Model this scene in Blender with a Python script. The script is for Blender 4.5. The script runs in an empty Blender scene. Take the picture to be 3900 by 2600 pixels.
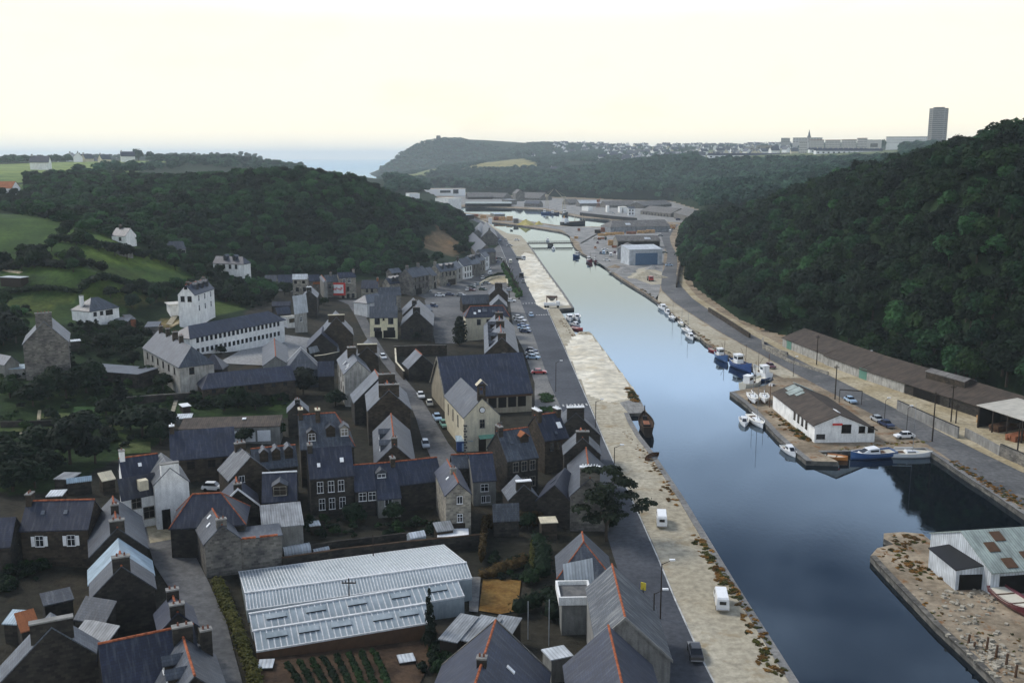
import bpy, bmesh, math, random
import numpy as np
from mathutils import Vector, Matrix, geometry
random.seed(7); rng = np.random.default_rng(11)
R = math.radians
scn = bpy.context.scene
col = scn.collection
# ------------------------------------------------------------------ camera
CAMH = 58.0; S_ = CAMH / 50
FPX = 2287.0
PITCH = math.atan((784 - 360) / FPX)
cam = bpy.data.cameras.new('camera'); camo = bpy.data.objects.new('camera', cam); col.objects.link(camo)
camo.location = (0, 0, CAMH); camo.rotation_euler = (math.pi / 2 - PITCH, 0, 0)
cam.sensor_width = 36; cam.lens = FPX / 2352 * 36; cam.clip_start = 1; cam.clip_end = 60000
scn.camera = camo
# ------------------------------------------------------------------ world: bright veiled sky, bluer overhead
SUN_EL, SUN_AZ = R(45), R(-62)      # azimuth measured from the view axis, negative = towards the left
w = bpy.data.worlds.new('World'); scn.world = w; w.use_nodes = True
nt = w.node_tree; nt.nodes.clear()
def N(nt, t, **kw):
    n = nt.nodes.new(t)
    for k, v in kw.items():
        if k.startswith('i_'): n.inputs[k[2:].replace('_', ' ')].default_value = v
        elif k.startswith('n_'): n.inputs[int(k[2:])].default_value = v
        else: setattr(n, k, v)
    return n
def LK(nt, a, b): nt.links.new(a, b)
sky = N(nt, 'ShaderNodeTexSky', sky_type='NISHITA', sun_disc=False, sun_elevation=SUN_EL, sun_rotation=SUN_AZ)
sky.air_density = 1.0; sky.dust_density = 2.0; sky.ozone_density = 2.0
bg = N(nt, 'ShaderNodeBackground'); bg.inputs[1].default_value = 0.14
out = N(nt, 'ShaderNodeOutputWorld')
tc = N(nt, 'ShaderNodeTexCoord'); sep = N(nt, 'ShaderNodeSeparateXYZ'); LK(nt, tc.outputs['Generated'], sep.inputs[0])
mapn = N(nt, 'ShaderNodeMapping'); mapn.inputs['Scale'].default_value = (1.6, 1.6, 4.5); LK(nt, tc.outputs['Generated'], mapn.inputs[0])
noi = N(nt, 'ShaderNodeTexNoise'); noi.inputs['Scale'].default_value = 2.2; noi.inputs['Detail'].default_value = 6; LK(nt, mapn.outputs[0], noi.inputs['Vector'])
mr = N(nt, 'ShaderNodeMapRange'); LK(nt, sep.outputs[2], mr.inputs[0])
mr.inputs[1].default_value = 0.20; mr.inputs[2].default_value = 0.42; mr.inputs[3].default_value = 1.02; mr.inputs[4].default_value = 0.10; mr.interpolation_type = 'SMOOTHSTEP'
nm = N(nt, 'ShaderNodeMath', operation='MULTIPLY_ADD'); LK(nt, noi.outputs['Fac'], nm.inputs[0]); nm.inputs[1].default_value = 1.5; nm.inputs[2].default_value = -0.75
ad = N(nt, 'ShaderNodeMath', operation='ADD', use_clamp=True); LK(nt, mr.outputs[0], ad.inputs[0]); LK(nt, nm.outputs[0], ad.inputs[1])
mix = N(nt, 'ShaderNodeMixRGB'); LK(nt, ad.outputs[0], mix.inputs[0]); dim = N(nt, 'ShaderNodeMixRGB', blend_type='MULTIPLY'); dim.inputs[0].default_value = 1; LK(nt, sky.outputs[0], dim.inputs[1]); dim.inputs[2].default_value = (.55, .55, .55, 1); LK(nt, dim.outputs[0], mix.inputs[1])
SKYC = 6.3
# pale cream veil low over the sea, turning to a bluish white higher up
mh = N(nt, 'ShaderNodeMapRange'); LK(nt, sep.outputs[2], mh.inputs[0]); mh.inputs[1].default_value = .12; mh.inputs[2].default_value = .235; mh.interpolation_type = 'SMOOTHSTEP'
cmix = N(nt, 'ShaderNodeMixRGB'); LK(nt, mh.outputs[0], cmix.inputs[0]); cmix.inputs[1].default_value = (1.12 * SKYC, 1.02 * SKYC, 0.80 * SKYC, 1); cmix.inputs[2].default_value = (1.72 * SKYC, 1.96 * SKYC, 2.35 * SKYC, 1)
LK(nt, cmix.outputs[0], mix.inputs[2])
LK(nt, mix.outputs[0], bg.inputs[0]); LK(nt, bg.outputs[0], out.inputs[0])
# ------------------------------------------------------------------ sun (veiled)
sl = bpy.data.lights.new('sun', 'SUN'); sl.energy = 1.5; sl.angle = R(16); sl.color = (1, 0.97, 0.91)
so = bpy.data.objects.new('sun', sl); col.objects.link(so)
sd = Vector((math.sin(SUN_AZ) * math.cos(SUN_EL), math.cos(SUN_AZ) * math.cos(SUN_EL), math.sin(SUN_EL)))
so.rotation_euler = sd.to_track_quat('Z', 'Y').to_euler()
scn.view_settings.view_transform = 'Standard'; scn.view_settings.look = 'None'
scn.view_settings.exposure = 0.42; scn.view_settings.gamma = 1.0; scn.view_settings.use_curve_mapping = False
scn.render.engine = 'CYCLES'
scn.cycles.use_denoising = True
scn.cycles.volume_bounces = 1
scn.cycles.max_bounces = 8; scn.cycles.transparent_max_bounces = 8
# ------------------------------------------------------------------ reading the photograph: pixel -> place
VW = {'D': (0, 0, 1), 'A': (0, 1145.9, .26924), 'B': (542.8, 1145.9, .26924), 'C': (1025.2, 1145.9, .28206), 'Q': (1688.6, 1085.5, .30769),
      'E': (0, 844.3, .23077), 'F': (482.5, 844.3, .23077), 'G': (964.9, 844.3, .25641), 'H': (1507.7, 663.4, .35898),
      'a': (0, 301.5, .28205), 'b': (0, 572.9, .23077), 'c': (482.5, 572.9, .23077), 'd': (964.9, 572.9, .21151),
      'e': (844.3, 289.5, .25641), 'f': (1206.2, 392, .23077), 'g': (1447.4, 229.2, .38462), 'h': (1145.9, 663.4, .23077),
      'i': (934.8, 410.1, .15385), 'j': (1266.5, 434.2, .15385), 'k': (1568, 289.5, .25641), 'l': (603.1, 542.8, .12821),
      'm': (874.5, 572.9, .12821), 'n': (633.2, 693.5, .12821), 'o': (1628.3, 784, .15385), 'q': (1929.9, 874.5, .17949)}
CP, SP = math.cos(PITCH), math.sin(PITCH)
def ray(v, x, y):
    ox, oy, s = VW[v]; X = ox + x * s; Y = oy + y * s
    dx = (X - 1176) / FPX; dy = (784 - Y) / FPX
    return np.array([dx, CP + SP * dy, -SP + CP * dy])
def PZ(v, x, y, z=0.0):
    r = ray(v, x, y); t = (z - CAMH) / r[2]
    return np.array([r[0] * t, r[1] * t, z])
def DM(d):
    th = math.atan(50 / d); return 50 * S_ / math.tan(max(th - R(.78), th * .6))
def PD(v, x, y, d):
    d = DM(d); r = ray(v, x, y); t = d / math.hypot(r[0], r[1]); return np.array([r[0] * t, r[1] * t, CAMH + r[2] * t])
# ------------------------------------------------------------------ terrain heights
ctl = []
def cz(x, y, z): ctl.append(PZ('D', x, y, z * S_))
def cd(x, y, d, dz=0.0):
    p = PD('D', x, y, d); p[2] += dz; ctl.append(p)
# town on the left bank, rising gently to the left
for a in [(1300, 930, 0), (1180, 960, .3), (1000, 1000, .8), (1150, 1300, 0), (1400, 1500, 0), (1000, 1500, .6), (700, 1500, 1.2), (350, 1500, 2.2), (60, 1500, 3), (0, 1300, 4),
          (400, 1250, 2.5), (700, 1250, 1.3), (800, 1000, 1.6), (550, 1000, 3), (250, 1000, 4.5), (0, 1000, 6), (900, 850, 1.6), (750, 800, 2.2), (560, 830, 4),
          (300, 860, 6.5), (60, 880, 8), (1050, 720, 1), (900, 720, 2), (760, 680, 3.5), (640, 690, 5.5), (500, 790, 4.8), (700, 760, 3.2), (440, 720, 10), (330, 735, 9.5), (210, 745, 11), (60, 760, 12), (520, 690, 9),
          (600, 655, 6), (700, 655, 5), (800, 655, 4), (900, 650, 3), (1000, 640, 2), (1080, 610, 1.2), (1130, 575, .8)]: cz(*a)
# fields and slope on the left
for a in [(0, 700, 14), (150, 690, 14.5), (330, 680, 13), (0, 620, 20), (200, 620, 21), (400, 620, 16), (100, 570, 25), (280, 570, 23), (430, 560, 20), (0, 500, 31), (150, 500, 29), (290, 540, 25), (400, 570, 19), (530, 610, 12)]: cz(*a)
# wooded hill left (ground under the crowns: about 9 m lower than what one sees)
for a in [(730, 376, 425, -9), (600, 383, 420, -11), (450, 395, 415, -12), (300, 407, 420, -13), (200, 425, 420, -12), (60, 440, 420, -11), (850, 402, 450, -9), (940, 445, 480, -7), (1010, 485, 500, -6),
          (700, 470, 385, -6), (550, 470, 370, -6), (850, 500, 410, -6), (400, 470, 365, -6), (960, 530, 440, -5), (700, 560, 360, -4), (850, 570, 375, -4), (560, 560, 340, -4), (1050, 540, 478, -3),
          (850, 380, 540, -22), (700, 384, 560, -16), (500, 396, 580, -10), (960, 420, 600, -22)]: cd(*a)
# plateau and headland behind, left
for a in [(0, 405, 600, 0), (150, 398, 640, 0), (250, 392, 660, 0), (0, 380, 850, -2), (250, 372, 900, -2), (450, 368, 950, -2), (560, 362, 1000, -6), (620, 380, 1050, -6), (0, 376, 1200, -4), (200, 368, 1250, -4), (60, 374, 1350, -4), (200, 364, 1350, -5), (350, 358, 1350, -6), (480, 355, 1350, -7), (560, 352, 1350, -7), (605, 362, 1350, -6), (640, 380, 1340, -5), (450, 358, 1500, -10)]: cd(*a)
for a in [(660, 392), (720, 390), (800, 398), (850, 402), (760, 382), (680, 376), (640, 372)]: cz(a[0], a[1], -12)
for a in [(-900, 2000, -14), (-400, 2100, -14), (-150, 2200, -14), (-1500, 1900, 10), (-300, 1500, -12), (-480, 1250, -8), (-1100, 1500, 25)]: a = np.array(a, float); a[:2] *= DM(math.hypot(*a[:2])) / math.hypot(*a[:2]); ctl.append(a)
# headland centre
for a in [(1005, 318, 1800, -4), (960, 329, 1800, -5), (920, 350, 1780, -6), (895, 375, 1740, -6), (1060, 332, 1750, -6), (1120, 346, 1700, -7), (1150, 350, 1650, -8), (1005, 322, 1950, -8), (1195, 346, 1600, -5), (1000, 385, 1450, -3), (1100, 372, 1400, -3)]: cd(*a)
for a in [(868, 400), (850, 396), (840, 380)]: cz(a[0], a[1], -12)
ctl.append(np.array([-290, 3100, -12.])); ctl.append(np.array([-520, 3900, -14.]))
for x_, d_ in [(868, 1600), (866, 1700), (862, 1800), (850, 1950), (830, 1700), (820, 1850), (790, 1600), (760, 1800), (668, 1350), (690, 1300), (700, 1450), (662, 1500)]:
    p_ = PD('D', x_, 400, d_); p_[2] = -14; ctl.append(p_)
cd(886, 382, 1770, -4)
# middle hill with pale fields, then the far valley side on the right
for a in [(910, 420, 1210, -4), (950, 402, 1260, 0), (1040, 390, 1300, 0), (1100, 378, 1330, 0), (1160, 370, 1360, 0), (1230, 368, 1370, -1), (1290, 362, 1400, -4), (1010, 425, 1120, -4), (1120, 412, 1120, -6), (1240, 400, 1140, -6),
          (1330, 385, 1200, -6), (1400, 375, 1200, -6), (1340, 425, 1020, -6), (1450, 420, 960, -6), (1560, 425, 900, -6), (1650, 430, 830, -6), (1700, 415, 850, -6), (1800, 390, 850, -6), (1900, 385, 830, -6),
          (1480, 368, 1080, -6), (1600, 366, 1020, -5), (1750, 364, 980, -4), (1900, 362, 950, -4), (2050, 365, 900, -5), (1300, 352, 1600, -2), (1450, 350, 1500, -2), (1600, 352, 1300, -3), (1800, 350, 1200, -3), (2000, 345, 1250, -3), (2200, 335, 1250, -3),
          (1300, 342, 2000, -5), (1500, 338, 2000, -5), (1700, 336, 1900, -3), (2000, 330, 1700, -3), (2250, 325, 1600, -3), (2400, 320, 1500, -3)]: cd(*a)
# wooded hill right: its crest distances follow from where its mirror image ends in the dock
for a in [(1686, 475, 455, -9), (1793, 429, 415, -10), (1870, 414, 385, -10), (1959, 395, 345, -12), (2024, 356, 312, -14), (2140, 329, 276, -17), (2200, 302, 262, -18), (2255, 298, 252, -21), (2352, 287, 238, -31), (2600, 290, 230, -36),
          (1640, 560, 420, -4), (1720, 560, 372, -6), (1800, 600, 320, -6), (1900, 600, 288, -7), (2050, 560, 271, -8), (2200, 520, 243, -12), (2352, 500, 219, -13), (1800, 500, 375, -8), (1950, 470, 326, -9), (2100, 430, 278, -12), (2300, 380, 240, -15),
          (1900, 700, 261, -4), (2050, 700, 247, -4), (2200, 700, 226, -5), (2352, 720, 207, -5), (2600, 700, 195, -5),
          (1900, 400, 480, -16), (2100, 350, 450, -14), (2352, 300, 420, -10), (1750, 440, 560, -20), (2352, 310, 700, -12), (2100, 345, 650, -14), (2600, 300, 500, -6)]: cd(*a)
C_ = np.array(ctl)
FLAT = [PZ('D', *p) for p in [(1900, 1700), (1500, 1700), (1400, 1420), (1290, 1230), (1290, 1080), (1215, 960), (1180, 880), (1150, 800), (1120, 720), (1130, 660), (1150, 620), (1130, 590), (1090, 540), (1060, 515), (1030, 490), (960, 460), (900, 447), (940, 438), (1050, 441), (1200, 452), (1330, 455), (1450, 462), (1540, 462), (1600, 480), (1585, 515), (1562, 540), (1560, 620), (1590, 665), (1650, 705), (1700, 742), (1760, 765), (1840, 790), (2000, 835), (2200, 890), (2352, 930), (2700, 1000), (2900, 1700)]]
FLAT = np.array(FLAT)[:, :2]
def seg_dist(pts, poly):
    d = np.full(len(pts), 1e9); n = len(poly)
    for i in range(n):
        a, b = poly[i], poly[(i + 1) % n]; ab = b - a
        t = np.clip(((pts - a) @ ab) / max(ab @ ab, 1e-9), 0, 1)
        q = pts - (a + t[:, None] * ab); d = np.minimum(d, np.sqrt((q * q).sum(1)))
    return d
def inside(pts, poly):
    x, y = pts[:, 0], pts[:, 1]; c = np.zeros(len(pts), bool); n = len(poly); j = n - 1
    for i in range(n):
        xi, yi = poly[i]; xj, yj = poly[j]
        cr = ((yi > y) != (yj > y)) & (x < (xj - xi) * (y - yi) / (yj - yi + 1e-12) + xi)
        c ^= cr; j = i
    return c
SOFT = 6.0
def kern(d): return np.sqrt(d * d + SOFT * SOFT)
NCTL = len(C_)
Dm = np.sqrt(((C_[:, None, :2] - C_[None, :, :2]) ** 2).sum(2))
Am = np.zeros((NCTL + 3, NCTL + 3)); Am[:NCTL, :NCTL] = kern(Dm) - np.eye(NCTL) * 0.8; Am[:NCTL, NCTL] = 1; Am[:NCTL, NCTL + 1:] = C_[:, :2] / 500; Am[NCTL:, :NCTL] = Am[:NCTL, NCTL:].T
RW = np.linalg.solve(Am, np.concatenate([C_[:, 2], np.zeros(3)]))
def hraw(p):
    o = np.empty(len(p))
    for s in range(0, len(p), 20000):
        q = p[s:s + 20000]
        d = np.sqrt(((q[:, None, :] - C_[None, :, :2]) ** 2).sum(2))
        o[s:s + 20000] = kern(d) @ RW[:NCTL] + RW[NCTL] + (q / 500) @ RW[NCTL + 1:]
    return o
def height(p):
    p = np.asarray(p, float).reshape(-1, 2)
    h = hraw(p); ins = inside(p, FLAT); d = seg_dist(p, FLAT); d[ins] = 0
    k = np.clip(d / 14, 0, 1); k = k * k * (3 - 2 * k)
    return h * k
def h1(x, y): return float(height([[x, y]])[0])
def GP(v, x, y, hr=0.0):
    """the point seen at this pixel, hr metres above the ground"""
    r = ray(v, x, y); u = r / math.hypot(r[0], r[1]); sl_ = u[2]
    ts = np.linspace(60, 1700, 640); pts = u[None, :2] * ts[:, None]
    f = CAMH + sl_ * ts - (height(pts) + hr)
    i = np.argmax(f < 0) if (f < 0).any() else len(ts) - 1
    i = max(i, 1); a, b = ts[i - 1], ts[i]
    fa, fb = f[i - 1], f[i]; t = a + (b - a) * fa / (fa - fb + 1e-9)
    return np.array([u[0] * t, u[1] * t, CAMH + sl_ * t])
# ------------------------------------------------------------------ tags, mesh building
def tag(o, label=None, cat=None, group=None, kind=None):
    if label: o['label'] = label
    if cat: o['category'] = cat
    if group: o['group'] = group
    if kind: o['kind'] = kind
    return o
def thing(name, label, cat, loc=(0, 0, 0), rz=0.0, group=None):
    o = bpy.data.objects.new(name, None); col.objects.link(o); o.empty_display_size = .5
    o.location = loc; o.rotation_euler = (0, 0, rz)
    return tag(o, label, cat, group)
class MB:
    """collects polygons; build() links them as one mesh object with metre-scaled UVs"""
    def __init__(s): s.v = []; s.f = []; s.m = []
    def poly(s, pts, m=0):
        i = len(s.v); s.v += [tuple(map(float, p)) for p in pts]; s.f.append(tuple(range(i, i + len(pts)))); s.m.append(m); return s
    def mesh(s, vs, fs, m=0):
        i = len(s.v); s.v += [tuple(map(float, p)) for p in vs]
        for f in fs: s.f.append(tuple(i + k for k in f)); s.m.append(m)
        return s
    def box(s, x0, x1, y0, y1, z0, z1, m=0, rz=0.0, c=(0, 0)):
        vs = [(x, y, z) for z in (z0, z1) for x, y in ((x0, y0), (x1, y0), (x1, y1), (x0, y1))]
        if rz: vs = [(c[0] + (x - c[0]) * math.cos(rz) - (y - c[1]) * math.sin(rz), c[1] + (x - c[0]) * math.sin(rz) + (y - c[1]) * math.cos(rz), z) for x, y, z in vs]
        return s.mesh(vs, [(3, 2, 1, 0), (4, 5, 6, 7), (0, 1, 5, 4), (1, 2, 6, 5), (2, 3, 7, 6), (3, 0, 4, 7)], m)
    def tube(s, a, b, r0, r1=None, n=6, m=0, cap=True):
        r1 = r0 if r1 is None else r1; a = Vector(a); b = Vector(b); d = (b - a).normalized()
        u = d.cross(Vector((0, 0, 1)) if abs(d.z) < .9 else Vector((1, 0, 0))).normalized(); w_ = d.cross(u)
        vs = []
        for p, r in ((a, r0), (b, r1)):
            for k in range(n): vs.append(p + (u * math.cos(k * 2 * math.pi / n) + w_ * math.sin(k * 2 * math.pi / n)) * r)
        fs = [(k, (k + 1) % n, n + (k + 1) % n, n + k) for k in range(n)]
        if cap: fs += [tuple(range(n - 1, -1, -1)), tuple(range(n, 2 * n))]
        return s.mesh(vs, fs, m)
    def slab(s, top, t, m=0):
        """closed slab from a planar polygon, thickness t downwards"""
        n = len(top); vs = list(top) + [(p[0], p[1], p[2] - t) for p in top]
        return s.mesh(vs, [tuple(range(n)), tuple(range(2 * n - 1, n - 1, -1))] + [(i, n + i, n + (i + 1) % n, (i + 1) % n) for i in range(n)], m)
    def build(s, name, mats, parent=None, smooth=False, loc=None):
        me = bpy.data.meshes.new(name); me.from_pydata(s.v, [], s.f)
        for m in (mats if isinstance(mats, (list, tuple)) else [mats]): me.materials.append(m)
        if any(s.m): me.polygons.foreach_set('material_index', s.m)
        bm = bmesh.new(); bm.from_mesh(me); bmesh.ops.recalc_face_normals(bm, faces=bm.faces); bm.normal_update(); hz_ = [f.normal.z for f in bm.faces]
        if hz_ and min(map(abs, hz_)) > .8 and sum(hz_) < 0: bmesh.ops.reverse_faces(bm, faces=bm.faces)
        bm.to_mesh(me); bm.free()
        nl = len(me.loops); co = np.empty(len(me.vertices) * 3); me.vertices.foreach_get('co', co); co = co.reshape(-1, 3)
        li = np.empty(nl, int); me.loops.foreach_get('vertex_index', li)
        npo = len(me.polygons); no = np.empty(npo * 3); me.polygons.foreach_get('normal', no); no = no.reshape(-1, 3)
        lt = np.empty(npo, int); me.polygons.foreach_get('loop_total', lt)
        nn = np.repeat(no, lt, 0); p = co[li]
        hz = np.hypot(nn[:, 0], nn[:, 1]); up = hz < 0.02
        ux = np.where(up, 1, -nn[:, 1] / np.maximum(hz, 1e-9)); uy = np.where(up, 0, nn[:, 0] / np.maximum(hz, 1e-9))
        u = p[:, 0] * ux + p[:, 1] * uy
        # v direction = n x u
        vx = -nn[:, 2] * uy; vy = nn[:, 2] * ux; vz = nn[:, 0] * uy - nn[:, 1] * ux
        vv = p[:, 0] * vx + p[:, 1] * vy + p[:, 2] * vz
        uv = me.uv_layers.new(name='UVMap'); uv.data.foreach_set('uv', np.stack([u, vv], 1).ravel())
        if smooth: me.polygons.foreach_set('use_smooth', [True] * npo)
        o = bpy.data.objects.new(name, me); col.objects.link(o); o.parent = parent
        if loc is not None: o.location = loc
        return o
def copy_tree(o, parent=None):
    c = o.copy(); col.objects.link(c); c.parent = parent
    for ch in o.children: copy_tree(ch, c)
    return c
# ------------------------------------------------------------------ materials
MATS = {}
def pm(name, rough=.8, spec=.3, metal=0.0):
    m = bpy.data.materials.new(name); m.use_nodes = True; t = m.node_tree; b = t.nodes['Principled BSDF']
    b.inputs['Roughness'].default_value = rough; b.inputs['Specular IOR Level'].default_value = spec; b.inputs['Metallic'].default_value = metal
    MATS[name] = m; return m, t, b
def ramp2(t, src, c0, c1, p0=.35, p1=.65):
    r = N(t, 'ShaderNodeValToRGB'); LK(t, src, r.inputs[0]); e = r.color_ramp.elements
    e[0].position = p0; e[1].position = p1; e[0].color = (*c0, 1); e[1].color = (*c1, 1); return r.outputs[0]
def noise(t, vec, scale, detail=4, rough=.55):
    n = N(t, 'ShaderNodeTexNoise'); n.inputs['Scale'].default_value = scale; n.inputs['Detail'].default_value = detail; n.inputs['Roughness'].default_value = rough
    if vec is not None: LK(t, vec, n.inputs['Vector'])
    return n.outputs['Fac']
def vmap(t, src, s): m = N(t, 'ShaderNodeMapping'); m.inputs['Scale'].default_value = s; LK(t, src, m.inputs[0]); return m.outputs[0]
def mulc(t, a, b, f=1.0, mode='MULTIPLY'):
    m = N(t, 'ShaderNodeMixRGB', blend_type=mode); m.inputs[0].default_value = f
    for k, s in ((1, a), (2, b)):
        if isinstance(s, tuple): m.inputs[k].default_value = (*s, 1)
        else: LK(t, s, m.inputs[k])
    return m.outputs[0]
def bump(t, b, h, strength, dist=.05):
    n = N(t, 'ShaderNodeBump'); n.inputs['Strength'].default_value = strength; n.inputs['Distance'].default_value = dist; LK(t, h, n.inputs['Height']); LK(t, n.outputs[0], b.inputs['Normal'])
def sc(c, k): return tuple(min(1, x * k) for x in c)
def uvn(t): return N(t, 'ShaderNodeTexCoord').outputs['UV']
def objn(t): return N(t, 'ShaderNodeTexCoord').outputs['Object']
def posn(t): return N(t, 'ShaderNodeNewGeometry').outputs['Position']
def slate(name, c, streak=.0, rough=.5):
    m, t, b = pm(name, rough, .45); uv = uvn(t); pos = posn(t)
    br = N(t, 'ShaderNodeTexBrick'); LK(t, uv, br.inputs['Vector']); br.inputs['Scale'].default_value = 1
    br.inputs['Color1'].default_value = (*sc(c, .8), 1); br.inputs['Color2'].default_value = (*sc(c, 1.25), 1); br.inputs['Mortar'].default_value = (*sc(c, .45), 1)
    br.inputs['Brick Width'].default_value = .42; br.inputs['Row Height'].default_value = .3; br.inputs['Mortar Size'].default_value = .018; br.inputs['Bias'].default_value = 0
    big = ramp2(t, noise(t, pos, .35, 5), (.7, .7, .72), (1.25, 1.25, 1.2))
    k = mulc(t, br.outputs['Color'], big)
    st = ramp2(t, noise(t, vmap(t, uv, (2.2, .28, 1)), 1.0, 5), (0, 0, 0), (1, 1, 1), .5, .72)
    mx = N(t, 'ShaderNodeMixRGB'); ml = N(t, 'ShaderNodeMath', operation='MULTIPLY'); LK(t, st, ml.inputs[0]); ml.inputs[1].default_value = .18 + streak
    LK(t, ml.outputs[0], mx.inputs[0]); LK(t, k, mx.inputs[1]); mx.inputs[2].default_value = (.27, .28, .27, 1)
    LK(t, mx.outputs[0], b.inputs['Base Color']); bump(t, b, br.outputs['Fac'], -.35, .03)
def stone(name, c, c2=None, size=(.62, .34), rough=.9):
    m, t, b = pm(name, rough, .2); uv = uvn(t); pos = posn(t); c2 = c2 or sc(c, 1.5)
    nz = N(t, 'ShaderNodeTexNoise'); nz.inputs['Scale'].default_value = 2.2; LK(t, uv, nz.inputs['Vector'])
    va = N(t, 'ShaderNodeVectorMath', operation='MULTIPLY_ADD'); LK(t, nz.outputs['Color'], va.inputs[0]); va.inputs[1].default_value = (.28, .2, 0); LK(t, uv, va.inputs[2])
    br = N(t, 'ShaderNodeTexBrick'); LK(t, va.outputs[0], br.inputs['Vector']); br.inputs['Scale'].default_value = 1
    br.inputs['Color1'].default_value = (*sc(c, .65), 1); br.inputs['Color2'].default_value = (*c2, 1); br.inputs['Mortar'].default_value = (*sc(c, 1.15), 1)
    br.inputs['Brick Width'].default_value = size[0]; br.inputs['Row Height'].default_value = size[1]; br.inputs['Mortar Size'].default_value = .03
    k = mulc(t, br.outputs['Color'], ramp2(t, noise(t, pos, .5, 6), (.62, .62, .64), (1.25, 1.22, 1.15)))
    LK(t, k, b.inputs['Base Color']); bump(t, b, br.outputs['Fac'], -.5, .05)
def plaster(name, c, dirt=.45, rough=.85, scale=1.0):
    m, t, b = pm(name, rough, .25); uv = uvn(t); pos = posn(t)
    a = ramp2(t, noise(t, pos, .6 * scale, 6), sc(c, 1 - dirt * .5), sc(c, 1.08))
    st = ramp2(t, noise(t, vmap(t, uv, (1.3, .18, 1)), 1.4, 5), (1 - dirt * .6,) * 3, (1, 1, 1), .36, .56)
    f = ramp2(t, noise(t, pos, 7, 3), (.86,) * 3, (1.06,) * 3)
    LK(t, mulc(t, mulc(t, a, st), f), b.inputs['Base Color']); bump(t, b, noise(t, pos, 9, 3), .15, .02)
def ground(name, c0, c1, c2=None, s=(.05, .6), rough=.95, spec=.15, bmp=.3, lo=.4, hi=.6):
    m, t, b = pm(name, rough, spec); pos = posn(t)
    a = ramp2(t, noise(t, pos, s[0], 6), c0, c1, lo, hi)
    f = ramp2(t, noise(t, pos, s[1], 6, .65), (.72,) * 3, (1.22,) * 3)
    k = mulc(t, a, f)
    if c2:
        mx = N(t, 'ShaderNodeMixRGB'); LK(t, ramp2(t, noise(t, pos, s[0] * 3.1, 6, .7), (0, 0, 0), (1, 1, 1), .55, .68), mx.inputs[0]); LK(t, k, mx.inputs[1]); mx.inputs[2].default_value = (*c2, 1); k = mx.outputs[0]
    LK(t, k, b.inputs['Base Color'])
    if bmp: bump(t, b, noise(t, pos, s[1] * 2, 6, .7), bmp, .12)
    return m
def flat(name, c, rough=.6, spec=.4, metal=0.0, var=.12, s=1.5):
    m, t, b = pm(name, rough, spec, metal)
    LK(t, ramp2(t, noise(t, posn(t), s, 5), sc(c, 1 - var), sc(c, 1 + var)), b.inputs['Base Color']); return m
def corrug(name, c, pitch=.5, dirt=.3, rough=.55, lines=.25):
    m, t, b = pm(name, rough, .4); uv = uvn(t); pos = posn(t)
    wv = N(t, 'ShaderNodeTexWave', wave_type='BANDS', bands_direction='X'); LK(t, uv, wv.inputs[0]); wv.inputs['Scale'].default_value = math.pi / 10 / pitch * 2; wv.inputs['Distortion'].default_value = .15
    a = ramp2(t, noise(t, pos, .5, 6), sc(c, 1 - dirt), sc(c, 1.08))
    st = ramp2(t, noise(t, vmap(t, uv, (1.6, .22, 1)), 1.2, 5), (1 - dirt,) * 3, (1, 1, 1), .38, .6)
    ln = ramp2(t, wv.outputs['Fac'], (1 - lines,) * 3, (1, 1, 1), .1, .5)
    LK(t, mulc(t, mulc(t, a, st), ln), b.inputs['Base Color']); bump(t, b, wv.outputs['Fac'], .5, .05)
def foliage(name, c0, c1, ns=.25, hi=1.75):
    m, t, b = pm(name, .75, .15); oi = N(t, 'ShaderNodeObjectInfo'); pos = posn(t)
    k = ramp2(t, noise(t, pos, ns, 5, .7), c0, c1, .32, .68)
    k = mulc(t, k, ramp2(t, oi.outputs['Random'], (.45, .5, .5), (hi, hi * .92, hi * .76), .0, 1.0))
    fz = ramp2(t, noise(t, pos, 2.3, 3), (.7,) * 3, (1.3,) * 3)
    k = mulc(t, k, fz); LK(t, k, b.inputs['Base Color'])
    tr = N(t, 'ShaderNodeBsdfTranslucent'); LK(t, k, tr.inputs[0]); mx = N(t, 'ShaderNodeMixShader'); mx.inputs[0].default_value = .22
    LK(t, b.outputs[0], mx.inputs[1]); LK(t, tr.outputs[0], mx.inputs[2]); LK(t, mx.outputs[0], t.nodes['Material Output'].inputs[0])
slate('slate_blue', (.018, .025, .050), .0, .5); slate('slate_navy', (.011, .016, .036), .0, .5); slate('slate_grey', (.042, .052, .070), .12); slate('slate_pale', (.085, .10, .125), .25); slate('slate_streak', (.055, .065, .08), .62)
stone('stone_dark', (.030, .028, .025), (.054, .048, .041)); stone('stone_brown', (.042, .034, .025), (.07, .056, .042)); stone('stone_grey', (.13, .125, .115), (.2, .19, .17)); stone('stone_pale', (.24, .225, .19), (.34, .32, .27)); stone('quay_stone', (.10, .095, .085), (.17, .16, .14), (1.2, .45))
plaster('plaster_white', (.85, .85, .81), .26); plaster('plaster_far', (.52, .50, .46), .2); plaster('plaster_cream', (.66, .60, .44), .28); plaster('plaster_hall', (.34, .30, .22), .35); plaster('plaster_yellow', (.80, .73, .48), .2); plaster('plaster_grey', (.24, .24, .22)); plaster('plaster_dirty', (.42, .41, .37), .6); plaster('paint_white', (.84, .85, .84), .12, .5)
plaster('concrete', (.27, .265, .245), .5)
flat('ridge_orange', (.30, .095, .045), .85, .1, var=.45, s=2.5); flat('chimney_pot', (.17, .075, .05), .8, .2); flat('wood_dark', (.03, .022, .016), .8, .2); flat('wood_brown', (.09, .05, .028), .8, .2); flat('black', (.008, .008, .009), .6, .3); flat('opening_shade', (.010, .009, .008), .9, .1)  # last one: shade inside open bays and doorways, put in as near-black colour
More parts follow.
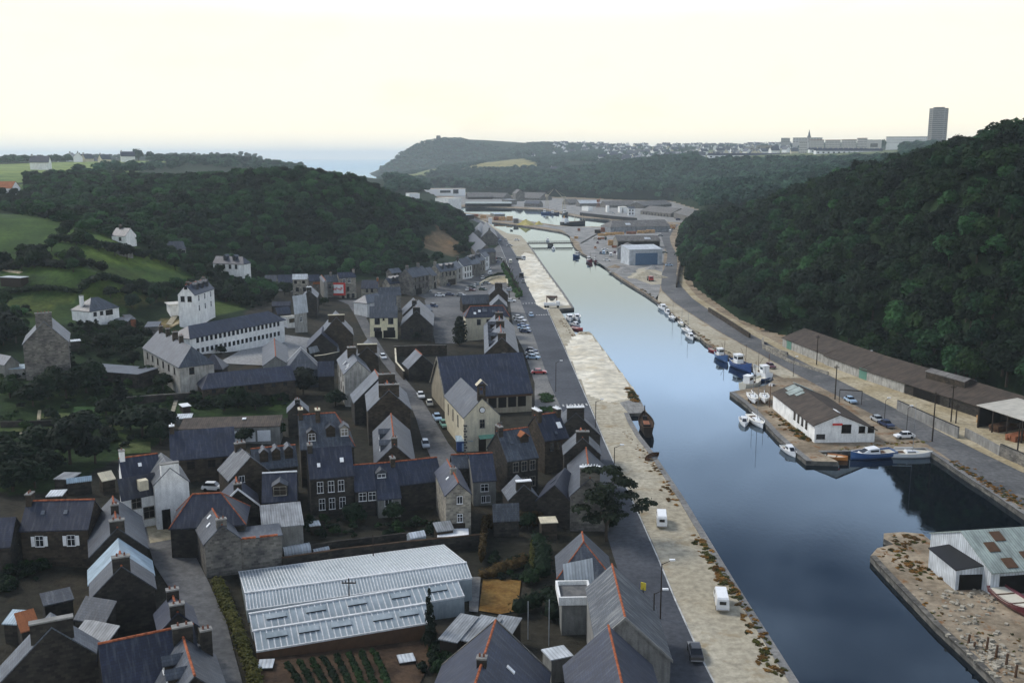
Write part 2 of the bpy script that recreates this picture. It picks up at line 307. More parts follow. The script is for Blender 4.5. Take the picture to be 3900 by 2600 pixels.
flat('door_green', (.10, .22, .17), .6, .3); flat('green_paint', (.16, .36, .25), .6, .3); flat('timber', (.50, .30, .13), .85, .2, var=.35, s=.8); flat('timber_red', (.26, .10, .05), .85, .2, var=.35, s=.8); flat('rust', (.12, .055, .03), .9, .1, var=.4)
plaster('orange_tile', (.33, .12, .05), .4)
corrug('sheet_white', (.62, .66, .68), .9, .22); corrug('sheet_blue', (.40, .52, .60), .6, .25); corrug('sheet_grey', (.33, .35, .36), .7, .35); corrug('asbestos_brown', (.085, .062, .044), .8, .4, .85); corrug('asbestos_grey', (.20, .19, .175), .8, .4, .8); corrug('sheet_pale_green', (.36, .42, .38), .8, .3)
corrug('sheet_cream', (.60, .57, .49), 1.0, .15)
m_, t_, b_ = pm('window_glass', .08, .6); b_.inputs['Base Color'].default_value = (.012, .014, .018, 1)
LK(t_, ramp2(t_, noise(t_, posn(t_), .8, 2), (.006, .007, .009), (.03, .035, .042)), b_.inputs['Base Color'])
m_, t_, b_ = pm('greenhouse_glass', .34, .5); LK(t_, mulc(t_, ramp2(t_, noise(t_, posn(t_), .35, 6), (.23, .28, .30), (.40, .45, .47), .3, .7), ramp2(t_, noise(t_, vmap(t_, uvn(t_), (1.4, .3, 1)), 2, 4), (.85, .86, .86), (1.05, 1.05, 1.05))), b_.inputs['Base Color'])
m_, t_, b_ = pm('greenhouse_frame', .6, .3); LK(t_, ramp2(t_, noise(t_, posn(t_), 2.5, 4), (.50, .51, .50), (.72, .73, .72)), b_.inputs['Base Color'])
ground('asphalt', (.045, .050, .060), (.074, .080, .092), None, (.06, 1.2), .85, .3, .15)
ground('asphalt_old', (.085, .087, .088), (.14, .14, .138), (.19, .185, .17), (.05, 1.0), .9, .2, .2)
ground('pavement', (.15, .15, .145), (.22, .215, .20), None, (.12, 1.5), .9, .2, .15)
ground('courtyard_ground', (.21, .215, .215), (.30, .30, .29), None, (.05, 1.3), .9, .2, .1)
ground('quay_gravel', (.36, .32, .235), (.45, .41, .315), (.30, .235, .14), (.05, .9), .95, .1, .5)
ground('pale_sand', (.62, .57, .45), (.78, .74, .62), (.60, .50, .32), (.06, .35), .95, .1, .7)
ground('dry_earth', (.20, .16, .11), (.34, .28, .20), (.20, .085, .025), (.1, .9), .95, .1, .5)
ground('verge', (.34, .28, .17), (.46, .40, .28), (.20, .16, .09), (.1, 1), .95, .1, .3)
ground('rust_weeds', (.18, .085, .02), (.12, .09, .03), None, (.4, 2.5), .95, .1, .6)
ground('gravel_grey', (.20, .20, .19), (.31, .30, .28), None, (.15, 1.5), .95, .1, .6)
ground('golden_grass', (.15, .08, .022), (.23, .14, .045), None, (.3, 2.5), .95, .1, .6)
ground('soil', (.045, .03, .02), (.085, .055, .035), None, (.4, 2.5), .95, .1, .6)
foliage('leaf_dark', (.002, .009, .005), (.009, .026, .009), .25, 1.45); foliage('leaf_mid', (.003, .014, .006), (.020, .052, .012), .25, 1.45); foliage('leaf_brown', (.03, .02, .008), (.065, .045, .016)); foliage('leaf_hill', (.003, .017, .012), (.030, .094, .030), .05); foliage('leaf_black', (.005, .009, .006), (.013, .022, .012)); foliage('leaf_rust', (.13, .06, .015), (.22, .13, .04)); foliage('leaf_yellow', (.10, .10, .02), (.20, .19, .05)); foliage('leaf_bright', (.025, .07, .02), (.06, .13, .035)); foliage('leaf_hedge', (.028, .035, .008), (.07, .07, .018)); foliage('leaf_haze_tint', (.010, .036, .034), (.04, .10, .065), .03)
flat('bark', (.05, .04, .03), .9, .1)
m_, t_, b_ = pm('water_surface', .6, .0); b_.inputs['Base Color'].default_value = (.002, .004, .007, 1)
gl = N(t_, 'ShaderNodeBsdfGlossy'); gl.inputs['Roughness'].default_value = .03; gl.inputs['Color'].default_value = (.72, .87, 1.0, 1)
fr = N(t_, 'ShaderNodeFresnel'); fr.inputs['IOR'].default_value = 1.54; mx = N(t_, 'ShaderNodeMixShader'); LK(t_, fr.outputs[0], mx.inputs[0]); LK(t_, b_.outputs[0], mx.inputs[1]); LK(t_, gl.outputs[0], mx.inputs[2]); LK(t_, mx.outputs[0], t_.nodes['Material Output'].inputs[0])
n1 = noise(t_, vmap(t_, posn(t_), (1, .55, 1)), 1.1, 4); n2 = noise(t_, vmap(t_, posn(t_), (1, .4, 1)), .016, 4)
mm = N(t_, 'ShaderNodeMath', operation='MULTIPLY'); LK(t_, n1, mm.inputs[0]); LK(t_, ramp2(t_, n2, (.12,) * 3, (1,) * 3, .42, .66), mm.inputs[1])
bn = N(t_, 'ShaderNodeBump'); bn.inputs['Strength'].default_value = .05; bn.inputs['Distance'].default_value = .25; LK(t_, mm.outputs[0], bn.inputs['Height']); LK(t_, bn.outputs[0], gl.inputs['Normal']); LK(t_, bn.outputs[0], fr.inputs['Normal'])
M = MATS
# ------------------------------------------------------------------ water edges
WZ = -0.9
LIP_L = [(2000, 1830), (1836, 1568), (1735, 1409), (1688, 1335), (1569, 1140), (1501, 1039), (1490, 1024), (1471, 1000), (1452, 967), (1444, 948), (1485, 947), (1468, 912.6), (1455, 892), (1420, 846), (1377, 790), (1360, 767), (1353, 761.5), (1330, 761.5), (1323, 769), (1284, 710), (1319, 707), (1294, 670), (1261, 626), (1240, 596), (1227, 577), (1212, 558), (1196, 541), (1166, 536), (1141, 524.7), (1122, 512)]
LIP_R = [(1125, 509.5), (1150, 512.4), (1196, 517.8), (1250, 526), (1290, 532.7), (1308, 540), (1311, 552.7), (1320, 568), (1336, 582), (1379, 602), (1399, 620), (1414, 632.7), (1446, 653), (1482, 674), (1510, 693), (1538, 716), (1573, 742), (1596, 762.6), (1619, 785.7), (1654, 806.5), (1689, 825), (1727, 841), (1767, 855), (1778, 872), (1760, 884), (1676, 900), (1714, 928), (1751, 965.5), (1782, 999), (1813, 1026), (1852, 1058), (1926, 1060), (1884, 1038.5), (1930, 1037), (2046, 1033), (2123, 1030), (2169, 1059), (2217, 1092), (2271, 1126), (2352, 1181), (2560, 1310)]
PEN = [(2560, 1330), (2400, 1238), (2144, 1246), (2119, 1225), (2073, 1221), (2030, 1224), (2030, 1236), (2053, 1249), (2015, 1258), (1999, 1276), (2027, 1307), (2089, 1372), (2150, 1436), (2227, 1507), (2289, 1568), (2420, 1700)]
B_TOP = [(1010, 476), (1100, 474.5), (1250, 482), (1308, 494), (1343, 500.4), (1397, 503.5), (1412, 510)]
B_BOT = [(1397, 521), (1359, 520.3), (1313, 520.3), (1273, 516.3), (1190, 504), (1135, 493.5), (1042, 487), (1000, 484)]
W2 = lambda l, z=0: [PZ('D', x, y, z) for x, y in l]
river = np.array([p[:2] for p in W2(LIP_L + LIP_R + PEN)]); basin = np.array([p[:2] for p in W2(B_TOP + B_BOT)])
# road edges on the left bank (far end last)
RD_R = [(1700, 1680), (1640, 1568), (1560, 1395), (1500, 1250), (1440, 1120), (1400, 1040), (1360, 942), (1330, 873), (1290, 783), (1255, 705), (1215, 642), (1190, 594), (1165, 553), (1142, 531), (1110, 509), (1080, 497)]
RD_L = [(1560, 1680), (1502, 1568), (1456, 1420), (1413, 1290), (1370, 1150), (1345, 1060), (1300, 960), (1262, 880), (1233, 790), (1205, 715), (1181, 655), (1163, 600), (1147, 562), (1124, 534), (1098, 511), (1066, 498)]
# right bank road
RR_R = [(2560, 1190), (2352, 1086), (2265, 1045), (2180, 1002), (2090, 955), (1990, 905), (1890, 855), (1790, 803), (1700, 754), (1640, 720), (1590, 685), (1562, 655), (1553, 630), (1556, 605), (1553, 582), (1541, 560), (1538, 545), (1545, 530), (1560, 515)]
RR_L = [(2560, 1290), (2352, 1165), (2265, 1110), (2180, 1055), (2120, 1012), (2030, 965), (1940, 918), (1840, 865), (1750, 815), (1660, 766), (1590, 722), (1550, 695), (1519, 665), (1517, 638), (1530, 605), (1533, 585), (1525, 562), (1519, 545), (1518, 530), (1520, 515)]
lq_poly = W2(LIP_L) + W2([(1092, 497)]) + W2([(x + 1, y) for x, y in RD_R[::-1]])
rb_poly = W2(LIP_R) + W2([(2760, 1240), (2700, 1000), (2352, 915), (2200, 875), (2000, 822), (1840, 780), (1760, 757), (1700, 734), (1650, 698), (1598, 660), (1575, 620), (1577, 540), (1600, 512), (1612, 482), (1545, 460), (1450, 459), (1330, 453), (1200, 450), (1050, 439), (930, 437), (955, 462)]) + W2(B_TOP + B_BOT) + W2([(1020, 492), (1080, 500)])
pn_poly = W2(PEN[1:]) + W2([(2560, 1700), (2560, 1240)])
def tri_fill(pts):
    return geometry.tessellate_polygon([[Vector(p) for p in pts]])
def slab_obj(name, pts, mtop, mwall, t=5.0, z=0.0, wall_name='quay_wall'):
    pts = [np.array([p[0], p[1], z]) for p in pts]
    mb = MB(); mb.mesh(pts, tri_fill(pts)); o = mb.build(name, mtop); tag(o, kind='structure')
    wl = MB(); n = len(pts)
    for i in range(n):
        a, b = pts[i], pts[(i + 1) % n]; wl.poly([a, b, b - [0, 0, t], a - [0, 0, t]])
    wl.build(wall_name, mwall, o); return o
left_quay = slab_obj('quay', lq_poly, M['quay_gravel'], M['quay_stone']); right_bank = slab_obj('quay', rb_poly, M['dry_earth'], M['quay_stone']); peninsula = slab_obj('quay', pn_poly, M['dry_earth'], M['quay_stone'])
# stone coping along the lips
def strip_line(name, pts, wd, mat, z, h=.18, parent=None, kind='structure', side=0):
    """a narrow solid band along a polyline (world points)"""
    mb = MB(); pts = [np.array([p[0], p[1]]) for p in pts]
    L, Rr = [], []
    for i, p in enumerate(pts):
        d = pts[min(i + 1, len(pts) - 1)] - pts[max(i - 1, 0)]; d /= np.linalg.norm(d) + 1e-9; nn = np.array([-d[1], d[0]])
        L.append(p + nn * wd * (.5 + side)); Rr.append(p - nn * wd * (.5 - side))
    for i in range(len(pts) - 1):
        a, b, c, d = Rr[i], Rr[i + 1], L[i + 1], L[i]
        zz = (z(*a), z(*b), z(*c), z(*d)) if callable(z) else (z,) * 4
        mb.slab([(a[0], a[1], zz[0] + h), (b[0], b[1], zz[1] + h), (c[0], c[1], zz[2] + h), (d[0], d[1], zz[3] + h)], h + .25)
    o = mb.build(name, mat, parent)
    if kind and parent is None: o['kind'] = kind
    return o
strip_line('quay_coping', W2(LIP_L[1:10]), 1.1, M['pavement'], 0, .06, left_quay, side=.5)
strip_line('quay_coping', W2(LIP_L[19:26]), 1.0, M['pavement'], 0, .06, left_quay, side=.5)
strip_line('quay_coping', W2(LIP_R[25:31]), 1.2, M['pavement'], 0, .08, right_bank, side=.5)
strip_line('quay_coping', W2(LIP_R[32:40]), 1.0, M['pavement'], 0, .08, right_bank, side=.5)
strip_line('quay_coping', W2(PEN[9:15]), .8, M['quay_stone'], 0, .08, peninsula, side=.5)
# ------------------------------------------------------------------ terrain sheet
na, nr = 340, 480
ang = np.linspace(R(-43), R(43), na); rad = np.geomspace(36, 5600, nr)
AA, RR = np.meshgrid(ang, rad); TX = (np.sin(AA) * RR).ravel(); TY = (np.cos(AA) * RR).ravel()
TP = np.stack([TX, TY], 1); TZ = height(TP)
def grow_in(P_, poly, g):
    i = inside(P_, poly); d = seg_dist(P_, poly); return i | (d < g)
und = np.zeros(len(TP), bool)
for p in (lq_poly, rb_poly, pn_poly): und |= inside(TP, np.array([q[:2] for q in p]))
TZ[und] = np.minimum(TZ[und], -.45)
near = np.maximum(1.2, RR.ravel() * .006)
dig = grow_in(TP, river, near) | grow_in(TP, basin, near)
TZ[dig] = -6
# pixel position of each terrain vertex (used to look up which plot of land it belongs to)
vx_, vy_, vz_ = TX, TY, TZ - CAMH
dep = vy_ * CP - vz_ * SP; upc = vy_ * SP + vz_ * CP
PXX = 1176 + FPX * vx_ / dep; PYY = 784 - FPX * upc / dep; DD = RR.ravel()
PXY = np.stack([PXX, PYY], 1)
COL = np.tile(np.array([.011, .025, .010]), (len(TP), 1))
def paint(poly, c, d0=10, d1=2600, jit=.25):
    m = inside(PXY, np.array(poly, float)) & (DD > DM(d0)) & (DD < DM(d1))
    COL[m] = np.array(c)
TOWN = (.032, .031, .026)
paint([(-400, 905), (100, 870), (330, 850), (480, 800), (560, 720), (640, 660), (900, 640), (1060, 600), (1130, 545), (1200, 560), (1290, 900), (1600, 1700), (-600, 1800)], TOWN, 60, 480)
paint([(0, 860), (300, 850), (345, 870), (420, 890), (680, 870), (670, 960), (400, 960), (380, 1010), (260, 1060), (120, 1130), (-200, 1140), (-200, 870)], (.022, .045, .014), 60, 320)   # garden plots
paint([(-100, 470), (120, 500), (230, 545), (330, 590), (450, 632), (490, 650), (400, 672), (350, 700), (250, 720), (0, 760), (-200, 760)], (.036, .072, .017), 150, 420)
paint([(-100, 620), (150, 640), (250, 700), (170, 740), (-100, 780)], (.024, .050, .016), 150, 420)
for pl, c in (([(60, 600), (200, 565), (330, 575), (430, 625), (330, 615), (200, 600)], (.055, .10, .022)), ([(100, 540), (200, 525), (290, 550), (330, 580), (230, 570), (110, 560)], (.05, .10, .03)), ([(60, 650), (170, 640), (190, 670), (60, 690)], (.028, .06, .018)), ([(190, 660), (250, 650), (330, 660), (300, 680), (190, 690)], (.05, .085, .02)), ([(0, 690), (170, 680), (180, 700), (0, 715)], (.06, .09, .03)), ([(40, 715), (180, 705), (175, 725), (40, 740)], (.024, .05, .016)), ([(250, 690), (330, 678), (390, 690), (300, 705)], (.07, .08, .03)),
              ([(360, 735), (420, 728), (430, 745), (370, 750)], (.2, .17, .1)), ([(430, 700), (540, 690), (560, 712), (450, 735)], (.05, .085, .025)), ([(0, 560), (90, 545), (120, 570), (0, 590)], (.03, .065, .02)), ([(200, 605), (330, 625), (320, 640), (200, 625)], (.03, .055, .018))): paint(pl, (c[0] * 1.05, c[1] * .98, c[2] * .8), 120, 420)
paint([(-200, 425), (40, 420), (250, 405), (330, 392), (300, 374), (0, 385), (-200, 390)], (.13, .19, .07), 500, 1100)
paint([(-200, 405), (120, 396), (280, 382), (420, 370), (300, 366), (0, 378), (-200, 380)], (.17, .23, .08), 560, 1300)
paint([(-200, 440), (40, 425), (200, 405), (330, 395), (280, 400), (120, 420), (40, 440)], (.07, .12, .045), 430, 620)
paint([(1060, 388), (1120, 370), (1200, 362), (1240, 382), (1160, 386)], (.24, .22, .10), 1000, 1500)
paint([(880, 418), (915, 405), (950, 400), (1000, 385), (1010, 392), (950, 412), (900, 428)], (.17, .20, .08), 1000, 1500)
paint([(1280, 378), (1400, 350), (1500, 345), (2100, 345), (2100, 358), (1560, 362), (1330, 366)], (.12, .15, .08), 1000, 3000)
paint([(960, 560), (1010, 520), (1075, 575), (1000, 605), (975, 590)], (.14, .10, .06), 420, 520)
me = bpy.data.meshes.new('ground')
quads = [(r * na + a, r * na + a + 1, (r + 1) * na + a + 1, (r + 1) * na + a) for r in range(nr - 1) for a in range(na - 1)]
me.from_pydata(np.stack([TX, TY, TZ], 1).tolist(), [], quads)
ca = me.color_attributes.new('plot', 'FLOAT_COLOR', 'POINT'); ca.data.foreach_set('color', np.concatenate([COL, np.ones((len(COL), 1))], 1).ravel())
me.polygons.foreach_set('use_smooth', [True] * len(me.polygons))
m, t, b = pm('ground_cover', .95, .1); pos = posn(t); at = N(t, 'ShaderNodeAttribute', attribute_name='plot')
k = mulc(t, at.outputs['Color'], ramp2(t, noise(t, pos, .06, 7, .65), (.55, .62, .55), (1.5, 1.35, 1.2), .33, .67))
k = mulc(t, k, ramp2(t, noise(t, pos, .7, 6, .7), (.55,) * 3, (1.4,) * 3, .3, .7))
mx = N(t, 'ShaderNodeMixRGB'); LK(t, ramp2(t, noise(t, vmap(t, pos, (1, .35, 1)), .12, 6, .7), (0, 0, 0), (.7, .7, .7), .56, .7), mx.inputs[0]); LK(t, k, mx.inputs[1])
LK(t, mulc(t, at.outputs['Color'], (1.9, 1.45, .9)), mx.inputs[2])
LK(t, mx.outputs[0], b.inputs['Base Color']); bump(t, b, noise(t, pos, 1.2, 6, .7), .6, .4)
me.materials.append(m); g = bpy.data.objects.new('ground', me); col.objects.link(g); tag(g, kind='structure')
# ------------------------------------------------------------------ water
mb = MB(); mb.poly([(-16000, -300, WZ), (16000, -300, WZ), (16000, 22000, WZ), (-16000, 22000, WZ)]); wobj = mb.build('water', M['water_surface']); tag(wobj, kind='structure')
# ------------------------------------------------------------------ roads
def resamp(l, n):
    l = np.array(l, float); s = np.concatenate([[0], np.cumsum(np.sqrt(((l[1:] - l[:-1]) ** 2).sum(1)))]); q = np.linspace(0, s[-1], n)
    return np.stack([np.interp(q, s, l[:, k]) for k in range(l.shape[1])], 1)
def road_lr(name, L, Rr, mat, z=.04, n=60, drape=False):
    if drape: A_ = np.array([GP('D', *p) for p in L]); B_ = np.array([GP('D', *p) for p in Rr])
    else: A_ = np.array(W2(L)); B_ = np.array(W2(Rr))
    A_ = resamp(A_, n); B_ = resamp(B_, n); mb = MB(); K = 5
    vs = []
    for i in range(n):
        for k in range(K):
            p = A_[i] * (1 - k / (K - 1)) + B_[i] * k / (K - 1); zz = (h1(p[0], p[1]) + .16 if drape else 0) + z; vs.append((p[0], p[1], zz))
    mb.mesh(vs, [(i * K + k, i * K + k + 1, (i + 1) * K + k + 1, (i + 1) * K + k) for i in range(n - 1) for k in range(K - 1)])
    o = mb.build(name, mat); tag(o, kind='structure'); return o, A_, B_
mainroad, MA, MBr = road_lr('road', RD_L, RD_R, M['asphalt'])
rroad, RA, RB = road_lr('road', RR_L, RR_R, M['asphalt_old'], n=80)
def along(A_, i):
    i0 = int(min(max(i, 0), len(A_) - 1.001)); f = i - i0; return A_[i0] * (1 - f) + A_[i0 + 1] * f
# painted edge line, crossings
def edge_line(A_, B_, f, wd, i0, i1, name, mat, parent, z=.065):
    mb = MB()
    for i in range(i0, i1):
        p = A_[i] * (1 - f) + B_[i] * f; q = A_[i + 1] * (1 - f) + B_[i + 1] * f; d = (q - p)[:2]; d /= np.linalg.norm(d); nn = np.array([-d[1], d[0]]) * wd / 2
        mb.poly([(p[0] - nn[0], p[1] - nn[1], z), (q[0] - nn[0], q[1] - nn[1], z), (q[0] + nn[0], q[1] + nn[1], z), (p[0] + nn[0], p[1] + nn[1], z)])
    return mb.build(name, mat, parent)
plaster('road_paint', (.60, .60, .57), .6)
edge_line(MA, MBr, .985, .22, 0, 58, 'edge_line', M['road_paint'], mainroad)
edge_line(MA, MBr, .03, .2, 22, 50, 'edge_line', M['road_paint'], mainroad)
def crossing(y, n, ln=1.9, wd=.42, f0=.04, f1=.96, rd=None, A_=None, B_=None):
    A_ = MA if A_ is None else A_; B_ = MBr if B_ is None else B_
    # row on the road whose right edge shows at image height y
    tgt = PZ('D', 1300, y)[1]; i = int(np.argmin(abs(B_[:, 1] - tgt)))
    d = (A_[i + 1] - A_[i])[:2]; d /= np.linalg.norm(d); nn = np.array([-d[1], d[0]]); a = A_[i]; b = B_[i]
    for k in range(n):
        f = f0 + (f1 - f0) * (k + .5) / n; c = a * (1 - f) + b * f; mb = MB()
        mb.slab([(*(c[:2] + d * sx * ln / 2 + nn * sy * wd / 2), .072) for sx, sy in ((-1, -1), (1, -1), (1, 1), (-1, 1))], .02)
        mb.build('crossing_stripe', M['road_paint'], rd or mainroad)
crossing(932, 7); crossing(729, 6, 1.6, .5, .4, 1.0); crossing(699, 7, 1.6, .45, .0, .95)
# paved strip between the left road and the houses, and the square with parked cars
def sheet(name, pix, mat, z=.03, drape=False, v='D', kind='structure', res=None):
    if drape:
        P_ = [GP(v, *p) for p in pix]; tris = [[P_[i][:2] for i in t] for t in tri_fill([(q[0], q[1], 0) for q in P_])]; st = res or 4.0; done = []
        while tris:
            t_ = tris.pop(); e = [np.linalg.norm(t_[k] - t_[(k + 1) % 3]) for k in range(3)]; k = int(np.argmax(e))
            if e[k] < st: done.append(t_); continue
            m_ = (t_[k] + t_[(k + 1) % 3]) / 2; tris += [[t_[k], m_, t_[(k + 2) % 3]], [m_, t_[(k + 1) % 3], t_[(k + 2) % 3]]]
        q = np.array(done).reshape(-1, 2); Z = height(q) + z + .14; mb = MB(); mb.mesh(np.concatenate([q, Z[:, None]], 1), [(3 * i, 3 * i + 1, 3 * i + 2) for i in range(len(done))])
    else:
        P_ = [np.array([*PZ(v, *p)[:2], z]) for p in pix]; mb = MB(); mb.mesh(P_, tri_fill(P_))
    o = mb.build(name, mat); o['kind'] = kind; return o
sheet('pavement', [(1228, 940), (1300, 960), (1262, 880), (1233, 790), (1205, 715), (1181, 655), (1170, 640), (1172, 700), (1180, 760), (1206, 810), (1228, 880)], M['pavement'], .02)
sheet('forecourt', [(975, 690), (1010, 660), (1062, 632), (1100, 622), (1150, 600), (1165, 640), (1170, 690), (1050, 790), (1000, 790), (985, 720)], M['asphalt_old'], .02, True)
sheet('street', [(1010, 655), (1050, 640), (1110, 605), (1130, 575), (1147, 562), (1163, 600), (1170, 625), (1120, 632), (1075, 655), (1040, 672), (985, 690), (960, 680)], M['asphalt_old'], .05, True)
sheet('street', [(900, 830), (930, 870), (960, 905), (995, 960), (1030, 1020), (1080, 1080), (1000, 1075), (970, 1010), (955, 960), (930, 905), (880, 835), (838, 770), (800, 700), (775, 690), (820, 690), (860, 770)], M['asphalt_old'], .03, True)
sheet('lane', [(330, 1200), (405, 1185), (430, 1240), (455, 1290), (480, 1340), (520, 1430), (565, 1600), (505, 1600), (455, 1440), (400, 1370), (355, 1300), (340, 1250)], M['asphalt_old'], .05, True, res=.8)
sheet('yard', [(332, 1195), (418, 1190), (428, 1235), (345, 1250)], M['verge'], .09, True, res=.6)
sheet('courtyard', [(500, 835), (560, 800), (655, 770), (740, 780), (745, 830), (668, 842)], M['courtyard_ground'], .05, True)
# right bank: verges, yard, gravel
sheet('verge', [(2352, 1086), (2180, 1002), (2000, 910), (1790, 803), (1640, 720), (1590, 685), (1562, 652), (1560, 610), (1572, 610), (1575, 650), (1602, 682), (1650, 714), (1800, 795), (1990, 880), (2190, 975), (2352, 1065)], M['verge'], .03)
sheet('yard', [(1780, 790), (1850, 800), (1990, 850), (2120, 895), (2300, 940), (2560, 1010), (2560, 1150), (2352, 1062), (2190, 975), (2090, 928), (1990, 880), (1850, 818)], M['verge'], .02)
sheet('verge', [(2123, 1030), (2180, 1057), (2265, 1112), (2352, 1167), (2352, 1179), (2271, 1124), (2217, 1090), (2169, 1057)], M['dry_earth'], .02)
sheet('verge', [(1519, 668), (1550, 697), (1590, 724), (1660, 768), (1750, 817), (1840, 867), (1800, 868), (1767, 853), (1654, 805), (1596, 761), (1538, 714), (1505, 686)], M['quay_gravel'], .02)
sheet('dock', [(1330, 560), (1400, 520), (1500, 515), (1530, 545), (1520, 640), (1510, 690), (1450, 650), (1405, 622), (1340, 582)], M['gravel_grey'], .02)
sheet('dock', [(1110, 505), (1190, 512), (1290, 528), (1312, 545), (1335, 560), (1400, 523), (1270, 519), (1180, 505)], M['gravel_grey'], .02)
sheet('dock', [(1020, 470), (1100, 470), (1250, 478), (1345, 497), (1410, 503), (1580, 512), (1600, 482), (1545, 464), (1330, 458), (1050, 446)], M['gravel_grey'], .02)
# sand stored along the quay: uneven heaps
def heap(name, pix, hgt, mat, seed, st=.9, edge=5.0, kind='stuff', v='D', nz=.5):
    P_ = np.array([PZ(v, *p) for p in pix])[:, :2]; lo, hi = P_.min(0), P_.max(0)
    xs = np.arange(lo[0], hi[0] + st, st); ys = np.arange(lo[1], hi[1] + st, st); X, Y = np.meshgrid(xs, ys); q = np.stack([X.ravel(), Y.ravel()], 1)
    i = inside(q, P_); d = seg_dist(q, P_); f = np.where(i, np.clip(d / edge, 0, 1), 0); f = f * f * (3 - 2 * f)
    r_ = np.random.default_rng(seed); zz = np.zeros(len(q))
    for k in range(10):
        a = r_.uniform(0, 6.28); L_ = r_.uniform(6, 16); zz += .5 * np.sin((q[:, 0] * math.cos(a) + q[:, 1] * math.sin(a)) / L_ * 6.28 + r_.uniform(0, 6.28)) * (L_ / 14) * .3
    Z = np.where(i | (d < st), .03 + hgt * f * np.clip(.62 + nz * zz, .05, 2) + r_.normal(0, .012, len(q)) * f, -.3)
    nx = len(xs); ins = i | (d < st * .9)
    idx = [(j * nx + k, j * nx + k + 1, (j + 1) * nx + k + 1, (j + 1) * nx + k) for j in range(len(ys) - 1) for k in range(nx - 1) if ins[j * nx + k] and ins[j * nx + k + 1] and ins[(j + 1) * nx + k] and ins[(j + 1) * nx + k + 1]]
    mb = MB(); mb.mesh(np.concatenate([q, Z[:, None]], 1), idx); o = mb.build(name, mat, smooth=True); o['kind'] = kind; return o
heap('sand', [(1350, 905), (1330, 860), (1300, 800), (1320, 768), (1356, 770), (1378, 798), (1420, 852), (1452, 895), (1440, 915), (1400, 925)], 1.0, M['pale_sand'], 3, edge=9)
heap('sand', [(1230, 700), (1205, 650), (1188, 600), (1205, 580), (1225, 585), (1258, 632), (1290, 675), (1308, 700), (1280, 704), (1250, 712)], 1.0, M['pale_sand'], 5, edge=8)
# ------------------------------------------------------------------ vegetation
def crown_mesh(name, mat, n, lumps, size, seed, flatn=.5, core=.72):
    """leaf clumps spread over and through several rounded lumps; a dark core keeps it from being see-through"""
    r_ = np.random.default_rng(seed); V = []; Fc = []
    wts = np.array([l[3] * l[4] for l in lumps]); wts = wts / wts.sum()
    for li, (cx, cy, cz_, rx, rz_) in enumerate(lumps):
        k = int(n * wts[li]); d = r_.normal(size=(k, 3)); d /= np.linalg.norm(d, axis=1)[:, None]; d[:, 2] = np.where(d[:, 2] < -.35, -d[:, 2], d[:, 2])
        rr = r_.uniform(.72, 1.06, k) ; c = np.stack([cx + d[:, 0] * rx * rr, cy + d[:, 1] * rx * rr, cz_ + d[:, 2] * rz_ * rr], 1)
        nn = d * (1 - flatn) + r_.normal(size=(k, 3)) * .55 * flatn + np.array([0, 0, .35]); nn /= np.linalg.norm(nn, axis=1)[:, None]
        t1 = np.cross(nn, r_.normal(size=(k, 3))); t1 /= np.linalg.norm(t1, axis=1)[:, None]; t2 = np.cross(nn, t1)
        s = size * r_.uniform(.6, 1.35, k)[:, None]
        for j in range(k):
            i0 = len(V); a, b, nj = t1[j] * s[j], t2[j] * s[j], nn[j] * s[j] * .25
            V += [c[j] - a, c[j] - b * .8 - nj, c[j] + a * .9, c[j] + b * .85 - nj]; Fc.append((i0, i0 + 1, i0 + 2, i0 + 3))
    me = bpy.data.meshes.new(name)
    bm = bmesh.new()
    for (cx, cy, cz_, rx, rz_) in lumps:
        bmesh.ops.create_icosphere(bm, subdivisions=1, radius=1, matrix=Matrix.Translation((cx, cy, cz_)) @ Matrix.Diagonal((rx * core, rx * core, rz_ * core, 1)))
    cv = [tuple(v.co) for v in bm.verts]; cf = [tuple(v.index for v in f.verts) for f in bm.faces]; bm.free(); o_ = len(V)
    me.from_pydata([tuple(v) for v in V] + cv, [], Fc + [tuple(o_ + i for i in f) for f in cf]); me.materials.append(mat); return me
def lumps_for(r_, R0=3.6, H=6.5, n=6, conic=False):
    L_ = [(0, 0, H * .62, R0 * .74, H * .40)]
    for k in range(n):
        a = k / n * 6.28 + r_.uniform(-.4, .4); q = R0 * r_.uniform(.4, .62); L_.append((math.cos(a) * q, math.sin(a) * q, H * r_.uniform(.38, .82), R0 * r_.uniform(.36, .52), H * r_.uniform(.17, .26)))
    return L_
r0 = np.random.default_rng(5)
CROWN = {}
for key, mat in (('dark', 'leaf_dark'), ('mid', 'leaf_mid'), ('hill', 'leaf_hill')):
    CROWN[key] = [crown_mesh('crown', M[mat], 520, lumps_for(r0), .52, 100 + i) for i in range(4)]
CROWN['far'] = [crown_mesh('crown', M['leaf_haze_tint'], 130, lumps_for(r0, n=5), .95, 200 + i) for i in range(3)]  # far crowns bluer: distance haze put into the leaf colour
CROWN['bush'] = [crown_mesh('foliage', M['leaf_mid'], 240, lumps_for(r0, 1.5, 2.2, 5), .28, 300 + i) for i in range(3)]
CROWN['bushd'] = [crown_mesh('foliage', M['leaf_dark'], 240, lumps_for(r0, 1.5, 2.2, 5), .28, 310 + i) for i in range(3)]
CROWN['pine'] = [crown_mesh('crown', M['leaf_black'], 620, [(r0.uniform(-.5, .5), r0.uniform(-.5, .5), 1.5 + k * 1.05, 3.3 * (1 - k / 8.2) + .3, .75) for k in range(8)], .42, 400 + i) for i in range(2)]
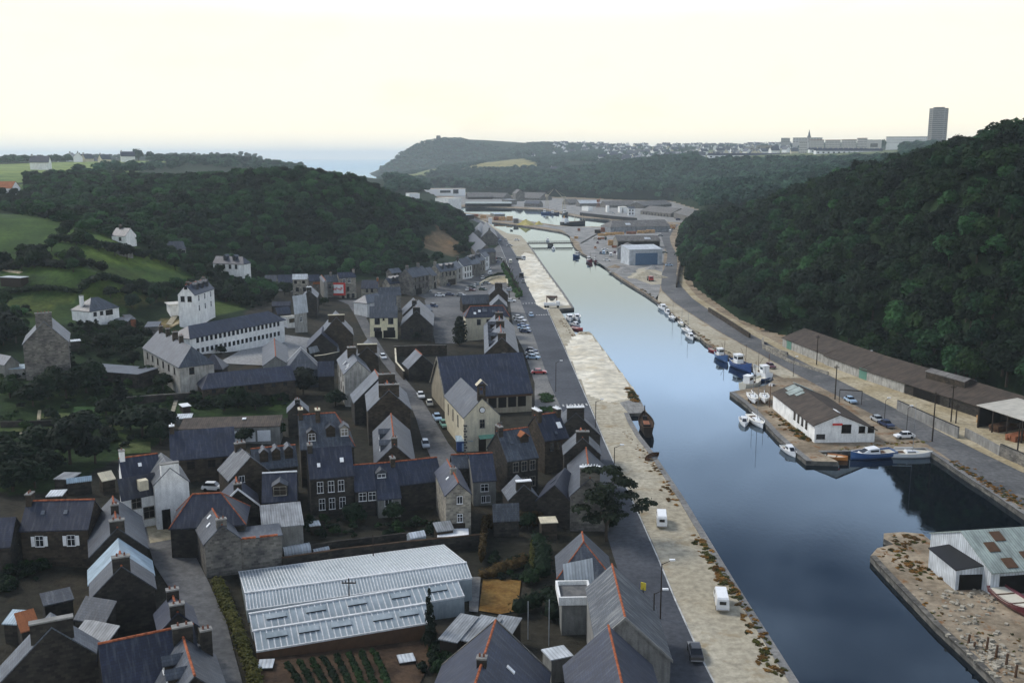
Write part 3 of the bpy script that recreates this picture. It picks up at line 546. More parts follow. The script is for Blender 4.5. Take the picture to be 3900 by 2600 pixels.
def trunk_mesh(h=3.4, r=.28):
    mb = MB(); mb.tube((0, 0, -.8), (0, 0, h), r, r * .6, 6); mb.tube((0, 0, h * .6), (1.0, .4, h * 1.25), r * .5, r * .25, 5); mb.tube((0, 0, h * .65), (-.9, -.5, h * 1.3), r * .5, r * .25, 5)
    o = mb.build('trunk', M['bark']); me_ = o.data; bpy.data.objects.remove(o); return me_
TRUNK = trunk_mesh()
def tree(x, y, z, s, kind, label, group, cat='tree', name='broadleaf_tree', sz=1.0, rz=None, trunk=True):
    t_ = thing(name, label, cat, (x, y, z), random.uniform(0, 6.28) if rz is None else rz, group); t_.scale = (s, s, s * sz)
    me_ = random.choice(CROWN[kind]) if isinstance(kind, str) else kind
    c_ = bpy.data.objects.new(me_.name.split('.')[0], me_); col.objects.link(c_); c_.parent = t_
    if trunk:
        k_ = bpy.data.objects.new('trunk', TRUNK); col.objects.link(k_); k_.parent = t_
    return t_
# --- where the woods are
def jitter(x0, x1, y0, y1, st, seed):
    r_ = np.random.default_rng(seed); X, Y = np.meshgrid(np.arange(x0 * DM(y1) / y1, x1 * DM(y1) / y1, st), np.arange(DM(y0) * .9, DM(y1), st)); p = np.stack([X.ravel(), Y.ravel()], 1); p += r_.uniform(-.42, .42, p.shape) * st; return p
def topix(p, z):
    vz = z - CAMH; dep = p[:, 1] * CP - vz * SP; up = p[:, 1] * SP + vz * CP
    return np.stack([1176 + FPX * p[:, 0] / dep, 784 - FPX * up / dep], 1)
def select(p, polys, d0, d1, excl=()):
    z = height(p); q = topix(p, z); d = np.hypot(p[:, 0], p[:, 1]); m = np.zeros(len(p), bool)
    for pl in polys: m |= inside(q, np.array(pl, float))
    m &= (d > DM(d0) * .95) & (d < DM(d1)) & ~inside(p, FLAT) & (z > .15)
    for pl in excl: m &= ~inside(q, np.array(pl, float))
    return p[m], z[m], d[m]
# right hill
pj_ = jitter(20, 420, 100, 640, 2.6, 1); pj_ = pj_[np.hypot(pj_[:, 0], pj_[:, 1]) < 780]
pg_ = np.hypot(height(pj_ + [.7, 0]) - height(pj_ - [.7, 0]), height(pj_ + [0, .7]) - height(pj_ - [0, .7])) / 1.4
pj_ = pj_[np.random.default_rng(77).uniform(0, 1, len(pj_)) < np.minimum(1, (2.6 / 5.2) ** 2 * np.sqrt(1 + pg_ ** 2))]
pr, zr_, dr_ = select(pj_, [[(1560, 300), (2900, 100), (2900, 1200), (2352, 960), (2200, 905), (2000, 850), (1830, 790), (1780, 775), (1700, 738), (1640, 694), (1590, 655), (1566, 600), (1566, 540)]], 150, 640)
# left hill
pl_, zl_, dl_ = select(jitter(-330, 20, 280, 620, 5.2, 2), [[(-200, 360), (1100, 340), (1090, 580), (1040, 585), (1000, 600), (900, 632), (760, 640), (600, 640), (500, 600), (440, 580), (345, 602), (250, 556), (150, 516), (60, 496), (-100, 470)]], 320, 620,
                       excl=[[(955, 575), (1000, 520), (1060, 560), (1040, 590), (985, 600)], [(-200, 425), (200, 402), (300, 392), (330, 380), (-200, 380)], [(-60, 412), (62, 412), (62, 452), (-60, 452)]])
# hedges and copses on the left slope and by the fields
pf, zf, df = select(jitter(-330, 0, 130, 420, 4.6, 3), [[(-200, 690), (60, 700), (60, 760), (0, 830), (-200, 830)], [(480, 640), (540, 610), (600, 650), (640, 690), (560, 710), (500, 690)], [(250, 705), (350, 690), (420, 660), (480, 650), (470, 668), (395, 685), (345, 705), (280, 725)],
     [(0, 600), (120, 575), (150, 605), (60, 625), (0, 620)], [(140, 590), (180, 600), (200, 640), (170, 645)], [(320, 830), (345, 760), (360, 750), (330, 850), (250, 860)], [(150, 540), (330, 590), (300, 600), (130, 552)], [(420, 560), (500, 600), (520, 640), (470, 650), (330, 590)]], 120, 420)
# far
pq, zq, dq = select(jitter(-260, 480, 620, 1200, 10.5, 4), [[(1290, 370), (2150, 340), (2000, 480), (1700, 520), (1650, 505), (1610, 476), (1540, 458), (1330, 452), (1250, 440)], [(880, 400), (1000, 385), (1290, 362), (1340, 450), (1050, 438), (900, 445)]], 630, 1180, excl=[[(1060, 388), (1120, 370), (1200, 362), (1240, 382), (1160, 386)], [(1600, 330), (2070, 330), (2070, 374), (1600, 374)]])
pc, zc, dc = select(jitter(-260, 200, 1100, 2050, 16.0, 6), [[(865, 405), (885, 370), (930, 335), (1005, 312), (1110, 330), (1160, 345), (1220, 330), (1420, 330), (1420, 375), (1290, 370), (1330, 400), (1230, 420), (1000, 430), (880, 430)]], 1100, 2050, excl=[[(1060, 390), (1120, 372), (1200, 364), (1250, 382), (1160, 388)], [(880, 418), (915, 405), (950, 400), (1000, 385), (1010, 392), (950, 412), (900, 428)]])
pk, zk, dk = select(jitter(-620, -120, 620, 1450, 16.0, 8), [[(0, 384), (150, 374), (350, 366), (500, 360), (540, 350), (660, 385), (620, 392), (400, 378), (200, 378), (0, 386)], [(-100, 376), (700, 345), (700, 400), (560, 390), (300, 368), (-100, 380)], [(0, 440), (60, 415), (250, 392), (420, 378), (420, 388), (250, 402), (60, 432)]], 560, 1480, excl=[[(-200, 405), (120, 396), (280, 384), (400, 372), (300, 368), (0, 380), (-200, 384)]])
pt, zt, dt = select(jitter(60, 900, 950, 2200, 26.0, 9), [[(1280, 370), (1330, 345), (2200, 320), (2300, 330), (2100, 362), (1560, 366)]], 950, 2200, excl=[[(1600, 343), (2070, 343), (2070, 374), (1600, 374)]])
# the trees that show largest become things of their own, the others one mass per wood
cand = [(d, p[0], p[1], z, 'r') for p, z, d in zip(pr, zr_, dr_)] + [(d * 1.15, p[0], p[1], z, 'l') for p, z, d in zip(pl_, zl_, dl_)] + [(d * .5, p[0], p[1], z, 'f') for p, z, d in zip(pf, zf, df)]
qx = topix(np.array([c[1:3] for c in cand]), np.array([c[3] + 6 for c in cand])); inframe = (qx[:, 0] > -15) & (qx[:, 0] < 2367) & (qx[:, 1] < 1600)
order = sorted(range(len(cand)), key=lambda i: cand[i][0] if inframe[i] else 1e9)
TREE_MAX = 285
solo = set(order[:TREE_MAX])
LBL = {'r': ('dark broadleaf tree in the steep wood above the right-bank road', 'trees of the steep wood above the right-bank road'),
       'l': ('broadleaf tree on the wooded hill behind the town', 'trees on the wooded hill behind the town'),
       'f': ('bushy green tree in a hedge among the hillside fields', 'hedge trees among the hillside fields')}
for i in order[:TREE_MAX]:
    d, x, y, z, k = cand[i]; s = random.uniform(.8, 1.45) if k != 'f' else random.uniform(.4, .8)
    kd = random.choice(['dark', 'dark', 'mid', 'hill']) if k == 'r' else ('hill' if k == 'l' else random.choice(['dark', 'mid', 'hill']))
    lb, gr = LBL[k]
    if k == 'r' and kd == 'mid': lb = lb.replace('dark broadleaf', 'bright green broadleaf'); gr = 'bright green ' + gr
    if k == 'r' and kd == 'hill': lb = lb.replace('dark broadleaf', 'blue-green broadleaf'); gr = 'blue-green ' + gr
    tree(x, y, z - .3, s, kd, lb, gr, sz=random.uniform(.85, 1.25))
def scatter(name, pts, zs, meshes, smin, smax, seed, sink=.4, szr=(.8, 1.2)):
    src = bpy.data.collections.new(name + '_source')
    for me_ in meshes: src.objects.link(bpy.data.objects.new('crown', me_))
    r_ = np.random.default_rng(seed); n = len(pts)
    me_ = bpy.data.meshes.new(name); me_.from_pydata(np.concatenate([pts, (zs - sink)[:, None]], 1).tolist(), [], [])
    s = r_.uniform(smin, smax, n); a = me_.attributes.new('tscale', 'FLOAT_VECTOR', 'POINT'); a.data.foreach_set('vector', np.stack([s, s, s * r_.uniform(*szr, n)], 1).ravel())
    a = me_.attributes.new('trot', 'FLOAT_VECTOR', 'POINT'); a.data.foreach_set('vector', np.stack([np.zeros(n), np.zeros(n), r_.uniform(0, 6.28, n)], 1).ravel())
    o = bpy.data.objects.new(name, me_); col.objects.link(o); o['kind'] = 'stuff'
    ng = bpy.data.node_groups.new(name, 'GeometryNodeTree'); ng.interface.new_socket('Geometry', in_out='INPUT', socket_type='NodeSocketGeometry'); ng.interface.new_socket('Geometry', in_out='OUTPUT', socket_type='NodeSocketGeometry')
    gi = ng.nodes.new('NodeGroupInput'); go = ng.nodes.new('NodeGroupOutput'); ip = ng.nodes.new('GeometryNodeInstanceOnPoints'); ci = ng.nodes.new('GeometryNodeCollectionInfo')
    ci.inputs['Collection'].default_value = src; ci.inputs['Separate Children'].default_value = True; ci.inputs['Reset Children'].default_value = True; ip.inputs['Pick Instance'].default_value = True
    na_ = ng.nodes.new('GeometryNodeInputNamedAttribute'); na_.data_type = 'FLOAT_VECTOR'; na_.inputs[0].default_value = 'tscale'
    nb_ = ng.nodes.new('GeometryNodeInputNamedAttribute'); nb_.data_type = 'FLOAT_VECTOR'; nb_.inputs[0].default_value = 'trot'
    er = ng.nodes.new('FunctionNodeEulerToRotation')
    L_ = ng.links.new; L_(gi.outputs[0], ip.inputs['Points']); L_(ci.outputs[0], ip.inputs['Instance']); L_(na_.outputs[0], ip.inputs['Scale']); L_(nb_.outputs[0], er.inputs[0]); L_(er.outputs[0], ip.inputs['Rotation']); L_(ip.outputs[0], go.inputs[0])
    md = o.modifiers.new('scatter', 'NODES'); md.node_group = ng; return o
rest = [cand[i] for i in range(len(cand)) if i not in solo]
def pick(k): return np.array([c[1:3] for c in rest if c[4] == k]), np.array([c[3] for c in rest if c[4] == k])
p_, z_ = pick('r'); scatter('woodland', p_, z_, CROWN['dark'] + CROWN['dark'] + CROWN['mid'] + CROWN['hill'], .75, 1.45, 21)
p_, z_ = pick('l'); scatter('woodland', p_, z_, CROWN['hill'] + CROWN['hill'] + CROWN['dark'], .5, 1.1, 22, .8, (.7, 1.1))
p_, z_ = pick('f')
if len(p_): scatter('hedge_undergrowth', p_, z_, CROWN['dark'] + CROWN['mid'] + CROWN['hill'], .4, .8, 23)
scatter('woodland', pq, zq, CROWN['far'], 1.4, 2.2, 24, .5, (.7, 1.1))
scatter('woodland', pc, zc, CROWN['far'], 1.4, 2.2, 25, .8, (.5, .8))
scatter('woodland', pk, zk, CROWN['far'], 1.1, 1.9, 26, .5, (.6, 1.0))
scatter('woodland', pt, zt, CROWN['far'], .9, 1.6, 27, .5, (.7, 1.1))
# ------------------------------------------------------------------ building kit
WCACHE = {}
def win_meshes(w, h, st):
    k = (round(w, 2), round(h, 2), st)
    if k in WCACHE: return WCACHE[k]
    fm = {'w': 'paint_white', 'd': 'wood_dark', 's': 'stone_pale', 'o': 'stone_grey', 'g': 'door_green', 'c': 'plaster_cream'}[st[0]]
    f = MB(); b = .10 if st[0] in 'so' else .06; x = w / 2; z = h / 2
    f.box(-x - b, -x, -.07, .02, -z - b, z + b); f.box(x, x + b, -.07, .02, -z - b, z + b); f.box(-x, x, -.07, .02, z, z + b); f.box(-x - .12, x + .12, -.13, .02, -z - b - .04, -z)
    if 'n' not in st:
        f.box(-.028, .028, -.05, .01, -z, z)
        if h > 1.1: f.box(-x, x, -.045, .01, z * .25 - .03, z * .25 + .03)
    of = f.build('window', M[fm]); p = MB(); p.box(-x, x, -.03, .01, -z, z); op = p.build('pane', M['window_glass' if 'x' not in st else 'opening_shade'])
    res = [(of.data, op.data)]
    if 'h' in st:
        s_ = MB(); s_.box(-x - .12 - w * .5, -x - .12, -.12, -.075, -z, z); o1 = s_.build('shutter', M['paint_white']); res.append(o1.data); bpy.data.objects.remove(o1)
        s_ = MB(); s_.box(x + .12, x + .12 + w * .5, -.12, -.075, -z, z); o1 = s_.build('shutter', M['paint_white']); res.append(o1.data); bpy.data.objects.remove(o1)
    bpy.data.objects.remove(of); bpy.data.objects.remove(op); WCACHE[k] = res; return res
def sub(name, me_, parent, loc=(0, 0, 0), rz=0.0):
    o = bpy.data.objects.new(name, me_); col.objects.link(o); o.parent = parent; o.location = loc; o.rotation_euler = (0, 0, rz); return o
def put_window(root, x, y, z, rz, w, h, st):
    ms = win_meshes(w, h, st); f = sub('window', ms[0][0], root, (x, y, z), rz); sub('pane', ms[0][1], f)
    for s_ in ms[1:]: sub('shutter', s_, f)
    return f
BOXC = {}
def put_box(name, root, x, y, z, rz, w, h, t, mat, lift=0):
    k = (name, round(w, 2), round(h, 2), round(t, 2), mat)
    if k not in BOXC:
        b_ = MB(); b_.box(-w / 2, w / 2, -t, .02, -h / 2, h / 2); o = b_.build(name, M[mat]); BOXC[k] = o.data; bpy.data.objects.remove(o)
    return sub(name, BOXC[k], root, (x, y, z), rz)
class House: pass
def chimney(root, x, y, z0, w, d, h, mat='stone_brown', pots=2, cap=None, axis=0):
    """stack of w (across the ridge) by d; pots on top"""
    b_ = MB(); b_.box(-d / 2, d / 2, -w / 2, w / 2, z0 - 1.6, z0 + h); o = b_.build('chimney', M[mat], root); o.location = (x, y, 0)
    c_ = MB(); c_.box(-d / 2 - .07, d / 2 + .07, -w / 2 - .07, w / 2 + .07, z0 + h, z0 + h + .16); c_.build('chimney_cap', M[cap or 'concrete'], o)
    if pots:
        p_ = MB()
        for k in range(pots):
            yy = (k + .5) / pots * w * .86 - w * .43; p_.tube((0, yy, z0 + h + .16), (0, yy, z0 + h + .5), .11, .09, 6)
        p_.build('chimney_pots', M['chimney_pot' if cap != 'paint_white' else 'paint_white'], o)
    return o
def dormer(root, H, t, f, w=1.3, h=1.5, side=None, wall='slate_grey', roof='slate_grey', st='w', wz=None):
    """gabled dormer on the slope: t along the ridge, f = how far down the slope its window stands"""
    se = H.se if side is None else side; x = H.x0 + t * H.L; yf = se * H.hw * f; zf = H.zr - H.s * H.hw * f
    rz = 0 if se < 0 else math.pi; mb = MB(); ln = h / max(H.s, .3) + .3; x0 = w / 2
    # local: front at y=0 facing -y
    mb.mesh([(-x0, 0, -.3), (x0, 0, -.3), (x0, 0, h), (0, 0, h + .62), (-x0, 0, h), (-x0, ln, h), (x0, ln, h), (-x0, ln, -.3 + ln * H.s), (x0, ln, -.3 + ln * H.s)], [(0, 1, 2, 3, 4), (0, 4, 5, 7), (1, 8, 6, 2)])
    o = mb.build('dormer', M[wall], root); o.location = (x, yf, zf); o.rotation_euler = (0, 0, rz)
    ll = (h + .7) / max(H.s, .3) + .2
    rm = MB(); e = .14
    for sg in (-1, 1):
        rm.slab([(0, -.2, h + .72), (0, ll, h + .72), (sg * (x0 + e), ll, h + .02), (sg * (x0 + e), -.2, h + .02)], .1)
    rm.build('dormer_roof', M[roof], o)
    ms = win_meshes(w - .42, h - .35, st); q = sub('window', ms[0][0], o, (0, -.02, h / 2 + .02), 0)
    return o
def skylight(root, H, t, f, w=.8, h=1.1, mat='paint_white', side=None):
    se = H.se if side is None else side; x = H.x0 + t * H.L; y = se * H.hw * f; z = H.zr - H.s * H.hw * f
    a = math.atan(H.s); b_ = MB(); b_.box(-w / 2, w / 2, -h / 2, h / 2, -.02, .1); o = b_.build('skylight', M[mat], root); o.location = (x, y, z + .06)
    o.rotation_euler = (-se * a, 0, 0)
    return o
def H_(label, v, A, B, E, hr, s=.95, wall='stone_dark', roof='slate_blue', ridge=None, hip=(0, 0), ch=(), win=(), dorm=(), sky=(), doors=(), name='stone_house', cat='house', group=None, over=.22, hw=None, hw2=None, drop=1.2, z0=None, rake=None, gable=None, eave_trim=None, zabs=None):
    mid = ((A[0] + B[0]) / 2, (A[1] + B[1]) / 2)
    if zabs is not None: zr = zabs
    else: zr = GP(v, *mid, hr)[2]
    a = PZ(v, *A, zr)[:2]; b = PZ(v, *B, zr)[:2]; d = b - a; L = float(np.linalg.norm(d)); d /= L; nn = np.array([-d[1], d[0]]); c = (a + b) / 2
    def ydist(q): return float((q[:2] - c) @ nn)
    if hw is None:
        lo, hi = .6, 14.0
        sg0 = 1 if ydist(PZ(v, *E, zr)) > 0 else -1
        fn = lambda k: sg0 * ydist(PZ(v, *E, zr - s * k)) - k
        for _ in range(40):
            md = (lo + hi) / 2
            if fn(md) > 0: lo = md
            else: hi = md
        hw = (lo + hi) / 2
    se = (1 if ydist(PZ(v, *E, zr)) > 0 else -1) if E is not None else (1 if -c @ nn > 0 else -1)
    g0 = z0 if z0 is not None else h1(*c); rz = math.atan2(d[1], d[0])
    root = thing(name, label, cat, (c[0], c[1], g0), rz, group)
    o = House(); o.L, o.hw, o.se, o.s, o.zr, o.ze, o.root = L, hw, se, s, zr - g0, zr - g0 - s * hw, root
    h2 = hw if hw2 is None else hw2; yE = se * hw; yF = -se * h2; zF = o.zr - s * h2; ZR, ZE = o.zr, o.ze; bz = -drop
    ha, hb = hip[0] * hw, hip[1] * hw; x0, x1 = -L / 2 - ha, L / 2 + hb; LR = L; L = x1 - x0; xc = (x0 + x1) / 2; o.L = L; o.x0 = x0
    # walls
    mb = MB()
    zt = lambda y: ZE if y == yE else zF
    tops = {k: zt(k) - .03 for k in (yE, yF)}
    mb.poly([(x0, yE, bz), (x1, yE, bz), (x1, yE, tops[yE]), (x0, yE, tops[yE])]); mb.poly([(x0, yF, bz), (x1, yF, bz), (x1, yF, tops[yF]), (x0, yF, tops[yF])])
    for x, hp in ((x0, ha), (x1, hb)):
        mb.poly([(x, yE, bz), (x, yF, bz), (x, yF, tops[yF])] + ([(x, 0, ZR - .06)] if hp == 0 else []) + [(x, yE, tops[yE])])
    mb.build('wall', M[wall], root)
    # roof
    ov = over; oe = ov * .55; xa, xb = x0 - (ov if ha else oe), x1 + (ov if hb else oe); ye = yE + se * ov; yf = yF - se * ov; zee = ZE - s * ov; zff = zF - s * ov
    rm = MB(); T = .16
    ra, rb = (x0 + ha if ha else xa, 0, ZR), (x1 - hb if hb else xb, 0, ZR)
    rm.slab([ra, rb, (xb, ye, zee), (xa, ye, zee)], T); rm.slab([ra, rb, (xb, yf, zff), (xa, yf, zff)], T)
    if ha: rm.slab([ra, (xa, ye, zee), (xa, yf, zff)], T)
    if hb: rm.slab([rb, (xb, ye, zee), (xb, yf, zff)], T)
    rf = rm.build('roof', M[roof], root)
    if ridge:
        q = MB(); q.tube((ra[0], 0, ZR + .02), (rb[0], 0, ZR + .02), .13, .13, 6)
        if ha: q.tube(ra, (xa, ye, zee), .09, .09, 5); q.tube(ra, (xa, yf, zff), .09, .09, 5)
        if hb: q.tube(rb, (xb, ye, zee), .09, .09, 5); q.tube(rb, (xb, yf, zff), .09, .09, 5)
        q.build('ridge_tiles', M['ridge_orange' if ridge == 'o' else ridge], root)
    if rake:
        for x, ok in ((xa - .02, 'a' in rake[1]), (xb + .02, 'b' in rake[1])):
            if not ok: continue
            q = MB(); sg = -1 if x < 0 else 1
            for y, zz in ((ye, zee), (yf, zff)): q.slab([(x, 0, ZR + .1), (x, y, zz + .1), (x + sg * .22, y, zz + .1), (x + sg * .22, 0, ZR + .1)], .34)
            q.build('gable_coping', M[rake[0]], root)
    if eave_trim: q = MB(); q.box(xa, xb, min(ye, ye + se * .12), max(ye, ye + se * .12), zee - .26, zee - .02); q.build('gutter', M[eave_trim], root)
    for c_ in ch:
        t_, w_, h_ = c_[0], c_[1], c_[2]; kw = c_[3] if len(c_) > 3 else {}
        y_ = kw.pop('y', 0) if kw else 0; y_ *= se * hw
        chimney(root, x0 + t_ * L + (.35 if t_ < .05 else -.35 if t_ > .95 else 0), y_, ZR - abs(y_) * s, w_, kw.pop('d', .75) if kw else .75, h_ + abs(y_) * s * .6, **({'mat': wall if wall.startswith('stone') else 'stone_brown'} | kw))
    def wallpos(side, f):
        if side == 'e': return (x0 + f * L, yE + se * .0, 0 if se < 0 else math.pi)
        if side == 'f': return (x0 + f * L, yF, math.pi if se < 0 else 0)
        fy = (f * (hw + h2) - hw) if True else 0
        y_ = -se * fy if side in 'ab' else 0
        return (x0, y_, -math.pi / 2) if side == 'a' else (x1, y_, math.pi / 2)
    for sp in win:
        side, fr, dz = sp[0], sp[1], sp[2]; w_ = sp[3] if len(sp) > 3 else .95; h_ = sp[4] if len(sp) > 4 else 1.45; st = sp[5] if len(sp) > 5 else 'w'
        if isinstance(fr, int): fr = [(k + .5) / fr * .9 + .05 for k in range(fr)]
        for f in fr: x_, y_, r_ = wallpos(side, f); put_window(root, x_, y_, (ZE if side != 'f' else zF) - dz, r_, w_, h_, st)
    for side, f, w_, h_, mat in doors:
        x_, y_, r_ = wallpos(side, f); put_box('door', root, x_, y_, h_ / 2 + .02, r_, w_ if w_ > 0 else -w_ * L, h_, .06, mat)  # near-black ones are flat panels standing for shade in an opening
    for dsp in dorm: dormer(root, o, dsp[0], dsp[1], **(dsp[2] if len(dsp) > 2 else {}))
    for ssp in sky: skylight(root, o, ssp[0], ssp[1], **(ssp[2] if len(ssp) > 2 else {}))
    return o
def B_(label, v, P0, P1, P2, hr, wall='stone_dark', roof='sheet_grey', hb=None, name='shed', cat='shed', group=None, over=.15, drop=1.0, win=(), doors=(), parapet=None, zabs=None, z0=None, openf=False, fascia=None):
    """mono-pitch or flat building: roof edge P0-P1 seen at height hr, opposite edge through P2 at height hb"""
    g = GP(v, (P0[0] + P1[0]) / 2, (P0[1] + P1[1]) / 2, hr); z = g[2] if zabs is None else zabs; hb = hr if hb is None else hb
    a = PZ(v, *P0, z)[:2]; b = PZ(v, *P1, z)[:2]; q = PZ(v, *P2, z - hr + hb)[:2]; d = b - a; L = float(np.linalg.norm(d)); d /= L; nn = np.array([-d[1], d[0]])
    D = float((q - a) @ nn); rz = math.atan2(d[1], d[0]); c = (a + b) / 2 + nn * D / 2; g0 = h1(*c) if z0 is None else z0
    root = thing(name, label, cat, (c[0], c[1], g0), rz, group); zt = z - g0; zb = zt - hr + hb; x0, x1 = -L / 2, L / 2; y0, y1 = -D / 2, D / 2; s_ = 1 if D > 0 else -1
    mb = MB(); T = .14; w0, w1 = zt - T, zb - T
    if not openf: mb.poly([(x0, y0, -drop), (x1, y0, -drop), (x1, y0, w0), (x0, y0, w0)])
    mb.poly([(x0, y1, -drop), (x1, y1, -drop), (x1, y1, w1), (x0, y1, w1)])
    for x in (x0, x1): mb.poly([(x, y0, -drop), (x, y1, -drop), (x, y1, w1), (x, y0, w0)])
    mb.build('wall', M[wall], root)
    k = (zb - zt) / (D if abs(D) > .1 else .1); ov = over * s_
    rm = MB(); rm.slab([(x0 - over, y0 - ov, zt - k * ov), (x1 + over, y0 - ov, zt - k * ov), (x1 + over, y1 + ov, zb + k * ov), (x0 - over, y1 + ov, zb + k * ov)], T); rm.build('roof', M[roof], root)
    if fascia: q_ = MB(); q_.box(x0 - over, x1 + over, y0 - ov - s_ * .09, y0 - ov - s_ * .01, zt - .35, zt + .02); q_.build('fascia', M[fascia], root)
    if parapet:
        q_ = MB(); t_ = .25
        q_.box(x0 - over - t_, x1 + over + t_, min(y0, y1) - over - t_, min(y0, y1) - over, zt - .5, zt + .55); q_.box(x0 - over - t_, x1 + over + t_, max(y0, y1) + over, max(y0, y1) + over + t_, zt - .5, zt + .55)
        q_.box(x0 - over - t_, x0 - over, min(y0, y1) - over, max(y0, y1) + over, zt - .5, zt + .55); q_.box(x1 + over, x1 + over + t_, min(y0, y1) - over, max(y0, y1) + over, zt - .5, zt + .55); q_.build('parapet', M[parapet], root)
    def wp(side, f):
        if side == 'n': return (x0 + f * L, y0, 0 if s_ > 0 else math.pi)
        if side == 'o': return (x0 + f * L, y1, math.pi if s_ > 0 else 0)
        return (x0, y0 + f * D, -math.pi / 2) if side == 'l' else (x1, y0 + f * D, math.pi / 2)
    for sp in win:
        side, fr, dz = sp[0], sp[1], sp[2]; w_ = sp[3] if len(sp) > 3 else .95; h_ = sp[4] if len(sp) > 4 else 1.3; st = sp[5] if len(sp) > 5 else 'w'
        if isinstance(fr, int): fr = [(k_ + .5) / fr * .92 + .04 for k_ in range(fr)]
        for f in fr: x_, y_, r_ = wp(side, f); put_window(root, x_, y_, min(zt, zb) - dz, r_, w_, h_, st)
    for side, f, w_, h_, mat in doors: x_, y_, r_ = wp(side, f); put_box('door', root, x_, y_, h_ / 2 + .02, r_, w_, h_, .07, mat)  # near-black panels here paint the shade of an open doorway
    o = House(); o.root, o.L, o.D, o.zt, o.zb, o.s_ = root, L, D, zt, zb, s_; return o
def wall_line(label, v, pts, hgt, mat='stone_dark', th=.4, name='garden_wall', cat='wall', cope=None, z0=None):
    P_ = [GP(v, *p, hgt) for p in pts] if z0 is None else [PZ(v, *p, z0 + hgt) for p in pts]
    c = np.mean(P_, 0); root = thing(name, label, cat, (c[0], c[1], h1(c[0], c[1])))
    gz = root.location.z; mb = MB(); cb = MB()
    for i in range(len(P_) - 1):
        n = max(1, int(np.linalg.norm(P_[i + 1] - P_[i]) / 3))
        for k in range(n):
            a = P_[i] + (P_[i + 1] - P_[i]) * k / n; b = P_[i] + (P_[i + 1] - P_[i]) * (k + 1) / n; d = (b - a)[:2]; d /= np.linalg.norm(d) + 1e-9; nn = np.array([-d[1], d[0]]) * th / 2
            za = h1(*a[:2]) if z0 is None else z0; zb = h1(*b[:2]) if z0 is None else z0
            q = [(a[0] - nn[0] - c[0], a[1] - nn[1] - c[1], za + hgt - gz), (b[0] - nn[0] - c[0], b[1] - nn[1] - c[1], zb + hgt - gz), (b[0] + nn[0] - c[0], b[1] + nn[1] - c[1], zb + hgt - gz), (a[0] + nn[0] - c[0], a[1] + nn[1] - c[1], za + hgt - gz)]
            mb.slab(q, hgt + .6)
            if cope: cb.slab([(x * 1.0, y * 1.0, z + .1) for x, y, z in q], .1)
    mb.build('wall', M[mat], root)
    if cope: cb.build('coping', M[cope], root)
    return root
def bush(v, x, y, s, label, group=None, kind='bush', sz=1.0, name='bush', hr=0):
    p = GP(v, x, y, hr); t_ = thing(name, label, 'bush' if 'hedge' not in name else 'hedge', (p[0], p[1], p[2] - hr - .15 * s), random.uniform(0, 6.28), group); t_.scale = (s, s, s * sz)
    me_ = random.choice(CROWN[kind]) if isinstance(kind, str) else kind
    o = sub('foliage', me_, t_); return t_
def hedge(label, v, pts, wd, hgt, mat, seed=1, name='hedge', cat='hedge', dens=14, leaf=.2, base=0.0):
    P_ = [GP(v, *p, hgt * .6) for p in pts]; c = np.mean(P_, 0); gz = h1(c[0], c[1]); root = thing(name, label, cat, (c[0], c[1], gz)); lumps = []
    for i in range(len(P_) - 1):
        n = max(1, int(np.linalg.norm(P_[i + 1] - P_[i]) / (wd * .55)))
        for k in range(n + 1):
            q = P_[i] + (P_[i + 1] - P_[i]) * k / n; lumps.append((q[0] - c[0] + random.uniform(-.15, .15) * wd, q[1] - c[1] + random.uniform(-.15, .15) * wd, h1(q[0], q[1]) - gz + hgt * .5 + base, wd * random.uniform(.5, .68), hgt * random.uniform(.5, .66)))
    me_ = crown_mesh('foliage', M[mat], int(len(lumps) * dens * 3), lumps, leaf, seed, core=.82); sub('foliage', me_, root); return root
# ------------------------------------------------------------------ the houses of the left bank
W1 = lambda fr, dz, *a: ('e', fr, dz) + a
# --- bottom left
H_('stone house with two windows between white shutters beside the narrow lane', 'A', (235, 15), (800, 2), (480, 248), 8.2, wall='stone_brown', roof='slate_navy', ridge='o', ch=[(0, 1.3, 1.0)], win=[('e', [.27, .74], 1.75, .95, 1.4, 'wh')], sky=[(.28, .45, {'w': .5, 'h': .6, 'mat': 'slate_pale'}), (.62, .45, {'w': .5, 'h': .6, 'mat': 'slate_pale'})])
H_('low dark-roofed cottage cut by the left edge of the photo', 'A', (-330, 175), (128, 150), (0, 395), 6.4, roof='slate_navy', ch=[])
B_('white shed with one dark window at the left edge', 'A', (-120, 415), (128, 402), (120, 385), 2.6, wall='plaster_white', roof='sheet_grey', win=[('n', [.75], .8, .9, 1.0, 'd')])
H_('slate house with orange ridge and two stacks at the head of the lane', 'A', (1000, 240), (962, -22), (1220, 236), 7.8, wall='stone_dark', roof='slate_grey', ridge='o', ch=[(0, 1.8, .8), (.52, 1.0, .8)])
H_('house with pale blue sheet roof between two slate roofs on the lane', 'A', (1020, 445), (1008, 332), (1275, 485), 7.0, wall='stone_dark', roof='sheet_blue', over=.3)
H_('tall house showing a black windowless gable and one stack to the lane', 'A', (1035, 565), (1022, 448), (1312, 705), 9.3, wall='stone_dark', roof='slate_grey', ridge='o', ch=[(0, 1.9, .9)])
B_('lean-to with pale blue-grey roof below the black gable', 'A', (628, 1165), (905, 1225), (893, 1062), 3.6, 'stone_dark', 'sheet_grey', 4.6)
B_('dark slate outhouse against the black gable', 'A', (640, 1012), (890, 1055), (885, 862), 4.6, 'stone_dark', 'slate_grey', 6.2)
H_('house with very broad dark chimney gable in the bottom left corner', 'A', (440, 1085), (430, 965), (12, 1462), 9.2, wall='stone_dark', roof='slate_pale', ch=[(0, 3.9, .5, {'pots': 0})])
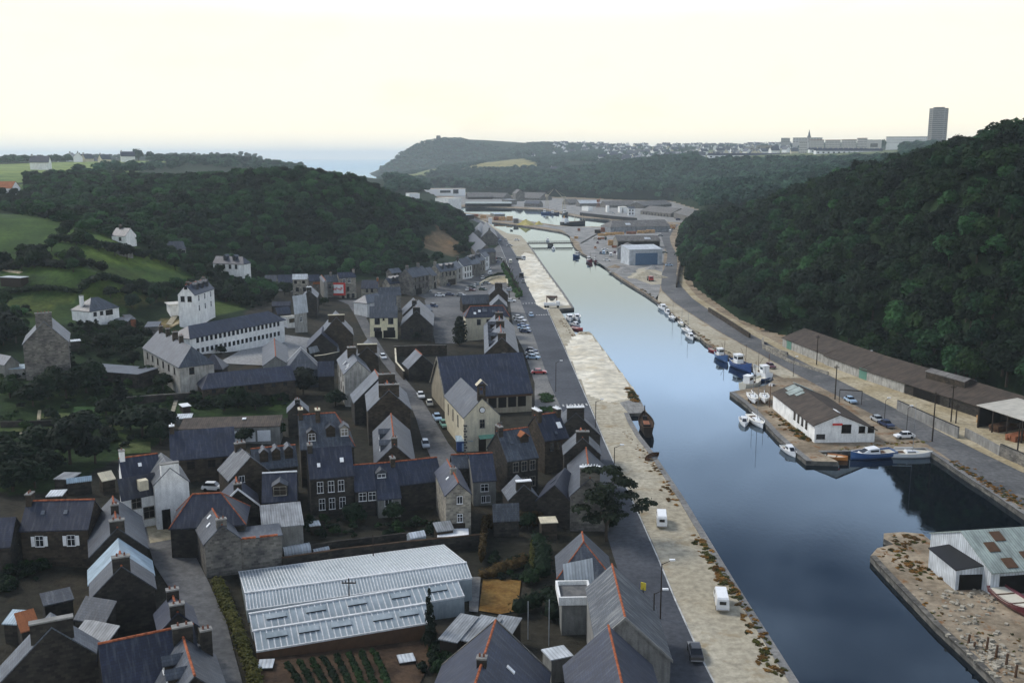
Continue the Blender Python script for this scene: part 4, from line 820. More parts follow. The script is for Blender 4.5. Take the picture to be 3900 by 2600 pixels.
H_('long dark-blue roof with bright orange ridge along the bottom edge', 'A', (845, 1232), (1640, 1066), (1000, 1900), 8.6, wall='stone_dark', roof='slate_navy', ridge='o', hw=4.6)
H_('wing with orange ridge and two dormers at the bottom of the lane', 'A', (1660, 1500), (1555, 1150), (1320, 1470), 8.2, wall='stone_dark', roof='slate_grey', ridge='o', ch=[(1, 1.9, 1.0), (.97, 1.1, 1.1, {'y': -.75})], dorm=[(.62, .75, {'side': 1, 'w': 1.2, 'h': 1.1, 'wall': 'wood_dark'}), (.3, .75, {'side': 1, 'w': 1.2, 'h': 1.1, 'wall': 'wood_dark'})])
H_('small blue slate house with short orange ridge and twin stacks in the lane', 'A', (1515, 960), (1470, 805), (1672, 1030), 7.4, wall='stone_dark', roof='slate_blue', ridge='o', ch=[(0, 1.5, .7), (1, 1.3, .6)])
H_('hipped dark slate house behind the stone cottage with small orange ridge', 'A', (1640, -42), (1885, -56), (1835, 215), 8.4, wall='stone_dark', roof='slate_navy', ridge='o', hip=(.75, .95))
H_('stone cottage with orange ridge and chimney on its front gable', 'A', (1892, 216), (1812, 82), (1768, 416), 7.2, wall='stone_grey', roof='slate_grey', ridge='o', ch=[(0, 1.3, .6)], sky=[(.5, .5, {'w': .5, 'h': .7}), (.8, .3, {'w': .5, 'h': .7})])
o_ = B_('blank stone building with strips of orange tiles on its wall top', 'B', (-12, 345), (386, 302), (360, 205), 5.0, 'stone_grey', 'slate_grey', 4.2)
for f in (.25, .72): put_box('ridge_tiles', o_.root, -o_.L / 2 + f * o_.L, -o_.D / 2, o_.zt + .1, 0, 2.4, .22, .3, 'ridge_orange')
B_('small outhouse with worn orange tile roof', 'A', (185, 1122), (330, 1082), (410, 905), 2.8, 'stone_dark', 'orange_tile', 4.0)
B_('pale corrugated lean-to beside the orange tile roof', 'A', (30, 1052), (150, 1058), (205, 950), 2.6, 'stone_dark', 'sheet_blue', 3.2)
B_('dark mono-pitch shed in the garden left of the blue sheet roof', 'A', (380, 900), (620, 845), (560, 760), 2.8, 'stone_dark', 'slate_grey', 3.4)
# --- white house group
H_('white house with dark slate roof and orange ridge above the lane', 'E', (1190, 900), (1560, 852), (1340, 1092), 9.4, wall='plaster_white', roof='slate_navy', ridge='o', ch=[(0, 1.0, 1.1, {'mat': 'plaster_white', 'pots': 1})], sky=[(.5, .45, {'w': .5, 'h': .6})])
H_('white cross wing with broad white chimney on its gable', 'E', (1690, 990), (1602, 842), (1902, 1160), 9.6, hw2=2.3, wall='plaster_white', roof='slate_streak', ch=[(0, 2.6, .5, {'mat': 'plaster_white', 'pots': 0, 'd': .9})], doors=[('a', .72, 1.2, 3.2, 'opening_shade')])
o_ = B_('white outshot with slate lean-to roof and two dark windows', 'E', (1210, 1292), (1560, 1222), (1602, 1056), 5.4, 'plaster_white', 'slate_navy', 7.6, win=[('n', [.4], 1.3, 1.3, 1.5, 'sx'), ('n', [.74], 3.1, 1.5, 1.7, 'sx')])
put_box('dormer', o_.root, .1 * o_.L, -o_.s_ * abs(o_.D) * .1, (o_.zt + o_.zb) / 2 + .35, 0, 1.3, 1.5, 1.2, 'plaster_cream')
B_('small shed with flat white roof behind the shuttered house', 'E', (465, 1276), (612, 1268), (620, 1212), 2.5, 'stone_brown', 'sheet_white')
B_('small shed with flat grey roof in the walled garden', 'E', (540, 1102), (698, 1105), (706, 1040), 2.5, 'stone_dark', 'sheet_grey')
B_('narrow lean-to with wavy blue and white roof sheets', 'E', (670, 1135), (905, 1106), (892, 1085), 2.4, 'stone_dark', 'sheet_blue', 2.7)
B_('small lean-to with ochre roof against the white house', 'E', (1020, 1120), (1140, 1095), (1130, 1020), 2.6, 'stone_brown', 'plaster_cream', 3.4)
H_('long house with even blue slate roof behind the white house', 'E', (1690, 632), (2322, 582), (1990, 884), 8.2, wall='stone_brown', roof='slate_blue', ch=[(0, .9, .9, {'cap': 'paint_white'})], win=[('e', [.3, .62, .85], 1.4, 1.2, 1.3, 'dx')])
o_ = B_('row of lock-up garages with white doors under a long brown sheet roof', 'D', (411, 985), (642, 977), (641, 953), 3.1, 'plaster_grey', 'asbestos_brown', 3.7, doors=[('n', .08 + .152 * k, 2.5, 2.2, 'paint_white') for k in range(6)])
chimney(o_.root, .12 * o_.L, .2 * abs(o_.D), o_.zt, 1.0, .6, .5, pots=0, cap='paint_white')
# --- middle
H_('tall grey-roofed house with three stone dormers and chimneys beside the garages', 'F', (880, 468), (1245, 446), (1150, 785), 11.8, wall='stone_brown', roof='slate_grey', ridge='o', hip=(0, .55), ch=[(0, 1.7, 1.0, {'cap': 'plaster_cream'}), (.36, 1.6, 1.1, {'cap': 'plaster_cream', 'y': .12})], dorm=[(.22, .82, {'wall': 'stone_brown', 'w': 1.5}), (.58, .72, {'wall': 'stone_brown', 'w': 1.5, 'st': 'd'}), (.84, .74, {'wall': 'stone_pale', 'w': 1.5})])
H_('dark house with six tall white windows facing the gardens', 'F', (970, 802), (1396, 770), (1195, 1076), 10.2, wall='stone_dark', roof='slate_navy', ch=[(0, 1.5, .6)], win=[('e', [.22, .47, .70], 1.75, .85, 1.75, 'w'), ('e', [.25, .48, .72], 4.6, .85, 1.75, 'w')], sky=[(.22, .62, {'w': .5, 'h': .7}), (.76, .5, {'w': .6, 'h': .8})])
H_('low dark house with two white windows beside the six-window house', 'F', (1420, 967), (1620, 952), (1570, 1205), 7.6, wall='stone_dark', roof='slate_blue', ridge='o', win=[('e', [.35, .82], 1.25, 1.1, 1.3, 'w')])
H_('cottage whose slate roof sweeps low over its doorway', 'F', (1622, 953), (1842, 934), (1815, 1285), 7.7, wall='plaster_grey', roof='slate_blue', ridge='o', ch=[(.97, 1.5, .7)], dorm=[(.28, .45, {'w': 1.6, 'h': .9, 'wall': 'slate_grey'})], win=[('e', [.45], .85, 1.1, 1.0, 'w')])
H_('long slate house with orange ridge and blank dark wall at the lane corner', 'F', (1845, 933), (2252, 890), (2080, 1132), 7.7, wall='stone_dark', roof='slate_blue', ridge='o')
H_('steep grey gable house with chimney and two dormers beside the street', 'F', (1835, 762), (1800, 456), (1640, 925), 9.4, wall='stone_brown', roof='slate_grey', ridge='o', ch=[(0, 1.0, 1.0)], dorm=[(.55, .7, {'side': 1, 'w': 1.5, 'h': 1.2, 'wall': 'slate_grey'}), (.2, .7, {'side': 1, 'w': 1.5, 'h': 1.2, 'wall': 'slate_grey'})])
H_('house with lichen-streaked pale slope and chimney left of the dormer row', 'F', (400, 882), (286, 776), (186, 1110), 8.6, wall='stone_brown', roof='slate_streak', ch=[(.9, 1.7, .6)], win=[('a', [.28], .2, .8, 1.0, 'w')])
H_('house with three pointed stone dormers under a grey roof', 'F', (410, 806), (842, 766), (640, 982), 8.8, wall='stone_dark', roof='slate_grey', ridge='o', dorm=[(.26, .72, {'wall': 'stone_brown', 'roof': 'slate_grey', 'st': 'd'}), (.54, .70, {'wall': 'stone_brown', 'st': 'd'}), (.83, .66, {'wall': 'stone_brown', 'st': 'd'})])
H_('dark-roofed house with white gutter and one stone gable dormer', 'F', (525, 1048), (858, 1030), (700, 1315), 8.2, wall='stone_dark', roof='slate_navy', ridge='paint_white', dorm=[(.52, .86, {'w': 2.2, 'h': 1.6, 'wall': 'stone_brown', 'roof': 'slate_grey', 'st': 's'})])
B_('shed with pale ribbed sheet roof in front of the white-gutter house', 'B', (226, 246), (568, 211), (553, 22), 4.0, 'plaster_grey', 'sheet_grey', 5.5)
H_('small slate gable with white coping left of the white-gutter house', 'F', (275, 1195), (258, 1088), (470, 1295), 6.4, wall='stone_dark', roof='slate_blue', ridge='o', ch=[(0, 1.2, .5)], rake=('paint_white', 'a'))
H_('little gabled house with dark chimney front above the garages', 'F', (870, 340), (868, 292), (772, 442), 7.4, wall='stone_dark', roof='slate_pale', ch=[(0, 1.0, .4)])
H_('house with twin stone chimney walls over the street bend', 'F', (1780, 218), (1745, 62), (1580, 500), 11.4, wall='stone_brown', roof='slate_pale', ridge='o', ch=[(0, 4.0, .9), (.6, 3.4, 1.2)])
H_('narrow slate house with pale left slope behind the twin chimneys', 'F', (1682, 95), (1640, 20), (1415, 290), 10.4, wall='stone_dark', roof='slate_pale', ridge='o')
# --- around the chapel and along the quay road
hall = H_('great slate-roofed market hall with pale gable and dark arcade', 'D', (1006, 819), (1199, 808.5), (1238, 897), 12.0, s=.92, wall='plaster_hall', roof='slate_blue', over=.35, name='market_hall', cat='hall', rake=('stone_pale', 'a'))
put_n = 5
for k in range(put_n): put_box('arcade_shade', hall.root, hall.x0 + (.42 + .115 * k) * hall.L, hall.se * hall.hw, 2.3, 0 if hall.se < 0 else math.pi, hall.L * .095, 2.6, .06, 'opening_shade')  # solid near-black panels: shade of the arcade put on as colour
put_box('arcade_beam', hall.root, hall.x0 + .5 * hall.L, hall.se * hall.hw, hall.ze - .7, 0 if hall.se < 0 else math.pi, hall.L * .99, .6, .12, 'wood_brown')
chap = H_('cream chapel with slate roof, round clock and bell turret', 'G', (555, 270), (366, 88), (385, 430), 10.8, s=1.0, wall='plaster_cream', roof='slate_grey', name='chapel', cat='chapel', over=.2, drop=1.5, win=[('e', [.3, .55, .8], 2.2, .6, 2.2, 'sx')], doors=[('a', .5, 1.5, 2.6, 'wood_dark')])
r_ = chap.root; ex = chap.x0
cb = MB(); cb.tube((0, 0, 0), (.16, 0, 0), .62, .62, 20); c_ = cb.build('clock', M['wood_dark'], r_); c_.location = (ex - .18, 0, chap.ze + 1.2); cb = MB(); cb.tube((-.05, 0, 0), (-.01, 0, 0), .5, .5, 20); cb.build('clock_face', M['paint_white'], c_)
tb = MB(); tb.box(-.55, .55, -.75, .75, chap.zr - 1.2, chap.zr + .5); tb.box(-.45, .45, -.75, -.45, chap.zr + .5, chap.zr + 2.3); tb.box(-.45, .45, .45, .75, chap.zr + .5, chap.zr + 2.3); tb.box(-.5, .5, -.8, .8, chap.zr + 2.3, chap.zr + 2.6)
b_ = tb.build('bell_turret', M['stone_brown'], r_); b_.location = (ex + .6, 0, 0)
tb = MB(); tb.slab([(-.7, 0, chap.zr + 3.6), (.7, 0, chap.zr + 3.6), (.7, 1.1, chap.zr + 2.55), (-.7, 1.1, chap.zr + 2.55)], .12); tb.slab([(-.7, 0, chap.zr + 3.6), (.7, 0, chap.zr + 3.6), (.7, -1.1, chap.zr + 2.55), (-.7, -1.1, chap.zr + 2.55)], .12); tb.build('turret_roof', M['plaster_cream'], b_)
tb = MB(); tb.tube((0, 0, chap.zr + 1.5), (0, 0, chap.zr + 2.0), .3, .12, 10); tb.build('bell', M['rust'], b_)
for sy in (-1, 1):
    q = MB()
    for k in range(10): q.box(ex - .06, ex + (.55 if k % 2 else .3), sy * chap.hw - (.05 if sy > 0 else (.55 if k % 2 else .3) - .05) * 1 + (0 if sy > 0 else 0) - (.5 if sy > 0 and k % 2 else .25 if sy > 0 else 0), sy * chap.hw + (.06 if sy > 0 else (.5 if k % 2 else .25) - .06), .2 + k * .55, .2 + k * .55 + .42)
    q.build('corner_stones', M['stone_grey'], r_)
put_window(r_, ex, 0, chap.ze - 1.6, -math.pi / 2, .9, 1.6, 's')
aw = MB(); aw.slab([(-1.4, -2.4, 2.9), (-1.4, .8, 2.9), (-.03, .8, 3.3), (-.03, -2.4, 3.3)], .08); a_ = aw.build('awning', M['green_paint'], r_); a_.location = (ex, 0, 0)
H_('navy slate house with a square skylight between two white-capped stacks', 'G', (1030, 425), (1240, 398), (1205, 632), 10.4, wall='stone_brown', roof='slate_navy', ridge='o', ch=[(0, 2.6, 1.0, {'cap': 'paint_white', 'pots': 4}), (1, 1.8, .8, {'cap': 'paint_white'})], sky=[(.8, .52, {'w': .9, 'h': 1.3}), (.55, .8, {'w': .5, 'h': .6, 'mat': 'slate_pale'})], win=[('e', [.3, .6, .85], 1.6, .85, 1.5, 'd')])
H_('dark gabled house with white-topped stack on the quay road by the zebra crossing', 'G', (1395, 400), (1350, 335), (1570, 540), 10.8, wall='stone_dark', roof='slate_grey', ch=[(0, 3.2, .9, {'cap': 'paint_white', 'pots': 5})])
H_('house with big broken dormer in its grey slope behind the stone gables', 'G', (690, 567), (960, 533), (905, 808), 10.8, wall='stone_dark', roof='slate_grey', ridge='o', ch=[(0, 1.9, .8)], dorm=[(.74, .5, {'w': 1.5, 'h': 1.1, 'wall': 'stone_brown', 'roof': 'orange_tile', 'st': 'd'})], win=[('e', [.27, .55, .82], 1.5, .9, 1.6, 's'), ('e', [.27, .55, .82], 4.4, .9, 1.6, 's')], sky=[(.32, .45, {'w': .6, 'h': .7, 'mat': 'slate_pale'})])
H_('narrow cream gable house with two small windows and a garage door', 'G', (342, 1026), (242, 822), (208, 1082), 8.6, wall='stone_pale', roof='slate_blue', ridge='o', ch=[(.45, .9, .5)], win=[('a', [.55], 1.0, .75, 1.1, 'w'), ('a', [.55], 3.9, .75, 1.2, 'w')], doors=[('a', .5, 2.0, 2.0, 'wood_dark')], sky=[(.4, .5, {'w': .5, 'h': .6})])
H_('blue slate house with a glazed back wall behind the cream gable', 'G', (442, 772), (642, 760), (592, 1000), 7.9, wall='plaster_grey', roof='slate_blue', ridge='o', win=[('e', [.5], 1.4, 1.2, 1.2, 'w'), ('e', [.45, .65], 3.4, .6, 1.1, 'w')])
H_('low slate roof joining the row to the cream gable', 'G', (280, 778), (440, 770), (365, 885), 7.2, wall='stone_dark', roof='slate_grey', ridge='o')
H_('stone house at the roadside with a large white-topped chimney gable', 'G', (1522, 985), (1486, 716), (1340, 1062), 8.8, wall='stone_grey', roof='slate_grey', ridge='o', ch=[(0, 3.1, 1.6, {'cap': 'paint_white', 'pots': 6})])
H_('streaky slate house with short orange ridge next to the quay road', 'G', (1456, 622), (1440, 542), (1290, 760), 10.4, wall='stone_dark', roof='slate_streak', ridge='o', ch=[(0, 2.2, .9)])
H_('small stone gable with white copings among the dark back yards', 'G', (930, 1042), (868, 955), (830, 1060), 6.6, wall='stone_dark', roof='slate_pale', hw=2.4, ch=[(0, 2.4, .4, {'cap': 'paint_white', 'pots': 0})])
H_('dark narrow back wing with one skylight beside the roadside stone house', 'G', (1205, 1045), (1300, 893), (1160, 1060), 7.2, wall='stone_dark', roof='slate_navy', hw=2.9, sky=[(.5, .4, {'w': .8, 'h': 1.2, 'mat': 'slate_pale'})])
B_('low slate lean-to behind the walled pit garden', 'G', (660, 1346), (882, 1336), (832, 1240), 3.2, 'stone_dark', 'slate_grey', 4.8)
B_('open shed with tan flat roof beside the red car', 'G', (1088, 1386), (1228, 1380), (1204, 1330), 2.8, 'stone_brown', 'plaster_cream')
# --- bottom centre
H_('deep blue slate roof with orange ridge beside the three sheds', 'C', (195, 1620), (400, 990), (866, 1243), 8.8, wall='stone_dark', roof='slate_blue', ridge='o', ch=[(.42, .9, .5)], sky=[(.62, .42, {'w': .45, 'h': 1.0}), (.22, .5, {'w': .45, 'h': 1.0})], rake=('stone_grey', 'b'))
H_('broad slate roof with orange ridge at the bottom of the quay road', 'C', (1455, 1600), (1320, 1030), (957, 1290), 9.2, wall='stone_dark', roof='slate_blue', ridge='o')
H_('grey house with pale streaked slope and long orange ridge by the quay road', 'C', (1455, 955), (1350, 532), (1190, 950), 9.8, wall='concrete', roof='slate_streak', ridge='o', hw2=5.0, rake=('concrete', 'a'))
B_('flat-roofed annex with pale parapet against the streaked roof', 'C', (940, 822), (1165, 818), (1158, 700), 4.6, 'plaster_grey', 'asphalt_old', parapet='plaster_white')
B_('lean-to with bright white sheet roof behind the streaked roof', 'C', (972, 688), (1195, 640), (1160, 530), 4.4, 'plaster_white', 'sheet_white', 6.2)
H_('grey hipped house with tiny orange ridge above the white sheet roof', 'C', (1118, 345), (1106, 268), (905, 556), 7.6, wall='stone_dark', roof='slate_grey', ridge='o', hip=(1.1, 0))
B_('little shed with cream sheet roof between the two bottom slate houses', 'C', (856, 1302), (1022, 1268), (1012, 1178), 3.0, 'plaster_grey', 'sheet_white')
for nm, p0, p1, p2 in (('the sheet-roofed garden shed nearest the greenhouses, first of three', (1735, 1185), (1880, 1215), (1845, 962)), ('middle one of the three sheet-roofed garden sheds', (1918, 1192), (2088, 1228), (2005, 970)), ('sheet-roofed garden shed half behind the blue slate roof, last of three', (2105, 1205), (2290, 1235), (2240, 985))):
    B_(nm, 'B', p0, p1, p2, 2.4, 'wood_dark', 'sheet_grey', 2.9, group='three garden sheds')
# --- upper town
H_('tall grey stone house with huge chimney gable standing alone at the left', 'b', (435, 712), (462, 632), (250, 882), 13.0, s=1.05, wall='stone_grey', roof='slate_pale', ch=[(0, 3.3, 1.7, {'pots': 4})], z0=None)
H_('white bungalow with hipped slate roof below the fields', 'b', (905, 480), (975, 470), (890, 612), 6.8, s=.8, wall='plaster_white', roof='slate_grey', hip=(1, 1), ch=[(.12, 1.0, 1.0, {'mat': 'plaster_white', 'pots': 0, 'y': -.2})], win=[('e', [.18, .4], 1.1, .9, 1.0, 'd'), ('e', [.66], 1.2, 2.2, 1.3, 'dx'), ('b', [.3, .7], 1.1, .8, 1.1, 'd')])
H_('tall white house with three dormers on the slope above the school', 'b', (1846, 352), (2045, 292), (2030, 415), 11.5, s=1.1, wall='plaster_white', roof='slate_blue', ridge='o', ch=[(.1, .9, .5), (.9, .9, .5)], dorm=[(.3, .7, {'st': 'd'}), (.55, .7, {'st': 'd'}), (.8, .7, {'st': 'd'})], win=[('a', [.3, .72], 1.4, 1.1, 1.5, 'd'), ('a', [.5], -1.9, .8, .9, 'd'), ('e', [.2, .5, .8], 1.5, .9, 1.6, 'w'), ('e', [.2, .5, .8], 4.4, .9, 1.6, 'w')])
B_('flat-roofed white porch block in front of the tall white house', 'b', (1690, 548), (1925, 532), (1950, 505), 3.6, 'plaster_white', 'sheet_cream', over=.5, win=[('n', [.7], 1.4, .9, .7, 'd')])
H_('long white school with two rows of windows behind the courtyard', 'D', (432, 748), (616, 714), (552, 752), 8.6, s=.7, wall='plaster_white', roof='slate_blue', hip=(.8, .8), over=.4, name='school', cat='school', win=[('e', 20, 1.15, 1.0, 1.3, 'wn'), ('e', 20, 4.0, 1.0, 1.3, 'wn')])
H_('slate-roofed house with a row of dark chimneys and mottled pale walls', 'b', (1905, 962), (1575, 805), (1630, 1082), 9.8, wall='plaster_dirty', roof='slate_grey', hip=(.75, 0), ch=[(.92, .9, 1.3), (.72, .9, 1.5), (.52, 1.2, 1.5), (.36, .9, 1.3)], win=[('a', [.35], 1.3, 1.0, 1.4, 'd'), ('e', 6, 1.6, .9, 1.4, 'd')])
H_('little slate pyramid roof at the courtyard corner', 'b', (2115, 1040), (2130, 1040), (2118, 1180), 6.2, s=1.2, wall='stone_dark', roof='slate_navy', hip=(1, 1))
H_('long low slate building closing the courtyard on the near side', 'D', (479, 857), (668, 839), (560, 882), 6.6, s=.75, wall='stone_brown', roof='slate_blue', hip=(.6, 0), win=[('e', 7, .9, .8, .8, 'd')])
H_('narrow slate shed with orange ridge at the courtyard edge', 'c', (652, 1062), (640, 886), (776, 1086), 6.2, s=.7, wall='plaster_grey', roof='slate_grey', ridge='o')
H_('slate-hung gable trimmed in white beside the courtyard', 'n', (458, 856), (448, 812), (735, 1065), 8.2, s=1.0, wall='slate_grey', roof='slate_grey', hip=(1.15, 0), rake=('paint_white', 'b'), eave_trim='paint_white')
B_('slate lean-to linking the white-trimmed gable to the skylight house', 'c', (1078, 1256), (1232, 1250), (1226, 1116), 3.8, 'stone_dark', 'slate_blue', 6.6)
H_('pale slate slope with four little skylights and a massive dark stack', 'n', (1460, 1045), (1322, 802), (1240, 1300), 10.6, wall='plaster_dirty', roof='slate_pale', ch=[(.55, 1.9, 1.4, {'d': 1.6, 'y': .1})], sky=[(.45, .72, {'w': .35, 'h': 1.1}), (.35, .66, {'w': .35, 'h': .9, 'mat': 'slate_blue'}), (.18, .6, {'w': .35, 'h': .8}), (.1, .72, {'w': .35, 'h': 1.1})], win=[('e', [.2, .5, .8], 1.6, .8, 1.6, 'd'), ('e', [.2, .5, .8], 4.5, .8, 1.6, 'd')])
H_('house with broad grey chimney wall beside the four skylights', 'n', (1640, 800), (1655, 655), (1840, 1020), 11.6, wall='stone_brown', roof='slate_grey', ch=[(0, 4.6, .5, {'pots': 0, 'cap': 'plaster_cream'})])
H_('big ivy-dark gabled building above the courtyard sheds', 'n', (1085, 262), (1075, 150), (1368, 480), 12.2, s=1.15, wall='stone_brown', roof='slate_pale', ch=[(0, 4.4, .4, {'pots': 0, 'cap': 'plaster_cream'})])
H_('blue slate back roof left of the big ivy-dark gable', 'n', (818, 560), (838, 430), (590, 660), 8.2, wall='stone_dark', roof='slate_blue')
B_('small pale lean-to roof below the blue slate back roof', 'n', (610, 886), (822, 832), (812, 792), 3.6, 'stone_dark', 'sheet_grey', 4.2)
B_('upper of two pale shed roofs in the dark yard by the ivy-dark gable', 'n', (1028, 742), (1212, 700), (1205, 655), 3.8, 'plaster_grey', 'sheet_grey', 4.6)
B_('lower of two pale shed roofs in the dark yard by the ivy-dark gable', 'n', (985, 882), (1132, 840), (1128, 785), 3.2, 'plaster_grey', 'sheet_grey', 4.0)
wall_line('dark wall with a pale coping below the two shed roofs', 'n', [(700, 965), (880, 945), (1130, 890)], 3.2, 'stone_dark', .5, cope='plaster_cream')
H_('slate shed with pale left slope inside the walled yard by the hall', 'c', (2110, 1046), (2046, 992), (1970, 1172), 6.8, wall='stone_dark', roof='slate_pale', ridge='o')
wall_line('tall dark wall behind the slate shed by the market hall', 'c', [(1832, 962), (2090, 955), (2352, 950)], 3.0, 'stone_brown', .5, cope='stone_grey')
wall_line('pale-topped wall bending along the street by the slate shed', 'c', [(1842, 975), (1852, 1120), (1930, 1210)], 2.4, 'stone_brown', .45, cope='plaster_cream')
H_('yellow house with two wide garage openings and grey slate roof', 'c', (1590, 564), (1862, 560), (1715, 672), 9.8, wall='plaster_yellow', roof='slate_grey', win=[('e', [.27, .76], 1.3, 1.5, 1.9, 'on'), ('e', [.5], .8, .5, .6, 'd'), ('e', [.27, .76], 3.9, 2.2, 1.0, 'dn')], doors=[('e', .3, 2.4, 2.2, 'opening_shade'), ('e', .7, 3.8, 2.4, 'opening_shade')])
H_('grey slate roof directly behind the yellow house', 'c', (1640, 458), (1850, 455), (1750, 560), 9.4, wall='stone_brown', roof='slate_grey')
H_('upper grey slate roof behind the yellow house', 'c', (1668, 376), (1890, 370), (1780, 452), 8.4, wall='stone_pale', roof='slate_grey')
H_('white hall with hipped pale slate roof and one big white door', 'l', (1835, 1048), (2050, 1012), (1800, 1205), 7.4, s=.75, wall='plaster_white', roof='slate_pale', hip=(.8, 0), doors=[('e', .35, 4.2, 3.0, 'paint_white')])
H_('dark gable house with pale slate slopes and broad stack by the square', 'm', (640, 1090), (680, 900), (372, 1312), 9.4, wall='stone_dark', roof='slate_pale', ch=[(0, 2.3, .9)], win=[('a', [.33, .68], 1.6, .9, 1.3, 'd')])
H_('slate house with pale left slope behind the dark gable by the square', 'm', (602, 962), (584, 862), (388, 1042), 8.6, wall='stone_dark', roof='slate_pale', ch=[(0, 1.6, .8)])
B_('small grey lean-to at the edge of the square', 'm', (742, 1096), (926, 1090), (920, 986), 3.4, 'stone_dark', 'slate_grey', 4.4)
# --- houses at the foot of the wooded hill
H_('old slate villa with white ground floor under the wooded hill', 'c', (62, 64), (325, 72), (180, 136), 9.6, wall='plaster_white', roof='slate_blue', hip=(0, .7), dorm=[(.35, .6, {'st': 'd'}), (.65, .6, {'st': 'd'})], win=[('e', [.15, .35, .55, .75], 1.3, .9, 1.5, 'd')])
wall_line('grey terrace wall stepping down below the old villa', 'c', [(170, 215), (300, 205), (440, 275)], 3.5, 'stone_grey', .8)
H_('low old shed with grey roof at the left of the hill-foot row', 'l', (45, 692), (248, 690), (150, 815), 5.2, wall='plaster_grey', roof='slate_grey', doors=[('e', .45, 3.2, 2.0, 'opening_shade')])
H_('blue slate cottage beside the white-roofed stone house', 'l', (272, 690), (520, 682), (400, 822), 6.4, wall='plaster_dirty', roof='slate_blue', win=[('e', [.4, .75], 1.2, 1.1, 1.3, 'd')])
H_('stone house with a white sheet roof at the foot of the hill', 'l', (542, 676), (800, 673), (670, 752), 9.4, wall='stone_pale', roof='sheet_white', win=[('e', [.2, .75], 1.4, .9, 1.0, 'd'), ('e', [.3, .8], 4.2, 1, 1.4, 'd'), ('e', [.25], 7, 1.4, 1.6, 'd')], over=.3)
H_('slate house tucked right of the white sheet roof', 'l', (805, 690), (1010, 680), (900, 790), 7.0, wall='stone_grey', roof='slate_blue')
H_('grey slate gable pointing down towards the billboard', 'l', (1130, 790), (1052, 692), (1240, 918), 7.6, wall='plaster_grey', roof='slate_pale', ridge='o')
H_('grey stone house left of the pale three-storey house', 'l', (1110, 692), (1330, 682), (1220, 800), 8.6, wall='stone_grey', roof='slate_grey', ch=[(.5, .9, .8)], win=[('e', [.3, .7], 2, .9, 1.4, 'd')])
H_('pale stone house with dark slate roof rising above the billboard', 'l', (1342, 648), (1642, 632), (1500, 732), 10.0, wall='stone_pale', roof='slate_blue', ch=[(1, 1.1, .8)], win=[('e', [.3, .6], 1.4, 1.0, 1.6, 'w'), ('e', [.5], 4.6, 1, 1.6, 'd'), ('e', [.2, .5, .8], 7.4, 1, 1.6, 'd')])
H_('low blue slate house with pale end wall right of the billboard', 'l', (1782, 782), (2075, 782), (1930, 922), 6.6, wall='stone_pale', roof='slate_blue', ch=[(.95, 1.0, .9, {'mat': 'orange_tile'})], win=[('e', [.35, .65], 1.1, .8, 1.3, 'd')])
B_('outhouse with bright orange tile roof near the billboard', 'l', (905, 990), (1022, 984), (952, 852), 2.6, 'stone_grey', 'orange_tile', 5.6)
H_('dark narrow gable with tall stack and pale right slope near the orange roof', 'l', (832, 965), (868, 892), (672, 1150), 9.2, wall='stone_dark', roof='slate_pale', ch=[(0, 1.6, 1.0, {'cap': 'paint_white'})])
H_('low navy slate roof behind the school end', 'l', (175, 1165), (500, 1162), (335, 1232), 5.6, wall='stone_dark', roof='slate_navy')
H_('small blue slate roof touching the school end', 'l', (232, 1272), (470, 1254), (345, 1378), 5.6, wall='stone_dark', roof='slate_blue')
B_('square pale tower house with white sloping parapet', 'l', (566, 1252), (788, 1218), (735, 1180), 8.6, 'plaster_dirty', 'sheet_white', 9.4, win=[('n', [.5], 1.5, .9, 1.2, 'w'), ('n', [.5], 4.4, .9, 1.3, 'w')], over=.3)
B_('low white house between the school and the tower house', 'l', (440, 1440), (590, 1415), (560, 1385), 3.8, 'plaster_white', 'sheet_cream', win=[('n', [.4, .75], 1.4, 1.1, 1.1, 'd')])
# --- street row running away to the right under the hill
H_('small grey house highest on the left of the street row', 'm', (142, 347), (320, 325), (225, 412), 8.0, wall='stone_grey', roof='slate_pale', win=[('e', [.35, .7], 1.4, .8, 1.5, 'd')])
H_('low slate house with three dark dormers at the street corner', 'm', (92, 512), (352, 482), (232, 602), 6.6, wall='stone_pale', roof='slate_blue', dorm=[(.3, .75, {'st': 'd'}), (.55, .75, {'st': 'd'}), (.8, .75, {'st': 'd'})])
H_('tall grey stone house on the corner of the street and the square', 'm', (440, 345), (742, 290), (640, 482), 11.0, wall='stone_grey', roof='slate_grey', ch=[(.1, 1.2, 1.0), (.75, 1.2, 1.2)], win=[('e', [.15, .4, .62, .85], 1.5, .8, 1.6, 'd'), ('e', [.15, .4, .62, .85], 4.4, .8, 1.6, 'd')], doors=[('e', .35, 4.5, 2.6, 'opening_shade')])
H_('narrow pale house next to the tall grey corner house', 'm', (790, 330), (880, 310), (900, 470), 9.0, wall='stone_pale', roof='slate_grey', win=[('e', [.5], 1.5, .8, 1.6, 'd'), ('e', [.5], 4.2, .8, 1.6, 'd')], doors=[('e', .6, 1.6, 2.4, 'opening_shade')])
H_('slate house with dormers and dark shopfront midway along the street row', 'm', (962, 262), (1262, 225), (1190, 375), 9.8, wall='stone_pale', roof='slate_pale', ch=[(0, 1.2, .9)], dorm=[(.25, .75, {'st': 'd'}), (.6, .75, {'st': 'd'}), (.85, .75, {'st': 'd'})], win=[('e', 4, 1.6, .8, 1.6, 'd')], doors=[('e', .7, 5, 2.6, 'wood_dark')])
H_('pale narrow gable house in the middle of the street row', 'm', (1265, 235), (1365, 205), (1385, 330), 9.0, wall='plaster_dirty', roof='slate_grey', win=[('e', [.5], 1.5, .9, 1.6, 'd'), ('e', [.5], 4.2, .9, 1.6, 'd')])
